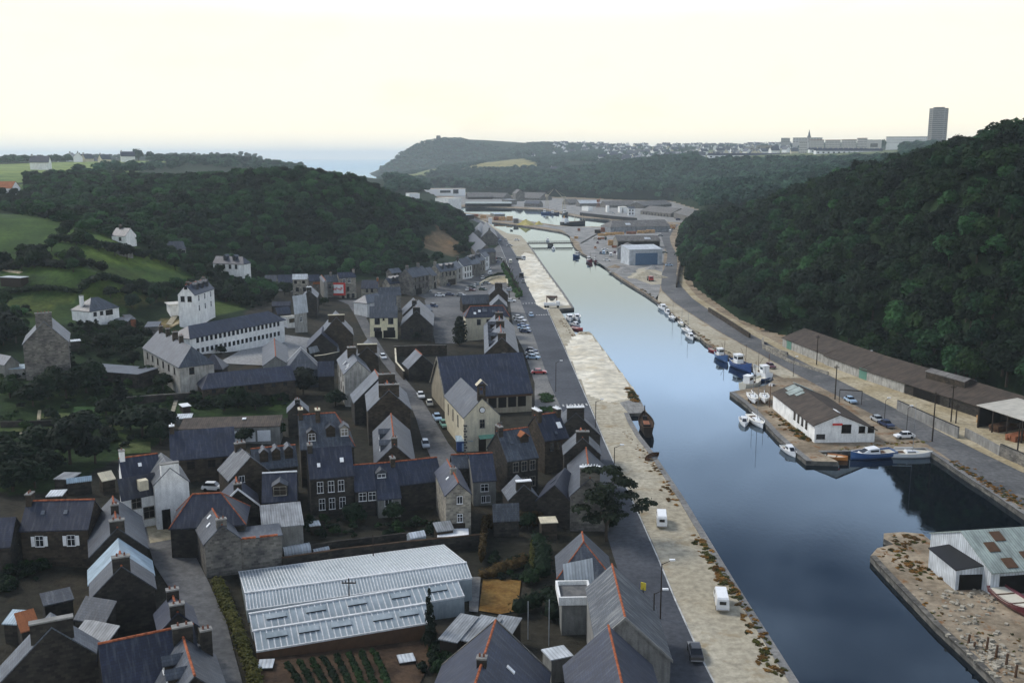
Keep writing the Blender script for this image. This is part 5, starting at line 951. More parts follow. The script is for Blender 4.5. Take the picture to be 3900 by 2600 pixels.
H_('white-fronted house with three tall dark windows in the street row', 'm', (1372, 172), (1525, 142), (1525, 288), 9.4, wall='plaster_white', roof='slate_navy', ch=[(0, 1.0, 1.0)], win=[('e', 3, 1.7, .9, 1.7, 'o'), ('e', 3, 4.6, .9, 1.6, 'o')])
H_('grey house with two roof hatches past the white front', 'm', (1512, 135), (1672, 105), (1652, 262), 9.6, wall='stone_grey', roof='slate_pale', dorm=[(.4, .5, {'st': 'd'}), (.75, .45, {'st': 'd'})], win=[('e', [.3, .7], 1.6, .9, 1.6, 'd')])
H_('cream house with blank front near the end of the street row', 'm', (1672, 105), (1785, 78), (1772, 200), 9.6, wall='stone_pale', roof='slate_grey', dorm=[(.5, .5, {'st': 'd'})], win=[('e', [.3, .7], 1.6, .9, 1.6, 'd'), ('e', [.3, .7], 4.2, .9, 1.6, 'd')])
H_('white narrow house last before the quay road', 'm', (1790, 62), (1880, 38), (1905, 118), 9.2, wall='plaster_white', roof='slate_grey', win=[('e', [.5], 1.5, 1, 1.6, 'd'), ('e', [.5], 4.3, 1, 1.6, 'd')])
H_('grey house at the far end of the row beneath the rock face', 'i', (1060, 1060), (1290, 1035), (1200, 1095), 8.6, wall='stone_grey', roof='slate_grey')
H_('stone house with long dark slate roof beside the far quay road', 'i', (1180, 985), (985, 800), (1340, 950), 9.5, wall='stone_grey', roof='slate_navy', hw=5)
H_('grey gabled storehouse against the spur of the hill', 'i', (1230, 760), (1190, 650), (1340, 800), 10.5, wall='stone_grey', roof='slate_grey', hw=5.5, ch=[(0, 1.2, .8)])
H_('house with brown and pale slopes on the spur above the storehouse', 'i', (1060, 760), (1100, 650), (900, 820), 9.0, wall='plaster_grey', roof='slate_pale', hw=4.0)
# --- the square
H_('long slate shed along the near side of the parking square', 'm', (1442, 817), (1930, 802), (1690, 962), 6.8, wall='stone_brown', roof='slate_grey')
H_('tall brown stone house with dark broad stack by the quay hedge', 'm', (2112, 655), (2095, 588), (2000, 800), 11.2, wall='stone_brown', roof='slate_grey', hw=3.4, ch=[(0, 2.8, 1.0)])
H_('slate-hung gable house between the long shed and the mansard roof', 'm', (2112, 880), (2105, 800), (1962, 1002), 9.0, wall='slate_grey', roof='slate_pale')
H_('cream house with black mansard roof, orange ridge and bright roof lights', 'm', (1602, 1016), (2190, 1002), (1800, 1200), 10.4, wall='plaster_cream', roof='slate_navy', ridge='o', hip=(.6, .5), sky=[(.22, .7, {'w': .8, 'h': .8}), (.33, .5, {'w': .8, 'h': .8}), (.45, .45, {'w': 1.4, 'h': 1.2, 'mat': 'slate_pale'}), (.66, .55, {'w': 1.2, 'h': .9, 'mat': 'slate_pale'})], win=[('e', [.3, .52, .75], 1.8, 1.1, 1.7, 'o')])
H_('long gabled house with dormers down both slopes beside the market hall', 'd', (888, 952), (852, 672), (706, 1135), 10.2, wall='stone_brown', roof='slate_pale', ridge='o', ch=[(0, 2.2, 1.0), (.45, 2.4, 1.0), (.8, 2.4, 1.0)], dorm=[(.62, .6, {'st': 'd', 'wall': 'wood_dark'}), (.2, .6, {'st': 'd', 'wall': 'wood_dark'})] + [(.08 + .14 * k, .75, {'side': 1, 'st': 'd', 'w': 1.1, 'h': 1.0}) for k in range(6)], win=[('a', [.55], .6, .8, 1.3, 's')])
# ------------------------------------------------------------------ greenhouses
def ridge_frame(v, A, B, hr):
    mid = ((A[0] + B[0]) / 2, (A[1] + B[1]) / 2); zr = GP(v, *mid, hr)[2]; a = PZ(v, *A, zr)[:2]; b = PZ(v, *B, zr)[:2]; d = b - a; L = float(np.linalg.norm(d)); d /= L
    return zr, a, b, d, np.array([-d[1], d[0]]), (a + b) / 2, L
def solve_hw(v, E, zr, s, c, nn):
    y0 = float((PZ(v, *E, zr)[:2] - c) @ nn); sg = 1 if y0 > 0 else -1; lo, hi = .1, 14
    for _ in range(40):
        md = (lo + hi) / 2
        if sg * float((PZ(v, *E, zr - s * md)[:2] - c) @ nn) - md > 0: lo = md
        else: hi = md
    return sg, (lo + hi) / 2
def greenhouse(label, A, B, E, hr, n, s=.42, back=None, sb=.2, rows=1, vents=0, wallmat='greenhouse_glass', endglass=True, v='B'):
    zr, a, b, d, nn, c, L = ridge_frame(v, A, B, hr); sg, hw = solve_hw(v, E, zr, s, c, nn); g0 = h1(*c)
    root = thing('greenhouse', label, 'greenhouse', (c[0], c[1], g0), math.atan2(d[1], d[0])); ZR = zr - g0; sides = [(sg, hw, s)]
    if back is not None:
        sb_, hb = solve_hw(v, back, zr, sb, c, nn); sides.append((-sg, hb, sb))
    fr = MB(); pw = L / n; base = MB()
    for sgn, w_, s_ in sides:
        ze = ZR - s_ * w_; ye = sgn * w_; a_ = math.atan(s_); sl_ = math.hypot(w_, s_ * w_)
        pmesh = MB(); pmesh.slab([(-pw / 2 + .05, 0, 0), (pw / 2 - .05, 0, 0), (pw / 2 - .05, sgn * w_ / rows * .985, -s_ * w_ / rows * .985), (-pw / 2 + .05, sgn * w_ / rows * .985, -s_ * w_ / rows * .985)], .02)
        o = pmesh.build('pane', M['greenhouse_glass']); me_ = o.data; bpy.data.objects.remove(o)
        for i in range(n):
            for r in range(rows): sub('pane', me_, root, (-L / 2 + (i + .5) * pw, sgn * w_ * r / rows, ZR - s_ * w_ * r / rows - .01 + random.uniform(-.012, .012)))
        for i in range(n + 1):
            x = -L / 2 + i * pw; fr.mesh([(x - .07, 0, ZR + .05), (x + .07, 0, ZR + .05), (x + .07, ye, ze + .05), (x - .07, ye, ze + .05), (x - .07, 0, ZR - .09), (x + .07, 0, ZR - .09), (x + .07, ye, ze - .09), (x - .07, ye, ze - .09)], [(0, 1, 2, 3), (4, 7, 6, 5), (0, 3, 7, 4), (1, 5, 6, 2), (0, 4, 5, 1), (3, 2, 6, 7)])
        fr.box(-L / 2 - .1, L / 2 + .1, min(ye - .08, ye + .08), max(ye - .08, ye + .08), ze - .14, ze + .06)
        base.box(-L / 2, L / 2, min(ye - .12, ye - sgn * .02), max(ye - .12, ye - sgn * .02), -.6, ze - .14)
        for x in (-L / 2, L / 2): base.poly([(x, 0, -.6), (x, ye * .985, -.6), (x, ye * .985, ze - .12), (x, 0, ZR - .12)])
    if back is None: base.box(-L / 2, L / 2, -.05 if sg < 0 else 0, .05 if sg > 0 else .0 + .05, -.6, ZR - .1)
    fr.box(-L / 2 - .1, L / 2 + .1, -.16, .16, ZR - .05, ZR + .12)
    fr.build('glazing_bars', M['greenhouse_frame'], root); base.build('base_wall', M[wallmat], root)
    for k in range(vents):
        x = -L / 2 + (k + .5) / vents * L + random.uniform(-.5, .5); vb = MB(); y1_, y2_ = sg * hw * .22, sg * hw * .52; s_ = s
        vb.slab([(x - 1.2, y1_, ZR - s_ * abs(y1_) + .07), (x + 1.2, y1_, ZR - s_ * abs(y1_) + .07), (x + 1.2, y2_, ZR - s_ * abs(y2_) + .20), (x - 1.2, y2_, ZR - s_ * abs(y2_) + .20)], .05); vb.build('roof_vent', M['greenhouse_glass'], root)
        vb = MB(); vb.box(x - 1.2, x + 1.2, y2_ - .03, y2_ + .03, ZR - s_ * abs(y2_) + .06, ZR - s_ * abs(y2_) + .15); vb.build('vent_gap_shade', M['black'], root)  # solid black strip: shade under the raised vent, put in as colour
    return root
greenhouse('widest greenhouse with many narrow panes behind two lower ones', (75, 800), (1958, 540), (1050, 808), 3.6, 70, s=.42, back=(950, 497), sb=.16)
greenhouse('middle greenhouse with raised roof vents between the other two', (112, 978), (1885, 690), (900, 1000), 3.0, 34, s=.40, vents=5)
greenhouse('nearest greenhouse above the vegetable garden with dark red base wall', (150, 1122), (1622, 888), (920, 1172), 2.9, 30, s=.42, vents=5, wallmat='wood_brown')
def pole(label, v, x, y, h, r=.13, mat='wood_dark', arm=0, lamp=None, name='utility_pole', cat='pole', group=None, z0=None):
    p = GP(v, x, y) if z0 is None else PZ(v, x, y, z0); t_ = thing(name, label, cat, tuple(p), 0, group); mb = MB(); mb.tube((0, 0, -.5), (0, 0, h), r, r * .7, 7); mb.build('pole', M[mat], t_)
    if arm:
        q = MB(); q.box(-arm, arm, -.06, .06, h - .7, h - .55); 
        for k in (-.9, -.45, .45, .9): q.tube((k * arm, 0, h - .55), (k * arm, 0, h - .32), .05, .05, 5)
        q.build('crossarm', M[mat], t_)
    if lamp:
        q = MB(); q.tube((0, 0, h - .1), (lamp[0], lamp[1], h + .5), .05, .04, 5); q.build('bracket', M[mat], t_); q = MB(); q.box(lamp[0] - .35, lamp[0] + .35, lamp[1] - .16, lamp[1] + .16, h + .42, h + .6); q.build('lamp_head', M['paint_white'], t_)
    return t_
pole('dark pole rising out of the widest greenhouse roof', 'B', 1172, 600, 5.2, .1); pole('dark pole with crossbar standing between the two lower greenhouses', 'B', 968, 990, 5.0, .1, arm=.9)
def tunnel(label, v, A, B, wd, hgt, mat='sheet_white', hr=0, name='garden_cloche'):
    a = GP(v, *A, 0); b = GP(v, *B, 0); d = (b - a)[:2]; L = float(np.linalg.norm(d)); c = (a + b) / 2; t_ = thing(name, label, 'cloche', (c[0], c[1], h1(c[0], c[1])), math.atan2(d[1], d[0])); mb = MB(); n = 8; ring = [(math.cos(math.pi * k / n) * wd / 2, math.sin(math.pi * k / n) * hgt) for k in range(n + 1)]
    vs = [(x, y, z) for x in (-L / 2, L / 2) for y, z in ring]; mb.mesh(vs, [(k, k + 1, n + 2 + k, n + 1 + k) for k in range(n)] + [tuple(range(n + 1)), tuple(range(2 * n + 1, n, -1))]); mb.build('cover', M[mat], t_)
    q = MB()
    for k in range(5):
        x = -L / 2 + k * L / 4
        for j in range(n): q.tube((x, ring[j][0] * 1.02, ring[j][1] * 1.02), (x, ring[j + 1][0] * 1.02, ring[j + 1][1] * 1.02), .03, .03, 4, cap=False)
    q.build('hoops', M['greenhouse_frame'], t_)
tunnel('low rounded cloche in front of the blank stone building', 'B', (400, 470), (625, 445), 2.0, 1.2); tunnel('small white cloche beside the longer rounded one', 'B', (655, 455), (785, 435), 1.2, .6)
H_('small glass garden house with pitched white roof', 'B', (1470, 285), (1600, 262), (1560, 318), 2.6, s=.7, wall='greenhouse_glass', roof='sheet_white', name='garden_house', cat='greenhouse', over=.05)
B_('long low shed with brilliant white flat roof by the greenhouses', 'B', (1722, 318), (1975, 312), (1900, 252), 1.6, 'plaster_grey', 'paint_white')
B_('old lean-to with patched grey roof below the cream gable', 'B', (1715, 270), (1850, 252), (1780, 190), 2.2, 'wood_dark', 'sheet_grey', 2.8)
B_('small white roofed hutch under the six-window house', 'B', (632, 225), (712, 215), (710, 180), 1.6, 'wood_dark', 'sheet_white')
wall_line('long dark garden wall running behind the greenhouses', 'B', [(388, 500), (900, 425), (1500, 355), (2095, 300)], 1.9, 'stone_dark', .45, cope='soil')
wall_line('second low garden wall above the greenhouse wall', 'B', [(640, 385), (880, 350), (1450, 285)], 1.2, 'stone_dark', .4)
sheet('garden_path', [(1990, 672), (2085, 672), (2062, 975), (1985, 965)], M['pavement'], .06, True, 'B')
sheet('grass_patch', [(2105, 690), (2235, 690), (2430, 700), (2400, 960), (2250, 990), (2070, 960)], M['golden_grass'], .05, True, 'B')
sheet('garden_soil', [(170, 1330), (1700, 1090), (1760, 1210), (1500, 1700), (250, 1700)], M['soil'], .03, True, 'B')
GR = (.6, .62)
for k in range(8):
    x0 = 430 + k * 105; hedge('row of dark green vegetables in the garden below the greenhouses, %s' % ['first from the lane', 'second from the lane', 'third from the lane', 'fourth from the lane', 'fifth from the lane', 'fourth from the sheds', 'third from the sheds', 'second from the sheds'][k], 'B', [(x0, 1395 - k * 16), (x0 + 70, 1500 - k * 10), (x0 + 150, 1640)], .7, .55, 'leaf_mid', 500 + k, 'vegetable_row', 'vegetables', 8, .16)
def frame_(label, v, x, y, w_, l_, rz):
    p = GP(v, x, y); t_ = thing('cold_frame', label, 'cold frame', tuple(p), rz); mb = MB(); mb.box(-w_ / 2, w_ / 2, -l_ / 2, l_ / 2, -.1, .45); mb.build('frame', M['wood_dark'], t_)
    for k in (-1, 1): q = MB(); q.slab([(-w_ / 2, k * l_ * .03 if k > 0 else -l_ / 2, .55), (w_ / 2, k * l_ * .03 if k > 0 else -l_ / 2, .55), (w_ / 2, l_ / 2 if k > 0 else -l_ * .03, .62), (-w_ / 2, l_ / 2 if k > 0 else -l_ * .03, .62)], .06); q.build('light', M['sheet_white'], t_)
frame_('cold frame with two white lights near the lane hedge', 'B', 255, 1440, 1.7, 1.9, .1); frame_('cold frame with two white lights in the brown patch', 'B', 1450, 1390, 1.9, 1.8, .3)
hedge('yellow-green hedge along the right side of the narrow lane', 'A', [(1850, 700), (1950, 950), (2075, 1230), (2200, 1600)], 1.5, 1.6, 'leaf_hedge', 610)
hedge('clipped dry-topped hedge round the dark walled garden, far side', 'C', [(312, 172), (540, 158), (765, 152)], 1.0, 2.6, 'leaf_brown', 611); hedge('rust-brown hedge on the left edge of the dark walled garden', 'C', [(312, 185), (300, 310), (290, 450)], .8, 2.4, 'leaf_brown', 612); hedge('ochre hedge on the right edge of the dark walled garden', 'C', [(705, 360), (703, 560)], .7, 1.9, 'leaf_hedge', 613)
hedge('dark hedge mass below the walled garden', 'C', [(730, 330), (800, 420), (800, 560)], 2.6, 3.0, 'leaf_dark', 614); hedge('overgrown dark bushes beside the flat-roofed annex', 'C', [(600, 860), (720, 800), (840, 770), (860, 900)], 2.4, 2.4, 'leaf_dark', 615)
hedge('rusty bramble thicket behind the golden grass', 'C', [(310, 600), (420, 560), (560, 520), (640, 480)], 1.8, 1.5, 'leaf_brown', 616); hedge('green hedge under the three garden sheds', 'C', [(20, 1235), (160, 1235), (280, 1225)], 1.2, 1.3, 'leaf_hedge', 617)
sheet('lawn', [(20, 1250), (270, 1245), (200, 1400), (20, 1420)], M['rust_weeds'], .05, True, 'C')
tp = GP('B', 1655, 1280); t_ = tree(tp[0], tp[1], tp[2], .55, 'pine', 'slender dark cypress at the end of the nearest greenhouse', None, name='cypress', sz=1.15, trunk=False); t_.scale = (.28, .28, .8)
# big cedar over the quay road, cypress by the mansard house
tp = GP('D', 1392, 1243); cm = crown_mesh('crown', M['leaf_black'], 1500, [(random.uniform(-2.2, 3.2), random.uniform(-2.5, 2.5), 3.2 + k * .8, 2.1 - .08 * k, .45) for k in range(9)] + [(4.6, .8, 4.5, 1.5, .35), (5.2, -1.5, 6.2, 1.4, .3), (-3.4, 1, 4.6, 1.5, .35), (3.6, 2.6, 7.4, 1.4, .3), (.6, 0, 10.2, 1.5, .8), (-1.6, -1.2, 7.6, 1.7, .4)], .3, 777, core=.6)
tree(tp[0], tp[1], tp[2], 1.1, cm, 'large dark cedar with wide layered branches overhanging the quay road', None, name='cedar_tree')
tp = GP('D', 1056, 793); cm = crown_mesh('crown', M['leaf_black'], 900, [(0, 0, 1.8, 2.3, 1.9), (0, 0, 4.2, 2.5, 2.3), (.2, 0, 6.6, 1.9, 2.0), (0, 0, 8.3, 1.1, 1.2)], .35, 778, core=.8)
tree(tp[0], tp[1], tp[2], 1.0, cm, 'dense egg-shaped dark conifer by the cream mansard house', None, name='conifer_tree')
# ------------------------------------------------------------------ garden trees and bushes
GT = [('E', 550, 200, 1.0, 'd'), ('E', 860, 250, 1.2, 'd'), ('E', 930, 190, 1.0, 'd'), ('E', 1200, 330, .8, 'p'), ('E', 1060, 480, .8, 'd'), ('E', 1420, 690, 1.35, 'd'), ('E', 1620, 620, .9, 'd'), ('E', 1300, 620, .9, 'd'), ('E', 830, 720, 1.1, 'd'), ('E', 400, 950, 1.1, 'd'), ('E', 700, 960, 1.3, 'd'), ('E', 950, 950, 1.1, 'd'), ('E', 250, 1050, 1.0, 'd'),
      ('E', 130, 1230, 1.1, 'd'), ('E', 350, 1200, .9, 'd'), ('E', 470, 1080, 1.0, 'd'), ('E', 30, 900, .9, 'm'), ('E', 60, 1100, 1.1, 'd'), ('E', 1600, 760, .8, 'd'), ('E', 2230, 430, .8, 'd'), ('E', 1470, 130, .8, 'm'), ('E', 1620, 230, .8, 'm'), ('E', 330, 380, 1.0, 'd'), ('E', 480, 310, 1.1, 'd'), ('E', 660, 300, 1.0, 'd'), ('E', 100, 300, .8, 'm'),
      ('F', 280, 400, 1.0, 'm'), ('F', 150, 430, .7, 'm'), ('F', 450, 420, .8, 'd'), ('F', 930, 270, 1.25, 'b'), ('F', 1250, 380, .9, 'd'), ('F', 350, 760, .7, 'd'), ('F', 660, 720, .8, 'm'), ('c', 2150, 890, .9, 'd'), ('c', 2060, 900, .6, 'd'), ('c', 110, 1040, .55, 'm'), ('c', 490, 930, .5, 'm'), ('c', 200, 500, 1.1, 'd'), ('c', 420, 490, .9, 'm'), ('c', 740, 450, 1.0, 'm'), ('c', 330, 330, .8, 'd'),
      ('b', 60, 900, 1.3, 'd'), ('b', 160, 930, 1.2, 'd'), ('b', 0, 850, 1.2, 'd'), ('b', 665, 1240, .9, 'p'), ('b', 870, 860, .6, 'p'), ('b', 960, 840, .6, 'p'), ('b', 1180, 850, .7, 'm'), ('b', 1300, 1050, 1.0, 'd'), ('b', 1130, 1010, .9, 'd'), ('b', 1010, 1000, .9, 'd'), ('b', 1250, 900, .8, 'd'), ('b', 250, 140, 1.0, 'd'), ('b', 340, 180, 1.0, 'd'), ('b', 1420, 420, .8, 'd'), ('b', 1300, 480, .9, 'd'), ('b', 1500, 480, .8, 'd'), ('b', 1100, 480, .8, 'd'), ('b', 2150, 480, 1.0, 'd'), ('b', 2250, 520, .9, 'd'), ('b', 2100, 230, .8, 'd'),
      ('l', 320, 960, .8, 'm'), ('l', 480, 1050, .9, 'm'), ('l', 80, 930, .8, 'm'), ('l', 180, 1090, .8, 'm'), ('l', 1100, 1230, .7, 'm'), ('l', 950, 1290, .7, 'd'), ('C', 660, 250, .55, 'd'), ('C', 690, 690, .5, 'm'), ('C', 1330, 230, .5, 'd'), ('B', 1010, 210, .6, 'd'), ('B', 1350, 180, .6, 'd'), ('B', 620, 280, .45, 'd'), ('B', 430, 350, .45, 'd')]
KD = {'d': 'dark', 'm': 'mid', 'p': 'pine', 'b': None}
copper = crown_mesh('crown', M['leaf_black'], 520, lumps_for(r0), .5, 880)
LB = {'d': 'dark rounded garden tree', 'm': 'fresh green garden tree', 'p': 'dark pointed garden conifer', 'b': 'very dark copper garden tree'}
WHERE = {'E': 'in the walled gardens left of the town', 'F': 'in the gardens behind the garages', 'c': 'in the upper gardens near the school', 'b': 'around the tall lone stone house and the bungalow', 'l': 'beside the billboard gardens', 'C': 'near the walled pit garden', 'B': 'in the yards behind the greenhouse wall'}
for v, x, y, s, k in GT:
    wv = WHERE[v]
    if v == 'E': wv = 'in the upper walled gardens left of the town' if y < 520 else 'in the middle of the left walled gardens' if y < 880 else 'in the lower left gardens behind the shuttered house'
    if v == 'b': wv = 'on the slope between the hillside fields' if y < 600 else 'in the dark clump left of the lone stone house' if x < 400 else 'beside the lone stone house or the bungalow' if x < 990 else 'between the bungalow and the mottled house'
    p = GP(v, x, y); tree(p[0], p[1], p[2] - .2, s * random.uniform(.8, 1.0), KD[k] or copper, LB[k] + ' ' + wv, LB[k] + 's ' + wv, sz=random.uniform(.75, 1.0), name='conifer_tree' if k == 'p' else 'garden_tree')
# low growth over the garden plots
def plot_scatter(name, polys, n, meshes, s0, s1, seed, v='D'):
    r_ = np.random.default_rng(seed); P_ = [np.array([GP(v, *p)[:2] for p in pl]) for pl in polys]; out_ = []
    for pl in P_:
        lo, hi = pl.min(0), pl.max(0); q = r_.uniform(lo, hi, (n * 3, 2)); q = q[inside(q, pl)][:n]; out_.append(q)
    q = np.concatenate(out_); scatter(name, q, height(q), meshes, s0, s1, seed, .1)
plot_scatter('garden_undergrowth', [[(0, 862), (300, 855), (345, 872), (400, 905), (400, 950), (380, 1000), (260, 1040), (0, 1100), (0, 900)], [(440, 905), (660, 890), (660, 935), (430, 940)]], 170, CROWN['bush'] + CROWN['bushd'], .35, .95, 31)
plot_scatter('garden_undergrowth', [[(480, 600), (640, 660), (620, 720), (500, 690)], [(260, 735), (340, 745), (330, 790), (220, 850), (170, 800)], [(160, 745), (260, 760), (240, 800), (170, 790)]], 60, CROWN['bush'] + CROWN['bushd'], .4, 1.0, 32)
plot_scatter('garden_undergrowth', [[(700, 1195), (1090, 1195), (1085, 1215), (1000, 1225), (720, 1240)], [(1120, 1270), (1260, 1290), (1250, 1340), (1130, 1330)], [(1000, 1480), (1090, 1490), (1080, 1560), (960, 1560)], [(0, 1300), (130, 1290), (90, 1330), (0, 1370)]], 45, CROWN['bush'] + CROWN['bushd'], .25, .7, 33)
for pl, m_ in (([(400, 460), (700, 455), (690, 515), (395, 512)], 'veg2'), ([(735, 395), (1000, 400), (1010, 500), (730, 505)], 'veg'), ([(280, 575), (690, 560), (690, 640), (260, 640)], 'veg2'), ([(0, 835), (225, 840), (215, 1000), (0, 1010)], 'veg'), ([(1130, 575), (1235, 572), (1225, 625), (1120, 625)], 'veg3'), ([(1180, 750), (1500, 745), (1500, 850), (1190, 870)], 'veg2'), ([(0, 540), (240, 540), (230, 640), (0, 650)], 'veg2'), ([(760, 90), (1250, 80), (1280, 220), (1050, 240)], 'veg')):
    if 'veg' not in M: ground('veg', (.022, .060, .016), (.045, .095, .028), None, (.3, 2)); ground('veg2', (.05, .075, .022), (.09, .11, .04), None, (.3, 2)); ground('veg3', (.09, .13, .02), (.14, .17, .04), None, (.3, 2))
    sheet('garden_plot', pl, M[m_], .03, True, 'E')
def ribbon(name, v, pts, wd, mat, z=.05):
    P_ = [GP(v, *p)[:2] for p in pts]; P_ = resamp(np.array(P_), max(3, len(P_) * 5)); o = strip_line(name, P_, wd, M[mat], lambda x, y: h1(x, y) + .14 + z, .02); return o
ribbon('garden_path', 'E', [(0, 672), (300, 650), (690, 636)], .5, 'verge'); ribbon('garden_path', 'E', [(1770, 270), (1720, 440)], .8, 'quay_gravel'); ribbon('garden_path', 'E', [(395, 430), (385, 520)], .6, 'verge'); ribbon('garden_path', 'E', [(1130, 490), (1090, 590)], .6, 'quay_gravel')
for k, (lb_, pts_, w_, h_, m_) in enumerate((('bushy hedge crossing the hillside below the upper field', [(0, 612), (90, 600), (150, 606), (240, 612)], 3.5, 2.6, 'leaf_dark'), ('hedge at the lower edge of the bright hillside field', [(190, 655), (300, 650), (400, 655), (470, 645)], 3.2, 2.4, 'leaf_mid'), ('hedge between the two upper green fields', [(120, 545), (230, 560), (330, 582)], 3.2, 2.6, 'leaf_dark'), ('low hedge above the bungalow plots', [(0, 668), (90, 660), (180, 668)], 2.4, 1.6, 'leaf_mid'))): hedge(lb_, 'D', pts_, w_, h_, m_, 650 + k, dens=22, leaf=.35)
wall_line('dark wall crossing the gardens above the plots', 'E', [(1260, 295), (1500, 275), (1900, 248)], 1.6, 'stone_dark', .4, cope='stone_grey'); wall_line('long dark garden wall across the left plots', 'E', [(0, 535), (400, 525), (960, 508)], 1.3, 'stone_dark', .4); wall_line('pale broken wall in front of the dark garden trees', 'E', [(280, 715), (450, 705), (640, 700)], .9, 'stone_pale', .4)
B_('small white-roofed hen house by the garden path', 'E', (1820, 385), (1895, 375), (1890, 345), 1.6, 'wood_dark', 'paint_white'); B_('low white tank shed by the garages', 'E', (1750, 505), (1895, 498), (1885, 455), 1.6, 'plaster_grey', 'sheet_white')
B_('blue-white sheds at the left edge near the lone stone house', 'b', (40, 1185), (240, 1180), (235, 1140), 2.2, 'plaster_grey', 'sheet_blue'); H_('low slate cottage left of the lone stone house', 'b', (-20, 1035), (110, 1060), (40, 1140), 4.5, wall='plaster_grey', roof='slate_pale')
B_('white sheet-roofed shelter on the hillside path', 'a', (165, 1192), (230, 1182), (270, 1145), 2.4, 'wood_dark', 'sheet_white'); B_('dark low barn below the white bungalow', 'b', (640, 918), (800, 905), (790, 890), 2.6, 'stone_dark', 'sheet_white'); B_('dark garage beside the white bungalow', 'b', (1120, 720), (1270, 715), (1260, 670), 2.4, 'wood_dark', 'slate_grey'); B_('small red-brown shed right of the bungalow', 'b', (1285, 695), (1350, 690), (1345, 640), 2.6, 'timber_red', 'slate_grey'); B_('grey garden hut above the mottled house', 'b', (1440, 770), (1570, 765), (1560, 715), 2.6, 'stone_grey', 'slate_grey')
B_('flat dark barn in the garden below the lone stone house', 'b', (730, 1190), (1370, 1240), (1340, 1160), 2.4, 'stone_dark', 'slate_grey')
ribbon('path', 'b', [(1680, 750), (1760, 640)], 1.6, 'quay_gravel'); ribbon('path', 'b', [(1700, 770), (1930, 645)], 1.0, 'verge'); ribbon('path', 'b', [(0, 190), (100, 220), (210, 235)], 1.2, 'verge')
# hillside houses
H_('white house half hidden by the wood, higher of the two on the hillside', 'a', (948, 785), (1062, 789), (1010, 840), 5.4, hw=2.6, wall='plaster_white', roof='slate_grey', ch=[(.3, .9, .8)], win=[('e', [.6], 1.3, 1.0, 1.2, 'd')])
H_('white house with dark windows at the foot of the hill wood', 'a', (1358, 897), (1490, 893), (1420, 960), 5.6, hw=2.8, wall='plaster_white', roof='slate_grey', win=[('e', [.2, .6, .9], 1.2, 1.0, 1.2, 'd'), ('b', [.5], 1.4, 1.4, 1.4, 'd')], hip=(0, .2))
H_('low grey roof showing over the crest of the green field', 'a', (945, 932), (1055, 925), (1000, 980), 3.2, hw=2.2, wall='plaster_grey', roof='slate_grey'); H_('small red-brown hut between the two white hillside houses', 'a', (1215, 852), (1280, 850), (1250, 875), 3.6, hw=1.8, wall='stone_dark', roof='slate_grey')
# billboard
p = GP('l', 1350, 1100); bb = thing('billboard', 'billboard with red frame round a white poster below the pale stone house', 'billboard', tuple(p), -.05)
q = MB(); q.box(-2.6, -2.45, 0, .2, -.5, 6.2); q.box(2.45, 2.6, 0, .2, -.5, 6.2); q.build('posts', M['wood_dark'], bb)
flat('sign_red', (.55, .03, .02), .5, .4); q = MB()
for b_ in ((-3.1, 3.1, 1.0, 1.75), (-3.1, 3.1, 5.2, 5.95), (-3.1, -2.3, 1.75, 5.2), (2.3, 3.1, 1.75, 5.2)): q.box(b_[0], b_[1], -.14, 0, b_[2], b_[3])
q.build('frame', M['sign_red'], bb); q = MB(); q.box(-2.3, 2.3, -.08, 0, 1.75, 5.2); pst = q.build('poster', M['paint_white'], bb)
q = MB(); r_ = random.Random(4)
for k in range(9): x = -1.6 + k * .4; q.box(x, x + .28, -.1, -.081, 3.1 + r_.uniform(-.3, .4), 3.5 + r_.uniform(.1, .8))
q.build('print', M['sign_red'], pst)
# quay-side hedge of small trees along the road
cm = [crown_mesh('crown', M['leaf_bright'], 260, lumps_for(r0, 1.6, 2.6, 5), .3, 900 + i) for i in range(3)]
for k in range(13):
    f = k / 12; x = 905 + (1075 - 905) * f; y = 205 + (540 - 205) * f; p = GP('d', x, y)
    tree(p[0], p[1], p[2] - .2, 1.25 + .1 * (k % 3), cm[k % 3], 'small bright green tree in the row along the quay road', 'row of small trees along the quay road', name='street_tree')
hedge('low green hedge bounding the parking square', 'd', [(720, 310), (790, 285), (850, 262), (915, 258)], 1.2, 1.2, 'leaf_mid', 930)
wall_line('tan curved wall closing the parking square', 'd', [(650, 362), (700, 330), (770, 298), (850, 284), (940, 290), (950, 365)], 1.4, 'plaster_cream', .5)
sheet('sand_yard', [(690, 345), (760, 312), (850, 298), (930, 300), (940, 360), (800, 385)], M['verge'], .1, True, 'd')
for lb, pts in (('rounded flower bed beside the market hall', [(1080, 240), (1130, 232), (1190, 260), (1185, 310), (1120, 318), (1085, 290)]), ('second flower bed nearer the zebra crossing', [(1040, 400), (1080, 365), (1180, 360), (1235, 375), (1200, 398)])):
    P_ = [GP('G', *q_) for q_ in pts]; c = np.mean(P_, 0); t_ = thing('flower_bed', lb, 'flower bed', (c[0], c[1], 0)); r_ = random.Random(9)
    me_ = crown_mesh('foliage', M['leaf_bright'], 700, [(P_[i][0] * f + c[0] * (1 - f) - c[0], P_[i][1] * f + c[1] * (1 - f) - c[1], .2, 1.1, .45) for i in range(len(P_)) for f in (.3, .75)], .16, 940); sub('foliage', me_, t_)
    mb = MB(); Q_ = [np.array([q_[0] - c[0], q_[1] - c[1], .16]) for q_ in P_]; mb.mesh(Q_, tri_fill(Q_)); mb.build('soil', M['soil'], t_)
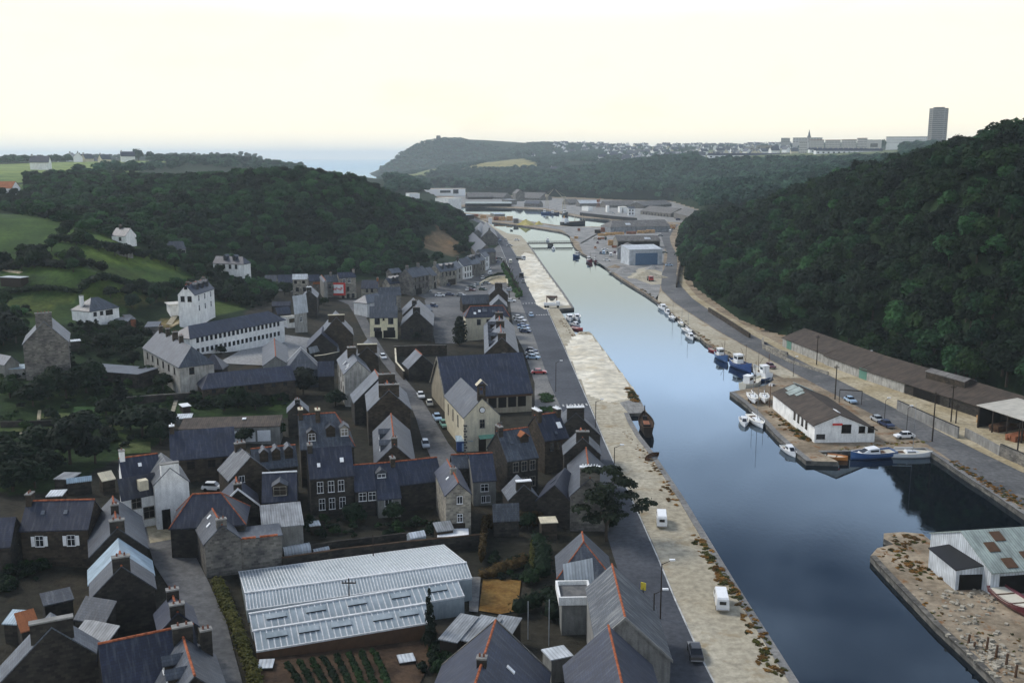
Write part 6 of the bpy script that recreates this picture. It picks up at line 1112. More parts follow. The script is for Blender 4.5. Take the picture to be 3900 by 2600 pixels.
# weeds along the quay edges
def weeds(name, v, pts, n, wd, s0, s1, mats, seed, z0=0.0):
    r_ = np.random.default_rng(seed); P_ = resamp(np.array([PZ(v, *p)[:2] for p in pts]), 200); i = (r_.uniform(0, 1, n) ** 1 * 199).astype(int); q = P_[i] + r_.normal(0, wd, (n, 2)); q = q[~grow_in(q, river, .5)]; n = len(q); scatter(name, q, np.full(n, z0), [CROWN_W[m_] for m_ in mats], s0, s1, seed, .05, (.5, .9))
CROWN_W = {k: crown_mesh('tuft', M[k], 60, [(0, 0, .25, .55, .4), (.4, .2, .15, .4, .3), (-.3, -.3, .15, .4, .3)], .17, 960) for k in ('leaf_rust', 'leaf_hedge', 'leaf_yellow')}
weeds('weeds', 'Q', [(-60, 620), (0, 830), (120, 1100), (250, 1380), (300, 1520)], 120, .6, 0.3, 0.81, ['leaf_rust', 'leaf_hedge'], 41); weeds('weeds', 'C', [(2060, 310), (2130, 440), (2260, 640), (2330, 760)], 88, .55, 0.36, 0.99, ['leaf_rust', 'leaf_hedge'], 42); weeds('weeds', 'G', [(1840, 570), (1930, 680), (2000, 760), (2200, 1050), (2290, 1220)], 72, .5, 0.24, 0.68, ['leaf_rust'], 43)
weeds('weeds', 'Q', [(1500, 480), (1280, 470), (1150, 600), (1350, 720), (1480, 800)], 128, 1.2, 0.3, 0.74, ['leaf_rust', 'leaf_rust', 'leaf_hedge'], 44); weeds('weeds', 'q', [(1380, 1020), (1600, 1150), (1800, 1280), (2100, 1450), (2300, 1600)], 208, .9, 0.3, 0.68, ['leaf_rust', 'leaf_rust', 'leaf_hedge'], 45); weeds('weeds', 'Q', [(1300, 900), (1600, 1150), (1900, 1400), (2100, 1560)], 128, 3.5, 0.18, 0.5, ['leaf_rust', 'leaf_hedge'], 46)
weeds('weeds', 'o', [(900, 1060), (1050, 1150), (1250, 1300), (1480, 1480)], 96, .7, 0.42, 0.93, ['leaf_rust', 'leaf_hedge'], 47); weeds('weeds', 'q', [(0, 880), (350, 840), (700, 800), (1150, 770)], 72, .6, 0.24, 0.56, ['leaf_rust', 'leaf_yellow'], 48); weeds('weeds', 'h', [(1420, 0), (1580, 130), (1700, 230), (1850, 340), (2050, 500), (2340, 680)], 160, .5, 0.3, 0.81, ['leaf_hedge', 'leaf_rust'], 49, .0)
weeds('weeds', 'h', [(1310, 1000), (1340, 1060), (1380, 1130)], 48, .9, 0.6, 1.36, ['leaf_rust', 'leaf_hedge'], 50); weeds('weeds', 'h', [(600, 300), (680, 400), (760, 470), (820, 440), (930, 450)], 40, .6, 0.3, 0.62, ['leaf_rust'], 51)
# ------------------------------------------------------------------ right bank: warehouse, long sheds, walls
wh = H_('white quayside warehouse with brown sheet roof on the dock point', 'D', (1929, 951), (1826, 880), (1868, 971), 6.0, s=.42, wall='plaster_white', roof='asbestos_brown', hw2=7.6, over=.5, name='warehouse', cat='warehouse', win=[('e', [.18, .27, .36, .45], 1.5, 1.1, 1.7, 'dn'), ('a', [.52], 1.0, 1.9, 1.7, 'dx'), ('a', [.1], 2.6, 1.7, .9, 'd'), ('a', [.78, .93], 1.2, 1.2, 1.3, 'dx')])
for t_, f_, w_, h_ in ((.82, .35, 3.2, 3.4), (.93, .30, 2.6, 2.4), (.72, .3, 1.6, 2.0)): skylight(wh.root, wh, t_, f_, w_, h_, 'sheet_pale_green')
skylight(wh.root, wh, .97, .35, 1.6, 5.0, 'sheet_pale_green', side=-wh.se); skylight(wh.root, wh, .12, .12, 2.6, .7, 'paint_white', side=-wh.se)
put_box('awning', wh.root, wh.x0, .4, wh.ze - .0, -math.pi / 2, 2.0, .35, .3, 'sign_red')
def shed_(label, A, B, E, hr=6.0, s=.5, wall='plaster_dirty', roof='asbestos_brown', v='H', doors=(), win=(), **k): return H_(label, v, A, B, E, hr, s=s, wall=wall, roof=roof, name='storage_shed', cat='shed', over=.35, doors=doors, win=win, **k)
for (lb_, a_, b_, e_, kw_) in (('first long storage shed with green door below the wood', (950, 250), (1235, 350), (1040, 398), dict(doors=[('e', .17, 3.0, 2.8, 'door_green')])), ('second long storage shed with plain pale wall', (1239, 351.5), (1480, 430), (1300, 502), {}), ('third long storage shed with green door at its end', (1484, 431), (1764, 513), (1550, 585), dict(doors=[('e', .03, 3.2, 2.8, 'door_green')])), ('fourth storage shed with dark gaps under its brown roof', (1768, 514), (2060, 598), (1880, 690), dict(wall='stone_dark', doors=[('e', .3 + .2 * k, 3, 2.2, 'opening_shade') for k in range(3)])), ('fifth storage shed with a pale roof sheet near the right edge', (2064, 599), (2480, 722), (2200, 790), dict(wall='stone_dark'))): shed_(lb_, a_, b_, e_, 5.4, .36, hw2=5.0, zabs=5.6, z0=0, **kw_)
H_('upper roof with pale rubble edge behind the fourth shed', 'H', (1760, 505), (2010, 572), (1800, 540), 6, s=.36, wall='stone_brown', roof='asbestos_grey', name='storage_shed', cat='shed', zabs=6.6, z0=0, hw=1.6)
op = B_('open timber shed with cream sheet roof at the right edge', 'H', (2062, 742), (2560, 905), (2240, 678), 5.0, 'opening_shade', 'sheet_cream', 5.8, openf=True, over=.3, name='open_shed')  # walls near-black: shade of the open interior put into their colour
mb = MB()
for k in range(6): mb.box(-op.L / 2 + .3 + k * (op.L - .6) / 5 - .12, -op.L / 2 + .3 + k * (op.L - .6) / 5 + .12, -op.D / 2 - .1, -op.D / 2 + .14, -.5, op.zt - .15)
mb.build('post', M['wood_dark'], op.root)
def stack(label, v, x, y, l_, w_, h_, rz, mat='timber', n=4, group=None, hr=0):
    p = GP(v, x, y); t_ = thing('timber_stack', label, 'timber', tuple(p), rz, group); lay = max(2, int(h_ / .5)); 
    for i in range(lay):
        for j in range(n):
            q = MB(); q.box(-l_ / 2 + random.uniform(0, .3), l_ / 2 - random.uniform(0, .3), -w_ / 2 + j * w_ / n + .04, -w_ / 2 + (j + 1) * w_ / n - .04, i * h_ / lay + .03, (i + 1) * h_ / lay - .03); q.build('plank_bundle', M[mat], t_)
    return t_
stack('pale timber stack in front of the cream open shed', 'H', 2120, 850, 5, 2.4, 1.6, .5); stack('brown timber stack under the cream open shed roof', 'H', 2220, 900, 7, 2.4, 1.4, .5, 'wood_brown'); stack('second brown timber stack at the right edge under the shed', 'H', 2330, 960, 7, 2.4, 1.3, .5, 'timber_red')
wall_line('long concrete yard wall beside the right-bank road', 'H', [(1545, 712), (1740, 800), (1935, 885)], 2.4, 'concrete', .35, cope='black'); wall_line('thinner mesh-topped yard wall further along the road', 'H', [(1978, 888), (2090, 945), (2200, 1005)], 2.0, 'concrete', .2); wall_line('dark concrete yard wall at the right edge of the photo', 'H', [(2205, 992), (2330, 1045), (2560, 1150)], 2.4, 'stone_grey', .35, cope='black')
wall_line('low retaining wall at the foot of the wood', 'D', [(1628, 706), (1680, 738), (1722, 765)], 1.6, 'stone_brown', .6); wall_line('ruined pale wall before the first long shed', 'H', [(680, 310), (685, 355), (840, 405)], 1.4, 'stone_pale', .5); wall_line('low kerb wall along the verge of the right-bank road', 'H', [(705, 378), (860, 455), (1100, 530)], .8, 'stone_pale', .4)
wall_line('dark stone retaining wall along the curve of the right-bank road', 'j', [(1935, 1060), (1900, 1200), (1870, 1400)], 2.2, 'stone_brown', .6)
for lb, v, x, y, h in (('tall utility pole in front of the first storage shed', 'H', 1024, 485, 8.5), ('utility pole at the roadside behind the warehouse', 'H', 1142, 705, 8.5), ('tallest utility pole by the dock corner and road', 'H', 1764, 975, 10.5), ('utility pole beyond the concrete yard wall', 'H', 1884, 850, 8.5), ('short utility pole near the end of the concrete yard wall', 'H', 1915, 860, 4.5), ('utility pole at the right edge beside the open shed', 'H', 2310, 1040, 6)): pole(lb, v, x, y, h, .16, arm=.6)
for lb, v, x, y, h in (('red-brown mooring post by the cluster of small yachts', 'o', 905, 980, 5.6), ('dark mast-like post on the quay by the red and white fishing boat', 'o', 890, 450, 5.0)): pole(lb, v, x, y, h, .1, 'rust', z0=0)
for k, (x, y, f) in enumerate(((1350, 520, 0), (1458, 850, 0), (1600, 905, 0), (875, 560, 0))): pole('thin lamp post along the water side of the right-bank road', 'H', x, y, 5, .07, 'wood_dark', lamp=(.7, 0), name='lamp_post', cat='lamp post', group='lamp posts on the water side of the right-bank road')
for lb, v, x, y in (('lamp post by the black car on the left quay road', 'C', 1680, 1245), ('lamp post with white head before the bottom slate houses', 'C', 1742, 975), ('lamp post near the big cedar', 'G', 1735, 1075), ('lamp post opposite the moored barge', 'G', 1570, 610), ('lamp post before the zebra crossing', 'G', 1215, 215)): pole(lb, v, x, y, 7.5, .1, 'wood_dark', lamp=(1.3, 0), name='lamp_post', cat='lamp post')
pole('pale washing-line post in the dark yard by the annex', 'C', 835, 1195, 6, .06, 'sheet_white'); pole('second pale washing-line post beside the three sheds', 'C', 665, 1140, 5, .06, 'sheet_white')
sg = thing('shop_sign', 'small yellow sign on the streaked roof house beside the road', 'sign', tuple(GP('C', 1600, 870)), 1.0); q = MB(); q.box(-.06, .06, -.06, .06, -.4, 2.6); q.build('post', M['wood_dark'], sg); flat('sign_yellow', (.7, .55, .05)); q = MB(); q.box(-.06, .06, -.35, .35, 2.3, 3.3); q.build('panel', M['sign_yellow'], sg)
# shed on the near peninsula
qs = H_('pale corrugated shed with brown roof lights on the near peninsula', 'Q', (1690, 432), (2420, 385), (1910, 735), 6.4, s=.42, wall='sheet_white', roof='sheet_pale_green', name='quay_shed', cat='shed', over=.3, doors=[('e', .35, 8, 2.6, 'opening_shade')])
for t_, f_ in ((.30, .2), (.17, .45), (.22, .85), (.44, .72)): skylight(qs.root, qs, t_, f_, 1.6, 1.8, 'wood_brown')
B_('black-roofed annex with white end wall beside the pale shed', 'Q', (1452, 558), (1652, 720), (1632, 498), 3.0, 'sheet_white', 'black', 3.6, doors=[('r', .5, 3.2, 2.2, 'opening_shade')])
for k, (x, y, h) in enumerate(((1740, 1270, 1.1), (1875, 1320, 1.6), (1945, 1375, 1.5), (2020, 1440, 1.5), (2090, 1525, 1.5), (1780, 1310, .8))):
    p = PZ('Q', x, y); t_ = thing('mooring_post', 'stumpy brown timber post among pale rubble on the near peninsula', 'post', tuple(p), 0, 'timber posts on the near peninsula'); q = MB(); q.tube((0, 0, -.3), (.15, .1, h), .16, .13, 7); q.build('post', M['wood_brown'], t_)
flat('rubble_pale', (.32, .29, .23), .9, .1, var=.4)
q = MB(); r_ = random.Random(2)
for k in range(420):
    x, y = r_.choice([(r_.gauss(1850, 110), r_.gauss(1330, 70)), (r_.gauss(1960, 90), r_.gauss(1430, 60)), (r_.gauss(1980, 90), r_.gauss(900, 30)), (r_.gauss(1700, 200), r_.gauss(1000, 120))]); p = PZ('Q', x, y); s = r_.uniform(.08, .35)
    if not inside(p[None, :2], np.array([a[:2] for a in pn_poly]))[0]: continue
    q.box(p[0] - s, p[0] + s, p[1] - s * .7, p[1] + s * .7, -.1, s * r_.uniform(.4, 1), rz=r_.uniform(0, 3), c=(p[0], p[1]))
o = q.build('rubble', M['rubble_pale']); o['kind'] = 'stuff'
ground('dark_scorch', (.05, .04, .03), (.10, .08, .055), None, (.3, 2)); heap('earth', [(1650, 820), (1900, 880), (2150, 900), (2156, 850), (1910, 840), (1700, 790)], .35, M['dark_scorch'], 8, edge=2, v='Q')
# ------------------------------------------------------------------ vehicles
flat('car_glass', (.012, .014, .018), .08, .6); flat('tyre', (.012, .012, .012), .9, .1); flat('chrome', (.5, .5, .5), .25, .5, .6)
for cn_, c_ in (('white', (.78, .79, .78)), ('cream', (.66, .62, .50)), ('light_grey', (.42, .45, .47)), ('grey', (.16, .18, .19)), ('black', (.012, .012, .014)), ('red', (.42, .03, .03)), ('maroon', (.12, .02, .03)), ('blue', (.04, .10, .24)), ('pale_blue', (.38, .52, .66)), ('dark_blue', (.02, .035, .09)), ('green', (.16, .34, .27)), ('orange', (.55, .2, .04)), ('dark_green', (.03, .06, .045))): flat('paint_' + cn_, c_, .28, .6, var=.05)
def extr(mb, prof, w0, w1f=None, m=0):
    """side profile (x, z, halfwidth) swept across the car"""
    n = len(prof); vs = [(x, -hw, z) for x, z, hw in prof] + [(x, hw, z) for x, z, hw in prof]
    mb.mesh(vs, [tuple(range(n)), tuple(range(2 * n - 1, n - 1, -1))] + [(i, n + i, n + (i + 1) % n, (i + 1) % n) for i in range(n)], m)
def car_meshes(kind):
    b = MB(); g = MB()
    if kind == 'saloon':
        extr(b, [(-2.05, .28, .74), (2.05, .28, .74), (2.1, .55, .78), (2.0, .76, .76), (.95, .88, .74), (-1.35, .90, .74), (-2.02, .84, .74), (-2.1, .55, .78)], 0); extr(b, [(.45, 1.34, .56), (-.95, 1.36, .56), (-1.0, 1.42, .52), (.40, 1.41, .52)], 0)
        extr(g, [(.98, .86, .70), (-1.5, .88, .70), (-1.0, 1.36, .575), (.48, 1.35, .575)], 0)
        for x in (-.28,): 
            for s_ in (-1, 1): b.mesh([(x - .05, s_ * .705, .88), (x + .05, s_ * .705, .88), (x + .05, s_ * .58, 1.37), (x - .05, s_ * .58, 1.37), (x - .05, s_ * .66, .88), (x + .05, s_ * .66, .88), (x + .05, s_ * .54, 1.37), (x - .05, s_ * .54, 1.37)], [(0, 1, 2, 3), (4, 7, 6, 5), (0, 3, 7, 4), (1, 5, 6, 2)])
        wx, wy = 1.28, .68
    elif kind == 'hatch':
        extr(b, [(-1.75, .28, .70), (1.8, .28, .70), (1.85, .55, .74), (1.75, .78, .72), (.85, .90, .70), (-1.7, .92, .70), (-1.82, .6, .74)], 0); extr(b, [(.35, 1.40, .54), (-1.15, 1.40, .54), (-1.2, 1.46, .50), (.30, 1.46, .50)], 0)
        extr(g, [(.88, .88, .66), (-1.68, .90, .66), (-1.18, 1.41, .55), (.38, 1.41, .55)], 0); wx, wy = 1.15, .65
    else:
        extr(b, [(-2.15, .32, .80), (2.1, .32, .80), (2.2, .8, .84), (2.05, 1.1, .82), (1.75, 1.78, .74), (1.55, 1.98, .70), (-1.95, 2.02, .70), (-2.15, 1.8, .76), (-2.2, .8, .84)], 0)
        g.mesh([(2.085, -.66, 1.12), (2.085, .66, 1.12), (1.80, .6, 1.72), (1.80, -.6, 1.72), (2.03, -.66, 1.12), (2.03, .66, 1.12), (1.74, .6, 1.72), (1.74, -.6, 1.72)], [(0, 1, 2, 3), (4, 7, 6, 5), (0, 4, 5, 1), (2, 6, 7, 3)])
        g.box(-2.215, -2.15, -.42, .42, 1.12, 1.55)
        for s_ in (-1, 1): g.box(.7, 1.5, s_ * .79 - .03, s_ * .79 + .03, 1.15, 1.6)
        wx, wy = 1.3, .72
    ob = b.build('body', M['paint_white']); og = g.build('windows', M['car_glass']); k = MB(); k.tube((0, -.1, 0), (0, .1, 0), .29, .29, 12); ow = k.build('wheel', M['tyre']); k = MB(); x1 = 2.12 if kind != 'hatch' else 1.86
    if kind == 'van': x1 = 2.22
    k.box(-.05, .05, -.74, .74, .36, .48); oc = k.build('bumper', M['chrome'])
    r = (ob.data, og.data, ow.data, oc.data, wx, wy, x1 + .03)
    for o in (ob, og, ow, oc): bpy.data.objects.remove(o)
    return r
CARM = {k: car_meshes(k) for k in ('saloon', 'hatch', 'van')}
def car(v, x, y, dx, dy, kind, colr, label, group=None, lift=.08, cat=None):
    p = GP(v, x, y); q = GP(v, x + dx, y + dy); a = math.atan2(q[1] - p[1], q[0] - p[0]); t_ = thing('van' if kind == 'van' else 'car', label, cat or ('van' if kind == 'van' else 'car'), (p[0], p[1], p[2] + lift), a, group); m_ = CARM[kind]
    o = sub('body', m_[0], t_); o.material_slots[0].link = 'OBJECT'; o.material_slots[0].material = M['paint_' + colr]
    sub('windows', m_[1], t_); sub('bumper', m_[3], t_, (m_[6], 0, 0)); sub('bumper', m_[3], t_, (-m_[6], 0, 0))
    for sx in (-1, 1):
        for sy in (-1, 1): sub('wheel', m_[2], t_, (sx * m_[4], sy * m_[5], .29))
    return t_
CARS = [('C', 1752, 205, -5, -60, 'van', 'white', 'white van parked on the quay strip, the farther of two'), ('C', 2238, 870, -12, -60, 'van', 'white', 'white van nearest the camera on the quay strip beside rusty weeds'), ('C', 2025, 1275, -14, -60, 'saloon', 'black', 'black car driving up the quay road at the bottom'),
 ('F', 2098, 300, 8, 16, 'saloon', 'white', 'white car just past the small zebra crossing by the hall'), ('F', 2185, 375, -4, -16, 'hatch', 'cream', 'cream small car parked against the hall gable wall'), ('F', 2262, 520, 14, 22, 'saloon', 'pale_blue', 'pale blue-white car in the street beside the chapel'), ('F', 2330, 590, 12, 18, 'hatch', 'green', 'mint green car parked behind the pale blue one by the chapel'), ('F', 2145, 790, 6, 20, 'hatch', 'light_grey', 'light grey car alone in the street below the steep gable'),
 ('c', 1722, 1090, 20, 18, 'hatch', 'white', 'white car at the bend of the street by the chimney house'), ('E', 2125, 1222, 20, 2, 'hatch', 'white', 'white car in the yard behind the hipped slate house'),
 ('G', 1375, 1425, 20, 3, 'hatch', 'red', 'bright red car in the yard under the cedar'), ('G', 1482, 1398, 20, 0, 'saloon', 'white', 'white car beside the red one under the cedar'), ('G', 1352, 1375, 8, 10, 'hatch', 'white', 'second white car, behind the red one by the stone house'),
 ('d', 1290, 1350, 24, 0, 'saloon', 'red', 'red and white car parked broadside by the market hall'), ('d', 1228, 1190, 24, 2, 'saloon', 'pale_blue', 'pale blue car nearest the hall in the trio of parked cars'), ('d', 1215, 1150, 24, 2, 'saloon', 'light_grey', 'light grey car in the middle of the trio by the hall'), ('d', 1212, 1118, 24, 2, 'hatch', 'dark_blue', 'dark car farthest in the trio by the hall'),
 ('d', 1145, 905, 24, 2, 'saloon', 'dark_blue', 'dark blue car nearest the camera in the angled row on the quay road'), ('d', 1128, 872, 24, 2, 'saloon', 'pale_blue', 'pale blue car second in the angled row on the quay road'), ('d', 1120, 842, 24, 2, 'saloon', 'blue', 'blue car third in the angled row on the quay road'), ('d', 1092, 785, 24, 2, 'saloon', 'white', 'white car fourth in the angled row on the quay road'), ('d', 1066, 752, 24, 2, 'saloon', 'white', 'white car farthest in the angled row on the quay road'),
 ('d', 1205, 728, 10, 22, 'saloon', 'pale_blue', 'pale blue car driving at the dotted crossing on the quay road'), ('d', 1120, 360, 6, 18, 'hatch', 'grey', 'grey car following the dark lorry on the quay road'), ('d', 982, 150, 4, 18, 'van', 'cream', 'cream van driving on the far stretch of the quay road'),
 ('d', 215, 512, 24, 2, 'saloon', 'white', 'white car broadside in the parking square'), ('d', 318, 502, 24, 2, 'saloon', 'dark_blue', 'dark car beside the white one in the parking square'), ('d', 445, 512, 24, 2, 'saloon', 'grey', 'dark grey car by the roof of the long slate shed'), ('d', 80, 465, 20, -2, 'saloon', 'light_grey', 'pale car at the kerb of the tall corner house'), ('d', 150, 628, 20, 4, 'hatch', 'dark_blue', 'dark blue car by the grey lean-to of the square'), ('d', 520, 448, 14, -8, 'hatch', 'white', 'white car in the pair in the middle of the square'), ('d', 556, 452, 20, 2, 'saloon', 'maroon', 'maroon car in the pair in the middle of the square'), ('d', 562, 418, 22, 2, 'saloon', 'dark_green', 'dark car just behind the pair in the square'), ('d', 635, 392, 24, -2, 'saloon', 'light_grey', 'long pale grey car near the tan wall of the square'), ('d', 722, 380, 24, 2, 'saloon', 'grey', 'grey car half behind the tan wall of the square'), ('d', 682, 446, 24, 2, 'saloon', 'dark_green', 'dark green car close to the long slate shed'),
 ('d', 310, 400, 10, -8, 'hatch', 'dark_blue', 'dark car against the shopfront of the street row'), ('d', 562, 302, 14, -10, 'saloon', 'white', 'white car with dark nose in the street below the white front'), ('d', 682, 322, 10, -8, 'hatch', 'white', 'rounded white car at the end of the tan wall'), ('d', 760, 275, 8, -8, 'van', 'white', 'white van where the street meets the quay road'), ('d', 745, 218, 12, -8, 'saloon', 'white', 'white car beside the cream house in the street'), ('d', 835, 145, 12, 4, 'saloon', 'dark_blue', 'dark car parked at the top of the street row'), ('d', 822, 108, 6, -8, 'hatch', 'red', 'red car at the far end of the street row'), ('d', 862, 108, 14, 0, 'saloon', 'grey', 'grey car next to the red one far up the street'), ('d', 985, 572, 14, 0, 'saloon', 'white', 'white car half behind the row of small trees'), ('d', 972, 455, 10, 0, 'hatch', 'light_grey', 'pale car beyond the row of small trees'),
 ('i', 1535, 1012, 14, 0, 'saloon', 'light_grey', 'pale car crossing the wide far end of the quay road'), ('i', 1470, 925, 10, 4, 'saloon', 'light_grey', 'small pale car on the far quay road beside the spur'), ('i', 1390, 930, 4, 14, 'hatch', 'pale_blue', 'small pale blue car by the stone gable on the far road'), ('i', 1640, 930, 20, 0, 'saloon', 'white', 'white car broadside on the quay near the bridge'), ('i', 1560, 800, 8, 4, 'van', 'dark_green', 'dark van on the far quay beside the bend of the channel'),
 ('H', 1240, 725, 18, 10, 'saloon', 'pale_blue', 'blue car under a goalpost frame behind the warehouse'), ('H', 1470, 880, 22, 10, 'saloon', 'dark_blue', 'dark blue car tucked behind the warehouse corner'), ('H', 1415, 850, 18, 9, 'saloon', 'light_grey', 'pale car half hidden behind the warehouse roof'), ('H', 1585, 955, -24, 1, 'saloon', 'white', 'white low car beside the warehouse and the dock corner'), ('H', 728, 505, 18, 8, 'saloon', 'maroon', 'maroon car on the verge above the fishing boats'),
 ('j', 1757, 1150, 14, 0, 'saloon', 'pale_blue', 'white car driving on the curve of the right-bank road'), ('j', 1892, 758, 10, 4, 'saloon', 'white', 'white car on the apron below the wood'), ('j', 1768, 648, 0, 12, 'van', 'white', 'white van on the far right-bank road'), ('j', 1690, 960, 14, 0, 'hatch', 'dark_green', 'dark car against the hangar side'), ('j', 1628, 705, 12, 0, 'saloon', 'grey', 'grey car at the end of the open-fronted shed'), ('j', 1612, 638, 12, 0, 'van', 'white', 'white van parked before the large grey shed'),
 ('j', 800, 915, 10, 0, 'saloon', 'white', 'white car with dark back in the dock yard, farthest of the cluster'), ('j', 780, 975, 4, 12, 'van', 'pale_blue', 'pale blue van leftmost in the dock yard cluster'), ('j', 885, 1005, 4, 12, 'van', 'white', 'white van in the middle of the dock yard cluster'), ('j', 1000, 1000, 10, 6, 'van', 'white', 'white van nearest the hangar in the dock yard cluster'), ('j', 735, 970, 4, 12, 'hatch', 'dark_blue', 'dark car at the left of the dock yard cluster'), ('j', 835, 965, 4, 12, 'hatch', 'dark_green', 'dark green car between the pale vans'), ('j', 945, 960, 8, 8, 'hatch', 'maroon', 'maroon car beside the hangar gable'), ('j', 1060, 975, 8, 8, 'hatch', 'dark_blue', 'dark car under the hangar wall'), ('j', 660, 750, 10, 0, 'saloon', 'cream', 'cream car by the timber stacks'), ('j', 690, 815, 6, 6, 'hatch', 'maroon', 'dark red car on the dock near the bridge'), ('j', 655, 890, 6, 6, 'hatch', 'orange', 'orange-brown car above the maroon trawler'), ('j', 830, 1075, 12, 0, 'hatch', 'white', 'white small car on the quay edge by the gravel heap'), ('j', 920, 370, 10, 0, 'saloon', 'white', 'white car on the north quay before the white house'), ('j', 1890, 470, 10, 0, 'van', 'dark_blue', 'dark van at the end of the long stone warehouse')]
for c_ in CARS: car(*c_)
def lorry(v, x, y, dx, dy, label, cab, bed, load=None, sc_=1.0):
    p = GP(v, x, y); q = GP(v, x + dx, y + dy); t_ = thing('lorry', label, 'lorry', (p[0], p[1], p[2] + .05), math.atan2(q[1] - p[1], q[0] - p[0])); t_.scale = (sc_,) * 3
    b = MB(); extr(b, [(1.6, .7, 1.05), (3.1, .7, 1.05), (3.15, 1.5, 1.05), (2.9, 2.4, 1.0), (1.6, 2.45, 1.0)], 0); b.build('cab', M[cab], t_); b = MB(); b.box(2.95, 3.12, -.85, .85, 1.55, 2.15); b.build('windscreen', M['car_glass'], t_)
    b = MB(); b.box(-3.2, 1.4, -1.1, 1.1, .85, 1.05); b.box(-3.2, 1.4, -1.1, -1.0, 1.05, 1.75); b.box(-3.2, 1.4, 1.0, 1.1, 1.05, 1.75); b.box(-3.2, -3.1, -1, 1, 1.05, 1.75); b.box(1.3, 1.4, -1, 1, 1.05, 1.75); b.box(-3.1, 3, -.4, .4, .55, .85); b.build('bed', M[bed], t_)
    if load: b = MB(); b.mesh([(-3, -.98, 1.3), (1.2, -.98, 1.3), (1.2, .98, 1.3), (-3, .98, 1.3), (-.9, 0, 2.1)], [(0, 1, 4), (1, 2, 4), (2, 3, 4), (3, 0, 4), (3, 2, 1, 0)]); b.build('load', M[load], t_)
    for x_ in (2.3, -1.6, -2.6):
        for s_ in (-1, 1): b = MB(); b.tube((x_, s_ * .75, .48), (x_, s_ * 1.08, .48), .48, .48, 12); b.build('wheel', M['tyre'], t_)
lorry('d', 1100, 300, 5, 18, 'dark lorry with a tan load on the quay road', 'paint_black', 'wood_dark', 'quay_gravel'); lorry('j', 1475, 1370, 14, 10, 'dark lorry with red cab on the yard below the pale heap', 'paint_red', 'paint_black'); lorry('j', 1375, 1100, 14, 0, 'dark loader truck between the gravel heaps', 'paint_black', 'paint_dark_green'); lorry('d', 1432, 630, 24, 0, 'white flatbed lorry beside the small gravel hopper on the quay', 'paint_white', 'paint_white')
lorry('j', 1820, 600, 3, 14, 'orange loader with raised bed on the far right-bank road', 'paint_orange', 'timber', 'timber'); lorry('i', 1700, 1215, 16, 2, 'pale mixer lorry among the sand heaps on the far quay', 'paint_light_grey', 'sheet_grey'); lorry('j', 760, 760, 12, 0, 'dark lorry loaded with timber by the dock stacks', 'paint_dark_green', 'timber_red', 'timber')
hp = thing('gravel_hopper', 'small open-framed gravel hopper on the quay above the notch', 'hopper', tuple(GP('d', 1430, 600))); q = MB()
for sx in (-1, 1):
    for sy in (-1, 1): q.box(sx * 2 - .12, sx * 2 + .12, sy * 1.3 - .12, sy * 1.3 + .12, -.3, 3.4)
q.box(-2.2, 2.2, -1.5, -1.3, 3.1, 3.4); q.box(-2.2, 2.2, 1.3, 1.5, 3.1, 3.4); q.build('frame', M['rust'], hp); q = MB(); q.mesh([(-1.9, -1.2, 3.3), (1.9, -1.2, 3.3), (1.9, 1.2, 3.3), (-1.9, 1.2, 3.3), (-.5, -.4, 1.6), (.5, -.4, 1.6), (.5, .4, 1.6), (-.5, .4, 1.6)], [(0, 1, 5, 4), (1, 2, 6, 5), (2, 3, 7, 6), (3, 0, 4, 7), (4, 5, 6, 7)]); q.build('bin', M['asbestos_grey'], hp)
fr_ = thing('frame', 'dark goalpost frame over the blue car by the road', 'frame', tuple(GP('H', 1240, 735)), -.35); q = MB(); q.box(-2.6, -2.45, -.08, .08, -.3, 3.2); q.box(2.45, 2.6, -.08, .08, -.3, 3.2); q.box(-2.6, 2.6, -.1, .1, 3.2, 3.4); q.build('bars', M['wood_dark'], fr_)
ks = thing('kiosk', 'blue kiosk with pale roof in the street below the chapel', 'kiosk', tuple(GP('G', 395, 735)), .1); flat('kiosk_blue', (.03, .075, .22)); flat('door_blue', (.09, .16, .25)); q = MB(); q.box(-1.5, 1.5, -1.2, 1.2, -.4, 2.1); q.build('walls', M['kiosk_blue'], ks); q = MB(); q.slab([(-1.7, -1.4, 2.2), (1.7, -1.4, 2.2), (1.7, 1.4, 2.6), (-1.7, 1.4, 2.6)], .1); q.build('roof', M['sheet_blue'], ks); q = MB(); q.box(-.5, .5, -1.23, -1.2, .1, 1.7); q.build('door', M['paint_pale_blue'], ks)
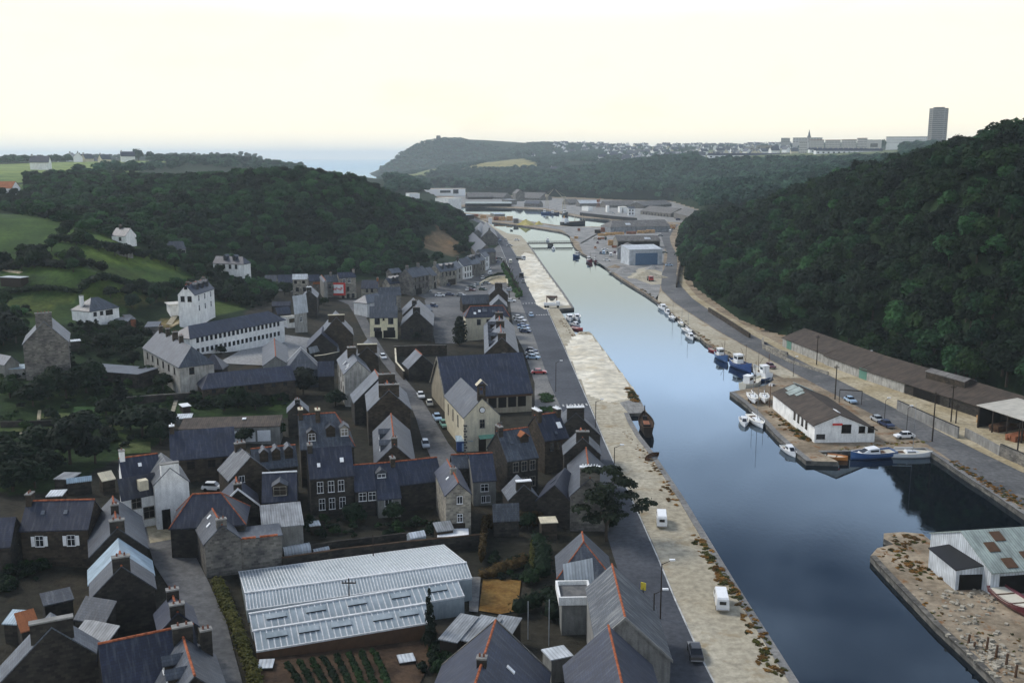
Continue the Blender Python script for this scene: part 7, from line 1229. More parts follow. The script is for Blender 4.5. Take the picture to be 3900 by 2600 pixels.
# ------------------------------------------------------------------ boats
def hull_mesh(L, Bm, D, sheer=.25, stern=.7, n=12):
    vs = []; fs = []
    for i in range(n + 1):
        t = i / n; x = -L / 2 + L * t; b = Bm / 2 * (stern + (1 - stern) * min(1, t / .35)) * (1 - max(0, (t - .5) / .5) ** 2.2 * .985); zt = D * (1 + sheer * (2 * t - .8) ** 2); kb = -.35 * (1 - max(0, (t - .75) / .25) * .8)
        vs += [(x, -b, zt), (x, -b * .82, D * .30), (x, -b * .35, kb), (x, b * .35, kb), (x, b * .82, D * .30), (x, b, zt)]
    for i in range(n):
        a = i * 6; fs += [(a + k, a + 6 + k, a + 7 + k, a + 1 + k) for k in range(5)]
    fs += [(0, 1, 2, 3, 4, 5)]
    e = n * 6; fs += [(e + 5, e + 4, e + 3, e + 2, e + 1, e)]
    return vs, fs
def deck_pts(L, Bm, D, sheer, stern, inset, drop, n=12):
    l_, r_ = [], []
    for i in range(n + 1):
        t = i / n; x = (-L / 2 + L * t) * (1 - inset / L); b = max(.02, Bm / 2 * (stern + (1 - stern) * min(1, t / .35)) * (1 - max(0, (t - .5) / .5) ** 2.2 * .985) - inset * .5); zt = D * (1 + sheer * (2 * t - .8) ** 2) - drop; l_.append((x, -b, zt)); r_.append((x, b, zt))
    return l_, r_
BCACHE = {}
def boat(v, x, y, dx, dy, L, kind, hullc, label, deckc='paint_cream', cab='paint_white', z=None, group=None):
    p = PZ(v, x, y, WZ if z is None else z); q = PZ(v, x + dx, y + dy, WZ if z is None else z); a = math.atan2(q[1] - p[1], q[0] - p[0]); nm = {'yacht': 'sailing_boat', 'motor': 'motor_boat', 'fish': 'fishing_boat', 'dinghy': 'dinghy', 'barge': 'barge', 'ship': 'cargo_ship'}[kind]
    t_ = thing(nm, label, 'boat' if kind != 'ship' else 'ship', tuple(p), a, group); Bm = L * {'yacht': .34, 'motor': .38, 'fish': .36, 'dinghy': .42, 'barge': .27, 'ship': .2}[kind]; D = L * {'yacht': .10, 'motor': .13, 'fish': .16, 'dinghy': .12, 'barge': .15, 'ship': .085}[kind]; sh = {'yacht': .15, 'motor': .2, 'fish': .45, 'dinghy': .25, 'barge': .3, 'ship': .35}[kind]; stn = {'yacht': .7, 'motor': .9, 'fish': .65, 'dinghy': .8, 'barge': .6, 'ship': .75}[kind]
    m = MB(); m.mesh(*hull_mesh(L, Bm, D, sh, stn)); m.build('hull', M[hullc], t_)
    l_, r_ = deck_pts(L, Bm, D, sh, stn, .12, -.015 if kind == 'yacht' else D * .28); m = MB(); n = len(l_)
    m.mesh(l_ + r_, [(i, i + 1, n + i + 1, n + i) for i in range(n - 1)]); m.build('deck', M[deckc], t_)
    m = MB(); lo, ro = deck_pts(L, Bm, D, sh, stn, -.06, -.08); li, ri = deck_pts(L, Bm, D, sh, stn, .16, -.08)
    for o_, i_ in ((lo, li), (ro, ri)): m.mesh(o_ + i_, [(k, k + 1, n + k + 1, n + k) for k in range(n - 1)])
    m.build('gunwale', M['paint_white' if kind in ('yacht', 'motor') else hullc if kind in ('dinghy', 'barge') else 'paint_cream'], t_)
    if kind == 'yacht':
        m = MB(); m.mesh([(-L * .08, -Bm * .28, D), (L * .22, -Bm * .2, D), (L * .26, 0, D), (L * .22, Bm * .2, D), (-L * .08, Bm * .28, D), (-L * .06, -Bm * .22, D + .42), (L * .16, -Bm * .14, D + .3), (L * .16, Bm * .14, D + .3), (-L * .06, Bm * .22, D + .42)], [(0, 1, 6, 5), (1, 2, 6), (2, 3, 7), (2, 7, 6), (3, 4, 8, 7), (5, 6, 7, 8), (4, 0, 5, 8)]); c = m.build('cabin', M[cab], t_)
        m = MB(); m.box(-L * .05, L * .12, -Bm * .262, -Bm * .235, D + .12, D + .28); m.box(-L * .05, L * .12, Bm * .235, Bm * .262, D + .12, D + .28); m.build('windows', M['car_glass'], c)
        m = MB(); m.box(-L * .38, -L * .1, -Bm * .24, Bm * .24, D + .0, D + .05); m.build('cockpit', M['wood_brown'], t_)
        m = MB(); m.tube((L * .08, 0, D), (L * .08, 0, D + L * 1.05), .055, .035, 6); m.tube((L * .08, -.6, D + L * .62), (L * .08, .6, D + L * .62), .02, .02, 4); m.build('mast', M['sheet_grey'], t_); m = MB(); m.tube((L * .08, 0, D + .95), (-L * .32, 0, D + .9), .09, .09, 6); m.build('boom', M['paint_white'], t_)
    elif kind == 'motor':
        m = MB(); extr(m, [(-L * .12, D * .8, Bm * .33), (L * .30, D * .85, Bm * .26), (L * .12, D + .75, Bm * .24), (-L * .1, D + .95, Bm * .28)], 0); c = m.build('cabin', M[cab], t_); m = MB(); m.mesh([(L * .27, -Bm * .21, D + .12), (L * .27, Bm * .21, D + .12), (L * .14, Bm * .2, D + .66), (L * .14, -Bm * .2, D + .66)], [(0, 1, 2, 3)]); m.box(-L * .08, L * .1, -Bm * .335, -Bm * .27, D + .25, D + .6); m.box(-L * .08, L * .1, Bm * .27, Bm * .335, D + .25, D + .6); m.build('windows', M['car_glass'], c)
        m = MB(); m.box(-L * .42, -L * .14, -Bm * .3, Bm * .3, D * .75, D * .78); m.build('cockpit', M['wood_brown'], t_)
    elif kind == 'fish':
        hx = -L * .2; m = MB(); m.box(hx - L * .1, hx + L * .12, -Bm * .26, Bm * .26, D * .7, D + L * .19); c = m.build('wheelhouse', M[cab], t_); m = MB(); m.box(hx - L * .11, hx + L * .135, -Bm * .29, Bm * .29, D + L * .19, D + L * .215); m.build('wheelhouse_roof', M['paint_white'], c); m = MB(); m.box(hx + L * .12, hx + L * .124, -Bm * .22, Bm * .22, D + L * .09, D + L * .16); m.box(hx - L * .07, hx + L * .1, -Bm * .265, -Bm * .26, D + L * .09, D + L * .16); m.box(hx - L * .07, hx + L * .1, Bm * .26, Bm * .265, D + L * .09, D + L * .16); m.build('windows', M['car_glass'], c)
        m = MB(); m.tube((L * .2, 0, D * .7), (L * .2, 0, D + L * .55), .08, .05, 6); m.tube((L * .2, 0, D + L * .12), (-L * .1, 0, D + L * .42), .05, .04, 5); m.build('mast', M['wood_brown'], t_); m = MB(); m.box(L * .02, L * .12, -Bm * .15, Bm * .15, D * .7, D * .7 + .5); m.box(-L * .42, -L * .34, -Bm * .2, Bm * .2, D * .7, D * .7 + .35); m.build('hatches', M['wood_brown'], t_)
    elif kind == 'dinghy':
        m = MB()
        for f in (-.25, .1): m.box(L * f - .12, L * f + .12, -Bm * .4, Bm * .4, D * .75, D * .82)
        m.build('thwarts', M['wood_brown'], t_)
    elif kind == 'barge':
        m = MB(); m.box(-L * .22, L * .08, -Bm * .24, Bm * .24, D * .7, D * .98); m.build('hatch_coaming', M['wood_dark'], t_); m = MB(); m.box(-L * .19, L * .05, -Bm * .19, Bm * .19, D * .9, D * 1.0); m.build('hatch', M['timber_red'], t_); m = MB(); m.tube((L * .3, 0, D * .6), (L * .34, 0, D + 2.6), .16, .1, 7); m.build('mast_stump', M['wood_dark'], t_); m = MB(); m.box(L * .2, L * .27, -.5, .5, D * .7, D + .5); m.build('winch', M['black'], t_)
    else:
        m = MB(); m.box(-L * .46, -L * .27, -Bm * .4, Bm * .4, D * .8, D + L * .07); m.box(-L * .43, -L * .31, -Bm * .32, Bm * .32, D + L * .07, D + L * .125); c = m.build('superstructure', M['paint_white'], t_); m = MB(); m.box(-L * .308, -L * .305, -Bm * .28, Bm * .28, D + L * .09, D + L * .115); m.build('windows', M['car_glass'], c); m = MB(); m.tube((-L * .4, 0, D + L * .12), (-L * .4, 0, D + L * .2), Bm * .12, Bm * .1, 10); m.build('funnel', M['timber'], t_)
        m = MB(); m.box(-L * .2, L * .3, -Bm * .28, Bm * .28, D * .7, D + .5); m.build('hatch_covers', M['wood_brown'], t_); m = MB(); m.tube((L * .05, 0, D), (L * .05, 0, D + L * .3), .25, .15, 7); m.tube((L * .05, 0, D + 1.5), (L * .26, 0, D + L * .24), .12, .1, 5); m.tube((L * .38, 0, D), (L * .38, 0, D + L * .2), .2, .12, 7); m.build('mast', M['quay_gravel'], t_)
    return t_
BOATS = [('H', 42, 130, 20, 18, 8.5, 'motor', 'paint_white', 'white cabin boat farthest along the right-bank mooring line'), ('H', 72, 158, 14, 14, 6, 'motor', 'paint_white', 'small round white boat second in the right-bank line'), ('H', 102, 192, 20, 16, 7, 'yacht', 'paint_light_grey', 'light grey sailing boat third in the right-bank line'), ('H', 160, 228, 20, 16, 6.5, 'yacht', 'paint_cream', 'cream sailing boat in the middle of the right-bank line'),
 ('H', 198, 276, 26, 14, 8, 'yacht', 'paint_white', 'white yacht with dark cabin windows in the right-bank line'), ('H', 218, 316, 20, 16, 7, 'motor', 'paint_white', 'white motor boat outside the brown open dinghy'), ('H', 262, 316, 24, 14, 5.5, 'dinghy', 'paint_cream', 'cream and brown open dinghy against the right bank'), ('H', 366, 398, 20, 8, 4.6, 'dinghy', 'paint_red', 'small pink and white dinghy before the blue boats'), ('H', 420, 452, 26, 14, 8.5, 'fish', 'paint_blue', 'blue fishing boat with white trim on the right bank'), ('H', 545, 512, 30, 12, 10.5, 'fish', 'kiosk_blue', 'deep blue trawler with tall mast on the right bank'),
 ('H', 670, 560, -30, -14, 9.5, 'fish', 'paint_white', 'white fishing boat with red foredeck in the small dock'), ('H', 690, 582, 26, -4, 6, 'dinghy', 'paint_blue', 'blue open boat alongside the red-decked fishing boat'), ('H', 608, 630, 30, -10, 9.5, 'fish', 'paint_cream', 'cream wheelhouse boat lying across the small dock'), ('H', 735, 640, 22, -8, 5, 'motor', 'paint_white', 'little white motor boat behind the yachts on the quay'),
 ('H', 560, 862, 6, 24, 5.8, 'motor', 'paint_white', 'stubby white boat outside the white yacht at the dock point'), ('H', 637, 858, 28, 22, 9, 'yacht', 'paint_white', 'white yacht moored at the dock point beneath the warehouse'), ('H', 852, 1050, 24, 18, 6, 'motor', 'paint_white', 'single white motor boat off the warehouse quay'), ('H', 1132, 1086, 30, 4, 5.5, 'dinghy', 'paint_orange', 'orange dinghy in the corner below the warehouse'), ('H', 1378, 1078, -40, 3, 9.5, 'motor', 'paint_blue', 'blue and white motor cruiser along the dock wall'), ('H', 1612, 1072, 40, 0, 9.5, 'yacht', 'paint_white', 'sleek white yacht at the inner corner of the dock'),
 ('h', 706, 305, 12, 26, 8.5, 'motor', 'paint_white', 'larger white motor boat in the left quay notch'), ('h', 776, 300, 12, 26, 8, 'motor', 'paint_white', 'white motor boat outside the larger one in the notch'), ('h', 765, 372, 26, 8, 6, 'motor', 'paint_light_grey', 'grey small boat at the near end of the notch'), ('h', 775, 405, 26, 4, 5.5, 'dinghy', 'paint_red', 'pink-red open boat beached at the notch corner'), ('h', 1462, 1400, -12, -40, 12.5, 'barge', 'wood_dark', 'old wooden barge with weathered deck lying at the left quay', 'wood_brown'),
 ('d', 1692, 82, -20, 4, 8, 'fish', 'paint_blue', 'blue trawler below the footbridge on the dock side'), ('d', 1842, 140, 24, 8, 8.5, 'fish', 'paint_maroon', 'maroon trawler moored at the dock'), ('d', 1905, 140, 18, 12, 6, 'fish', 'paint_maroon', 'smaller maroon boat inside the maroon trawler'), ('d', 1945, 165, 20, 8, 5, 'dinghy', 'paint_dark_green', 'dark open boat at the stern of the maroon trawlers'), ('i', 2100, 925, 12, 10, 6, 'motor', 'paint_white', 'white boat just beyond the footbridge'), ('i', 2186, 1060, 4, 16, 6, 'motor', 'paint_white', 'white boat just this side of the footbridge'),
 ('i', 2080, 528, 24, 0, 11, 'fish', 'paint_blue', 'blue trawler with white wheelhouse in the far basin'), ('i', 2200, 535, 24, 0, 10, 'fish', 'paint_dark_blue', 'dark trawler in the middle of the far basin'), ('j', 210, 390, 24, 4, 14, 'fish', 'paint_black', 'black trawler against the inner quay of the far basin'), ('j', 330, 535, 30, -2, 30, 'ship', 'paint_black', 'small coaster with white superstructure and dark bow in the far basin')]
for b_ in BOATS: boat(*b_)
for x, y, dx, dy, L, lb in ((615, 705, 14, 22, 7.5, 'white sailing boat laid up ashore, left of two'), (690, 705, 4, 24, 7, 'white sailing boat laid up ashore, right of two')):
    b_ = boat('H', x, y, dx, dy, L, 'yacht', 'paint_white', lb, z=0.75)
    q = MB(); q.box(-1.4, -1.1, -.9, .9, -.72, .12); q.box(1.1, 1.4, -.8, .8, -.72, .12); q.build('cradle', M['wood_brown'], b_)
b_ = boat('Q', 2085, 990, 60, 40, 8, 'dinghy', 'paint_maroon', 'rusty red boat lying on the near peninsula at the right edge', z=.3)
# jetty of the left notch, barge slip
mb = MB(); P_ = [PZ('h', *p) for p in ((1395, 1082), (1475, 1230), (1290, 1238), (1200, 1130))]; mb.mesh([np.array([p[0], p[1], .03]) for p in P_], tri_fill([(p[0], p[1], 0) for p in P_])); o = mb.build('slipway', M['concrete']); o['kind'] = 'structure'
hb = thing('wrecked_skiff', 'dark wooden skiff wreck on the quay edge past the barge', 'boat', tuple(PZ('G', 2075, 810)), -.4); m = MB(); m.mesh(*hull_mesh(4.2, 1.6, .6, .4, .7)); m.build('hull', M['wood_brown'], hb); hb.rotation_euler = (.5, 0, .9)
# ------------------------------------------------------------------ footbridge
a, b = PZ('i', 1825, 985)[:2], PZ('j', 300, 825)[:2]; d = b - a; L = float(np.linalg.norm(d)); c = (a + b) / 2; br = thing('footbridge', 'low dark swing footbridge with a pier in mid channel', 'bridge', (c[0], c[1], 0), math.atan2(d[1], d[0])); q = MB(); q.box(-L / 2 - 1, L / 2 + 1, -1.6, 1.6, .5, 1.1); q.build('deck', M['wood_dark'], br); q = MB(); q.box(-L * .06, L * .06, -2.2, 2.2, -5, .5); q.build('pier', M['quay_stone'], br)
for s_ in (-1, 1):
    q = MB(); q.box(-L / 2 - 1, L / 2 + 1, s_ * 1.5 - .06, s_ * 1.5 + .06, 2.0, 2.14); n = 26
    for k in range(n): x = -L / 2 + k * L / (n - 1); q.box(x - .05, x + .05, s_ * 1.5 - .05, s_ * 1.5 + .05, 1.1, 2.0)
    q.build('railing', M['wood_dark'], br)
# ------------------------------------------------------------------ harbour buildings
hw_ = dict(name='harbour_shed', cat='shed')
fac = B_('long white factory with flat roof under the middle hill', 'i', (270, 152), (872, 149), (948, 143), 11, 'paint_white', 'sheet_cream', name='factory', cat='factory', win=[('n', [.42, .5, .58], 4.5, 6, 3.5, 'd'), ('n', [.76], 4.5, 8, 6, 'd')], fascia='timber'); B_('low white block at the left end of the factory', 'i', (35, 222), (190, 220), (195, 212), 6, 'paint_white', 'sheet_cream'); B_('small white stores in front of the factory', 'i', (420, 290), (620, 300), (640, 285), 3.5, 'plaster_white', 'sheet_cream')
H_('broad grey sheet-roofed shed right of the white factory', 'i', (890, 208), (1255, 206), (1030, 325), 9, s=.4, wall='wood_dark', roof='asbestos_grey', **hw_); H_('second grey shed behind the broad one in the harbour', 'i', (1260, 212), (1500, 216), (1380, 285), 8, s=.4, wall='stone_grey', roof='asbestos_grey', **hw_); H_('pale stone warehouse block in the middle of the harbour', 'i', (1650, 200), (2070, 212), (1850, 290), 10, s=.5, wall='stone_grey', roof='asbestos_grey', **hw_); H_('tall gabled silo building behind the stone warehouse', 'i', (1690, 168), (1640, 160), (1760, 215), 15, s=.8, wall='stone_grey', roof='asbestos_grey', hw=6, **hw_)
B_('long low quay canopy with pale green roof', 'i', (870, 372), (1560, 372), (1560, 345), 4, 'wood_dark', 'sheet_pale_green', 5, openf=True); B_('grey framed stores beside the canopy', 'i', (1515, 320), (1640, 318), (1640, 305), 6, 'stone_grey', 'sheet_grey', **hw_); H_('grey harbour house with dark roof left of the cranes', 'i', (1780, 330), (2000, 335), (1890, 375), 7, s=.6, wall='stone_grey', roof='slate_grey', **hw_)
H_('harbour shed with white roof beneath the wood', 'j', (395, 172), (700, 168), (540, 212), 7, s=.45, wall='stone_grey', roof='sheet_white', **hw_); H_('small grey shed left of the white-roofed one', 'j', (210, 148), (365, 145), (290, 205), 7, s=.5, wall='stone_grey', roof='asbestos_grey', **hw_); H_('long grey roof behind the white harbour house', 'j', (770, 178), (1210, 172), (1000, 240), 7.5, s=.45, wall='stone_grey', roof='asbestos_grey', **hw_); H_('long tan-grey roof at the edge of the wood', 'j', (1270, 190), (1690, 162), (1450, 245), 7.5, s=.45, wall='stone_grey', roof='asbestos_grey', **hw_)
H_('long stone warehouse with blind arches on the harbour', 'j', (1470, 248), (1930, 288), (1670, 356), 8.5, s=.45, wall='stone_grey', roof='asbestos_grey', name='warehouse', cat='warehouse', win=[('e', 9, 2.4, 1.6, 2.4, 'd')]); H_('stone warehouse end block by the trees', 'j', (1990, 280), (2270, 332), (2040, 400), 9, s=.45, wall='stone_grey', roof='asbestos_grey', name='warehouse', cat='warehouse'); B_('pale tall gable closing the long stone warehouse', 'j', (1990, 420), (2060, 425), (2060, 410), 9, 'stone_pale', 'asbestos_grey', name='warehouse', cat='warehouse')
H_('white harbour house with dark windows on the north quay', 'j', (1145, 262), (1240, 262), (1190, 290), 9, s=.6, wall='paint_white', roof='slate_grey', name='white_house', win=[('e', [.25, .7], 2, 1.4, 1.6, 'd'), ('e', [.25, .7], 5, 1.4, 1.6, 'd')]); B_('low white annexe left of the white harbour house', 'j', (1075, 270), (1130, 270), (1130, 256), 6, 'plaster_white', 'sheet_cream'); B_('narrow white block further left on the north quay', 'j', (1020, 270), (1060, 270), (1062, 258), 6, 'plaster_white', 'sheet_cream'); B_('white tower-like store beside the dark stacks', 'j', (830, 250), (865, 250), (866, 240), 7, 'plaster_white', 'sheet_cream'); B_('white tank house near the orange crane', 'j', (550, 262), (615, 260), (618, 250), 5, 'plaster_white', 'sheet_cream')
wall_line('dark quay wall line with stacked coal on the north quay', 'j', [(440, 350), (640, 372), (900, 400), (1265, 432)], 3.0, 'black', 2.2)
big = H_('large grey shed with tin walls between basin and dock', 'j', (905, 470), (1690, 455), (1330, 560), 9, s=.42, wall='sheet_grey', roof='asbestos_grey', hip=(.5, 0), **hw_); skylight(big.root, big, .32, .6, 4, 3, 'sheet_white'); opn = H_('open-fronted shed with black shadowed bays on the dock', 'j', (955, 695), (1590, 690), (1270, 768), 7.5, s=.42, wall='stone_pale', roof='asbestos_grey', doors=[('e', .5, -.96, 4.0, 'opening_shade')], **hw_); skylight(opn.root, opn, .72, .6, 4, 2.6, 'sheet_white')
B_('white-roofed hangar with wide blue doors', 'j', (1165, 905), (1660, 892), (1640, 820), 8.5, 'sheet_white', 'sheet_white', 10, doors=[('n', .52, 13, 6.4, 'door_blue')], name='hangar', cat='hangar'); H_('brown-grey gabled shed behind the hangar', 'j', (1120, 830), (1140, 795), (990, 880), 8.5, s=.45, wall='sheet_grey', roof='asbestos_grey', **hw_)
for k, (v, x, y, l_, w_, h_, m_, lb) in enumerate((('j', 800, 640, 9, 5, 5, 'timber_red', 'reddish timber stack at the corner of the large grey shed'), ('j', 905, 630, 7, 5, 4, 'timber', 'pale timber stack against the large grey shed wall'), ('j', 760, 700, 9, 4, 2.5, 'timber', 'low pale timber stack on the dock, left front'), ('j', 880, 690, 10, 4, 3, 'timber', 'pale timber stack on the dock, right front'), ('j', 1010, 680, 10, 4, 2.6, 'timber', 'first timber stack behind the open-fronted shed'), ('j', 1190, 670, 10, 4, 2.6, 'timber_red', 'second timber stack behind the open-fronted shed'), ('j', 1350, 660, 10, 4, 3, 'timber', 'third timber stack behind the open-fronted shed'), ('j', 1480, 655, 9, 4, 3.4, 'timber', 'fourth timber stack, pale yellow, behind the open-fronted shed'), ('j', 885, 840, 5, 4, 5, 'timber', 'tall timber stack at the white gable'), ('j', 950, 875, 6, 3, 2, 'timber_red', 'low red timber stack before the brown-grey gable'), ('j', 690, 660, 6, 5, 4, 'wood_dark', 'dark timber stack standing apart on the dock'), ('j', 1810, 580, 6, 4, 4, 'timber', 'timber stack by the far right-bank road'), ('j', 370, 740, 4, 3, 2.4, 'timber', 'single pale crate stack at the bend of the channel'), ('j', 410, 625, 3, 2, 3, 'timber_red', 'narrow brown stack on the mole'),
   ('i', 1340, 625, 8, 6, 5, 'timber_red', 'red-brown timber stack on the mole, left of the yellow heap'), ('i', 1420, 628, 9, 6, 5, 'timber', 'tan timber stack on the mole'), ('i', 1530, 630, 8, 6, 6, 'timber', 'pale timber stack nearest the yellow heap'), ('i', 1140, 590, 8, 6, 4, 'timber', 'timber stack beside the white hut on the mole'), ('i', 1020, 565, 8, 6, 3, 'timber_red', 'timber stack farthest left on the mole'))): stack(lb, v, x, y, l_ * .75, w_ * .75, h_ * .7, .02, m_, 3)
B_('white hut between the timber stacks on the mole', 'i', (1215, 590), (1265, 590), (1266, 582), 5, 'paint_white', 'sheet_cream'); B_('dark-roofed hut at the left end of the mole', 'i', (880, 545), (1000, 540), (1000, 525), 4, 'wood_dark', 'sheet_blue'); B_('grey store beside the yellow heap', 'i', (1590, 600), (1665, 600), (1668, 590), 4, 'stone_grey', 'sheet_grey'); B_('flat pale shed in the middle of the mole', 'i', (1310, 530), (1465, 528), (1460, 510), 3, 'plaster_grey', 'sheet_blue')
def cone_heap(name, label, v, x, y, r, h, mat, seed, sx=1.3):
    p = PZ(v, x, y); t_ = thing(name, label, 'heap', (p[0], p[1], 0), 0); r_ = np.random.default_rng(seed); n, k = 28, 9; vs = []; ph = r_.uniform(0, 6.28, 4)
    for j in range(k + 1):
        for i in range(n):
            a = i / n * 6.28; f = j / k; rr = r * (1 - f) * (1 + .12 * math.sin(2 * a + ph[0]) + .08 * math.sin(5 * a + ph[1])) ; z = h * (f ** 1.15) + r_.normal(0, .05) - (.3 if j == 0 else 0); vs.append((rr * math.cos(a) * sx, rr * math.sin(a), z))
    fs = [(j * n + i, j * n + (i + 1) % n, (j + 1) * n + (i + 1) % n, (j + 1) * n + i) for j in range(k) for i in range(n)]; mb = MB(); mb.mesh(vs, fs); mb.build('heap', M[mat], t_, smooth=True)
ground('yellow_heap', (.36, .30, .09), (.50, .43, .17), None, (.1, 1))
cone_heap('gravel_heap', 'grey gravel heap on the dock below the hangar', 'j', 1080, 1235, 5.6, 3.2, 'gravel_grey', 1); cone_heap('gravel_heap', 'pale sand heap at the water edge of the dock', 'j', 1420, 1320, 7.2, 3.6, 'quay_gravel', 2); cone_heap('gravel_heap', 'small grey gravel heap by the right-bank road', 'j', 1510, 1195, 3.6, 2.2, 'gravel_grey', 3); cone_heap('gravel_heap', 'dark earth heap under the blue hangar doors', 'j', 1390, 1060, 5, 1.6, 'dark_scorch', 5, 1.8); cone_heap('gravel_heap', 'yellow-green sulphur coloured heap on the mole', 'i', 1775, 690, 6.5, 5, 'yellow_heap', 6, 1.3); cone_heap('gravel_heap', 'smaller ochre heap beside the yellow-green one', 'i', 1970, 688, 3.8, 3.4, 'yellow_heap', 7, 1.2); cone_heap('gravel_heap', 'brown gravel heap at the left of the dock yard', 'j', 950, 1170, 3, 1.6, 'dry_earth', 8)
sheet('sand', [(1190, 1270), (1300, 1190), (1440, 1170), (1650, 1240), (1640, 1420), (1500, 1430), (1300, 1360)], M['quay_gravel'], .05, v='j')
def crane(label, v, x, y, h, mat):
    t_ = thing('crane', label, 'crane', tuple(PZ(v, x, y)), random.uniform(0, 3)); q = MB()
    for sx in (-1.6, 1.6):
        for sy in (-1.6, 1.6): q.tube((sx, sy, -.3), (sx * .4, sy * .4, h * .55), .25, .2, 5)
    q.build('legs', M[mat], t_); q = MB(); q.box(-2, 1.4, -1.2, 1.2, h * .55, h * .55 + 2.6); q.build('cab', M[mat], t_); q = MB(); q.tube((1, .5, h * .6), (h * .45, .2, h), .22, .12, 5); q.tube((1, -.5, h * .6), (h * .45, -.2, h), .22, .12, 5); q.tube((-1, 0, h * .62 + 2.4), (h * .45, 0, h), .08, .08, 4); q.build('jib', M[mat], t_)
crane('pale harbour crane left of the far trawlers', 'j', 185, 310, 22, 'quay_gravel'); crane('second pale harbour crane further left', 'i', 2090, 410, 20, 'quay_gravel'); crane('small orange crane on the north quay', 'j', 700, 280, 12, 'timber_red')
# ------------------------------------------------------------------ far town, tower block, headland
def pt(v, x, y, d): p = PD(v, x, y, d); return p[0], p[1], h1(p[0], p[1])
def simple_house_meshes(L, Wd, e, r, roof, wall):
    m = MB(); m.mesh([(-L / 2, -Wd / 2, -2), (L / 2, -Wd / 2, -2), (L / 2, Wd / 2, -2), (-L / 2, Wd / 2, -2), (-L / 2, -Wd / 2, e), (L / 2, -Wd / 2, e), (L / 2, Wd / 2, e), (-L / 2, Wd / 2, e), (-L / 2, 0, r - .2), (L / 2, 0, r - .2)], [(0, 1, 5, 4), (1, 2, 6, 9, 5), (2, 3, 7, 6), (3, 0, 4, 8, 7)]); o = m.build('wall', M[wall]); m = MB(); k = (r - e) / (Wd / 2)
    for s_ in (-1, 1): m.slab([(-L / 2 - .3, 0, r), (L / 2 + .3, 0, r), (L / 2 + .3, s_ * (Wd / 2 + .5), e - .5 * k), (-L / 2 - .3, s_ * (Wd / 2 + .5), e - .5 * k)], .25)
    o2 = m.build('roof', M[roof]); m = MB(); m.box(-L / 2 + .2, -L / 2 + 1.2, -.5, .5, r - 1, r + 1.2); o3 = m.build('chimney', M['plaster_dirty']); res = (o.data, o2.data, o3.data)
    for q in (o, o2, o3): bpy.data.objects.remove(q)
    return res
SH = [simple_house_meshes(10, 7.5, 5, 8.6, 'slate_grey', 'paint_white'), simple_house_meshes(12, 8, 5.6, 9.4, 'slate_blue', 'plaster_white'), simple_house_meshes(9, 7, 3.4, 7.2, 'slate_grey', 'plaster_cream')]
def far_house(x, y, z, rz, k, label, group):
    t_ = thing('far_house', label, 'house', (x, y, z), rz, group); t_.scale = (1.45,) * 3
    for pn_, me_ in zip(('wall', 'roof', 'chimney'), SH[k]): sub(pn_, me_, t_)
rr = random.Random(12)
for i in range(275):
    x = rr.uniform(1270, 1830); f = (x - 1270) / 560; d = rr.uniform(1150, 1900) if x > 1400 else rr.uniform(1500, 2000); X, Y, Z = pt('D', x, 345, d); far_house(X, Y, Z, rr.uniform(-.6, .6) + rr.choice([0, 1.57]), rr.randrange(3), 'small white slate-roofed house in the far town on the plateau', 'houses of the far town on the plateau')
for i in range(16):
    x = rr.uniform(120, 560); X, Y, Z = pt('D', x, 360, rr.uniform(900, 1180)); far_house(X, Y, Z, rr.uniform(0, 3), rr.randrange(3), 'small pale house along the skyline of the left plateau', 'houses on the left plateau skyline')
for v, x, y, d, lb in (('a', 335, 300, 760, 'white gabled house standing in the pale field on the left plateau'), ('a', 1480, 240, 1080, 'pale grey house cluster end at the headland on the left'), ('e', 1470, 240, 1480, 'large pale manor house with trees on the middle hill'), ('e', 2100, 310, 1300, 'white farmhouse on the slope below the far town'), ('e', 2205, 290, 1320, 'white house right of the farmhouse on the slope'), ('e', 1680, 350, 1180, 'grey house among trees above the harbour')):
    X, Y, Z = pt(v, x, y, d); far_house(X, Y, Z, rr.uniform(-.5, .5), 1, lb, None)
H_('house with salmon tiled roof and white walls at the left edge', 'a', (-60, 408), (125, 408), (60, 462), 7.5, s=.7, wall='plaster_white', roof='orange_tile', name='tiled_house', zabs=None, win=[('e', [.3, .7], 1.5, 1.4, 1.4, 'd')])
def terrace(label, v, x0, x1, y, d, n, h, k, roof='slate_blue'):
    p0 = np.array(pt(v, x0, y, d)); p1 = np.array(pt(v, x1, y, d * 1.02)); c = (p0 + p1) / 2; L = float(np.linalg.norm((p1 - p0)[:2])); t_ = thing('terrace_house', label, 'terrace', (c[0], c[1], min(p0[2], p1[2])), math.atan2(p1[1] - p0[1], p1[0] - p0[0])); m = MB(); m.box(-L / 2, L / 2, -4, 4, -4, h); m.build('wall', M['paint_white'], t_); m = MB(); m.slab([(-L / 2, -4.4, h - .2), (L / 2, -4.4, h - .2), (L / 2, 0, h + 3.4), (-L / 2, 0, h + 3.4)], .3); m.slab([(-L / 2, 4.4, h - .2), (L / 2, 4.4, h - .2), (L / 2, 0, h + 3.4), (-L / 2, 0, h + 3.4)], .3); m.build('roof', M[roof], t_)
    for i in range(n):
        x = -L / 2 + (i + .5) * L / n; m = MB(); m.box(x - .4, x + .4, -.5, .5, h + 2.6, h + 4.6); m.build('chimney', M['plaster_cream'], t_); m = MB(); m.box(x - L / n * .18, x + L / n * .18, -4.05, -4.0, 1.4, h - 1.8); m.build('window', M['window_glass'], t_)
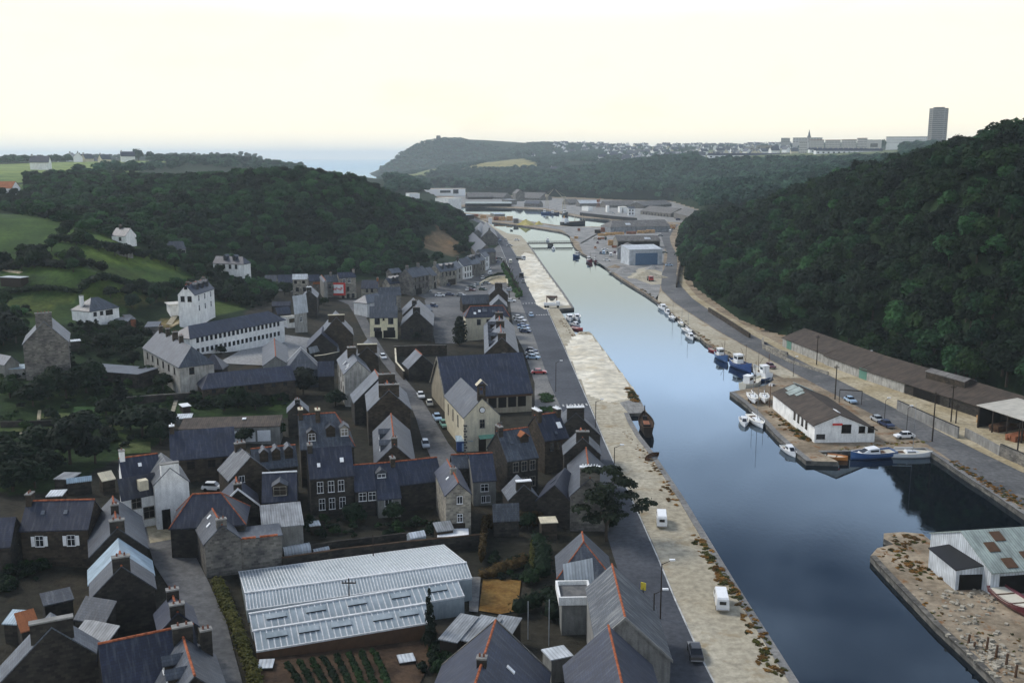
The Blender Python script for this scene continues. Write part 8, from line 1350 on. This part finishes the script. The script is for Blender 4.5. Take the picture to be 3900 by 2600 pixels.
terrace('long white terrace with blue slate roof, left of the far town front', 'k', 225, 960, 262, 1080, 16, 5.5, 0); terrace('white terrace with blue slate roof, right of the far town front', 'k', 1180, 1780, 275, 1030, 13, 5.5, 0); terrace('upper row of blue slate roofs above the right terrace', 'k', 1130, 1640, 228, 1110, 10, 5.5, 0)
def flats(label, v, x0, x1, ytop, ybot, d, floors, wall, bays, name='apartment_block', roof='concrete', dep_=12):
    p0 = PD(v, x0, ybot, d); p1 = PD(v, x1, ybot, d); tp = PD(v, x0, ytop, d)[2]; c = (p0 + p1) / 2; L = float(np.linalg.norm((p1 - p0)[:2])); zb = min(h1(c[0], c[1]), p0[2]) - 2; h = tp - zb; t_ = thing(name, label, 'apartment block', (c[0], c[1], zb), math.atan2(p1[1] - p0[1], p1[0] - p0[0])); m = MB(); m.box(-L / 2, L / 2, 0, dep_, -3, h); m.build('wall', M[wall], t_); m = MB(); m.box(-L / 2 - .3, L / 2 + .3, -.3, dep_ + .3, h, h + .9); m.build('roof', M[roof], t_)
    fh = (tp - p0[2]) / floors; wf = L / bays
    for f in range(floors):
        for b_ in range(bays): sub('window', FWIN(wf * .5, fh * .36), t_, (-L / 2 + (b_ + .5) * wf, -.02, p0[2] - zb + (f + .5) * fh))
    return t_
FW = {}
def FWIN(w_, h_):
    k = (round(w_, 1), round(h_, 1))
    if k not in FW: m = MB(); m.box(-w_ / 2, w_ / 2, -.05, .03, -h_ / 2, h_ / 2); o = m.build('window', M['window_glass']); FW[k] = o.data; bpy.data.objects.remove(o)
    return FW[k]
flats('long white apartment block below the tower', 'k', 1820, 2300, 100, 160, 1250, 4, 'plaster_white', 26); flats('pale blank-ended apartment block with cream wall', 'k', 1645, 1778, 128, 218, 1180, 1, 'plaster_far', 1); flats('apartment block with orange roof edge, third from the tower', 'k', 1560, 1650, 112, 195, 1240, 4, 'plaster_far', 8, roof='orange_tile'); flats('apartment block with orange roof edge, fourth from the tower', 'k', 1420, 1555, 125, 190, 1220, 4, 'plaster_far', 10, roof='orange_tile'); flats('apartment block with orange roof edge, fifth from the tower', 'k', 1275, 1412, 128, 192, 1220, 4, 'plaster_far', 10, roof='orange_tile'); flats('apartment block with orange roof edge, sixth from the tower', 'k', 1130, 1265, 128, 198, 1220, 4, 'plaster_far', 10, roof='orange_tile'); flats('grey apartment block left of the orange-edged blocks', 'k', 1040, 1110, 140, 248, 1180, 5, 'plaster_far', 4); flats('broad grey block under the church spire', 'k', 985, 1250, 108, 150, 1400, 2, 'plaster_far', 10); flats('grey hall left of the broad block in the far town', 'k', 880, 960, 110, 150, 1450, 2, 'plaster_dirty', 4)
flats('low white apartment slab at the left of the far blocks', 'k', 655, 800, 178, 215, 1250, 1, 'stone_pale', 2); flats('small pale block beside the low white slab', 'k', 560, 645, 190, 220, 1240, 1, 'plaster_dirty', 2)
# tower block: twenty storeys, chamfered corners
p0 = PD('D', 2135, 312, 1200); p1 = PD('D', 2179, 312, 1200); c = (p0 + p1) / 2; wd = float(np.linalg.norm((p1 - p0)[:2])); top = PD('D', 2157, 249, 1200)[2]; zb = h1(c[0], c[1]); t_ = thing('tower_block', 'tall grey tower block alone on the right skyline', 'tower block', (c[0], c[1] + 9, zb), math.atan2(c[1], c[0]) - math.pi / 2); hh = top - zb; k_ = wd * .5; ch_ = wd * .2
oct_ = [(-k_, -k_ + ch_), (-k_ + ch_, -k_), (k_ - ch_, -k_), (k_, -k_ + ch_), (k_, k_ - ch_), (k_ - ch_, k_), (-k_ + ch_, k_), (-k_, k_ - ch_)]; m = MB(); m.slab([(x, y, hh) for x, y in oct_], hh + 4); m.build('wall', M['concrete'], t_); m = MB(); m.slab([(x * .6, y * .6, hh + 2.2) for x, y in oct_], 2.2); m.build('roof_plant', M['stone_grey'], t_); fl = 19
for f in range(fl):
    m = MB(); z = hh - 1.6 - f * hh / fl * .98; m.box(-k_ + ch_ + .6, k_ - ch_ - .6, -k_ - .06, -k_ + .05, z - .8, z + .6); m.build('window_band', M['window_glass'], t_)
    for sg in (-1, 1): m = MB(); a_ = (sg * (k_ - ch_ * .85), -k_ + ch_ * .15); b_ = (sg * (k_ - ch_ * .15), -k_ + ch_ * .85); m.poly([(a_[0] + sg * .05, a_[1] - .05, z - .8), (b_[0] + sg * .05, b_[1] - .05, z - .8), (b_[0] + sg * .05, b_[1] - .05, z + .6), (a_[0] + sg * .05, a_[1] - .05, z + .6)]); m.build('window_band', M['window_glass'], t_)
# church with spire
p = PD('D', 1858, 322, 1500); zb = h1(p[0], p[1]); tp = PD('D', 1858, 297, 1500)[2] - zb; t_ = thing('church', 'church with pointed grey spire on the far town skyline', 'church', (p[0], p[1], zb)); m = MB(); m.box(-4, 4, -4, 4, -3, tp * .62); m.build('tower', M['stone_grey'], t_); m = MB(); m.mesh([(-3, -3, tp * .62), (3, -3, tp * .62), (3, 3, tp * .62), (-3, 3, tp * .62), (0, 0, tp)], [(0, 1, 4), (1, 2, 4), (2, 3, 4), (3, 0, 4)]); m.build('spire', M['slate_grey'], t_); m = MB(); m.slab([(-40, -7, tp * .25), (-4, -7, tp * .25), (-4, 0, tp * .4), (-40, 0, tp * .4)], .4); m.slab([(-40, 7, tp * .25), (-4, 7, tp * .25), (-4, 0, tp * .4), (-40, 0, tp * .4)], .4); m.build('nave_roof', M['slate_grey'], t_); m = MB(); m.box(-40, -4, -6.6, 6.6, -3, tp * .25); m.build('nave', M['stone_grey'], t_)
# ruin on the headland
p = PD('D', 1007, 318, 1800); t_ = thing('ruined_tower', 'stump of a ruined round tower on top of the headland', 'tower', (p[0], p[1], h1(p[0], p[1]))); m = MB(); m.tube((0, 0, -4), (0, 0, 12), 8.5, 7.5, 14); m.build('wall', M['stone_dark'], t_); m = MB()
for k in range(7): m.box(-7 + k * 2, -5.9 + k * 2, -4, 4, 11.8, 13 + (k % 3) * .8)
m.build('broken_top', M['stone_dark'], t_)
for v, x, y, d, s in (('D', 317, 350, 1000, 2.3), ('D', 343, 352, 1000, 1.8), ('D', 1355, 330, 1650, 2.6), ('D', 1190, 338, 1480, 3.0), ('D', 1215, 338, 1480, 3.2), ('D', 2030, 318, 1250, 1.6)):
    X, Y, Z = pt(v, x, y, d); tree(X, Y, Z, s, 'far', 'lone dark tree breaking the skyline', 'lone trees on the skyline', sz=1.2 if x != 2030 else 2.2)
# ------------------------------------------------------------------ air
HAZE = True
if HAZE:
    m = bpy.data.materials.new('air'); m.use_nodes = True; t = m.node_tree; t.nodes.clear(); o_ = t.nodes.new('ShaderNodeOutputMaterial'); pv = t.nodes.new('ShaderNodeVolumePrincipled')
    pv.inputs['Color'].default_value = (.84, .95, 1.0, 1); pv.inputs['Density'].default_value = .00011; pv.inputs['Anisotropy'].default_value = .2
    t.links.new(pv.outputs[0], o_.inputs['Volume'])
    mb = MB(); mb.box(-17000, 17000, -400, 23000, float(TZ.min()) - 1.0, 172); o = mb.build('haze', m); tag(o, kind='stuff')
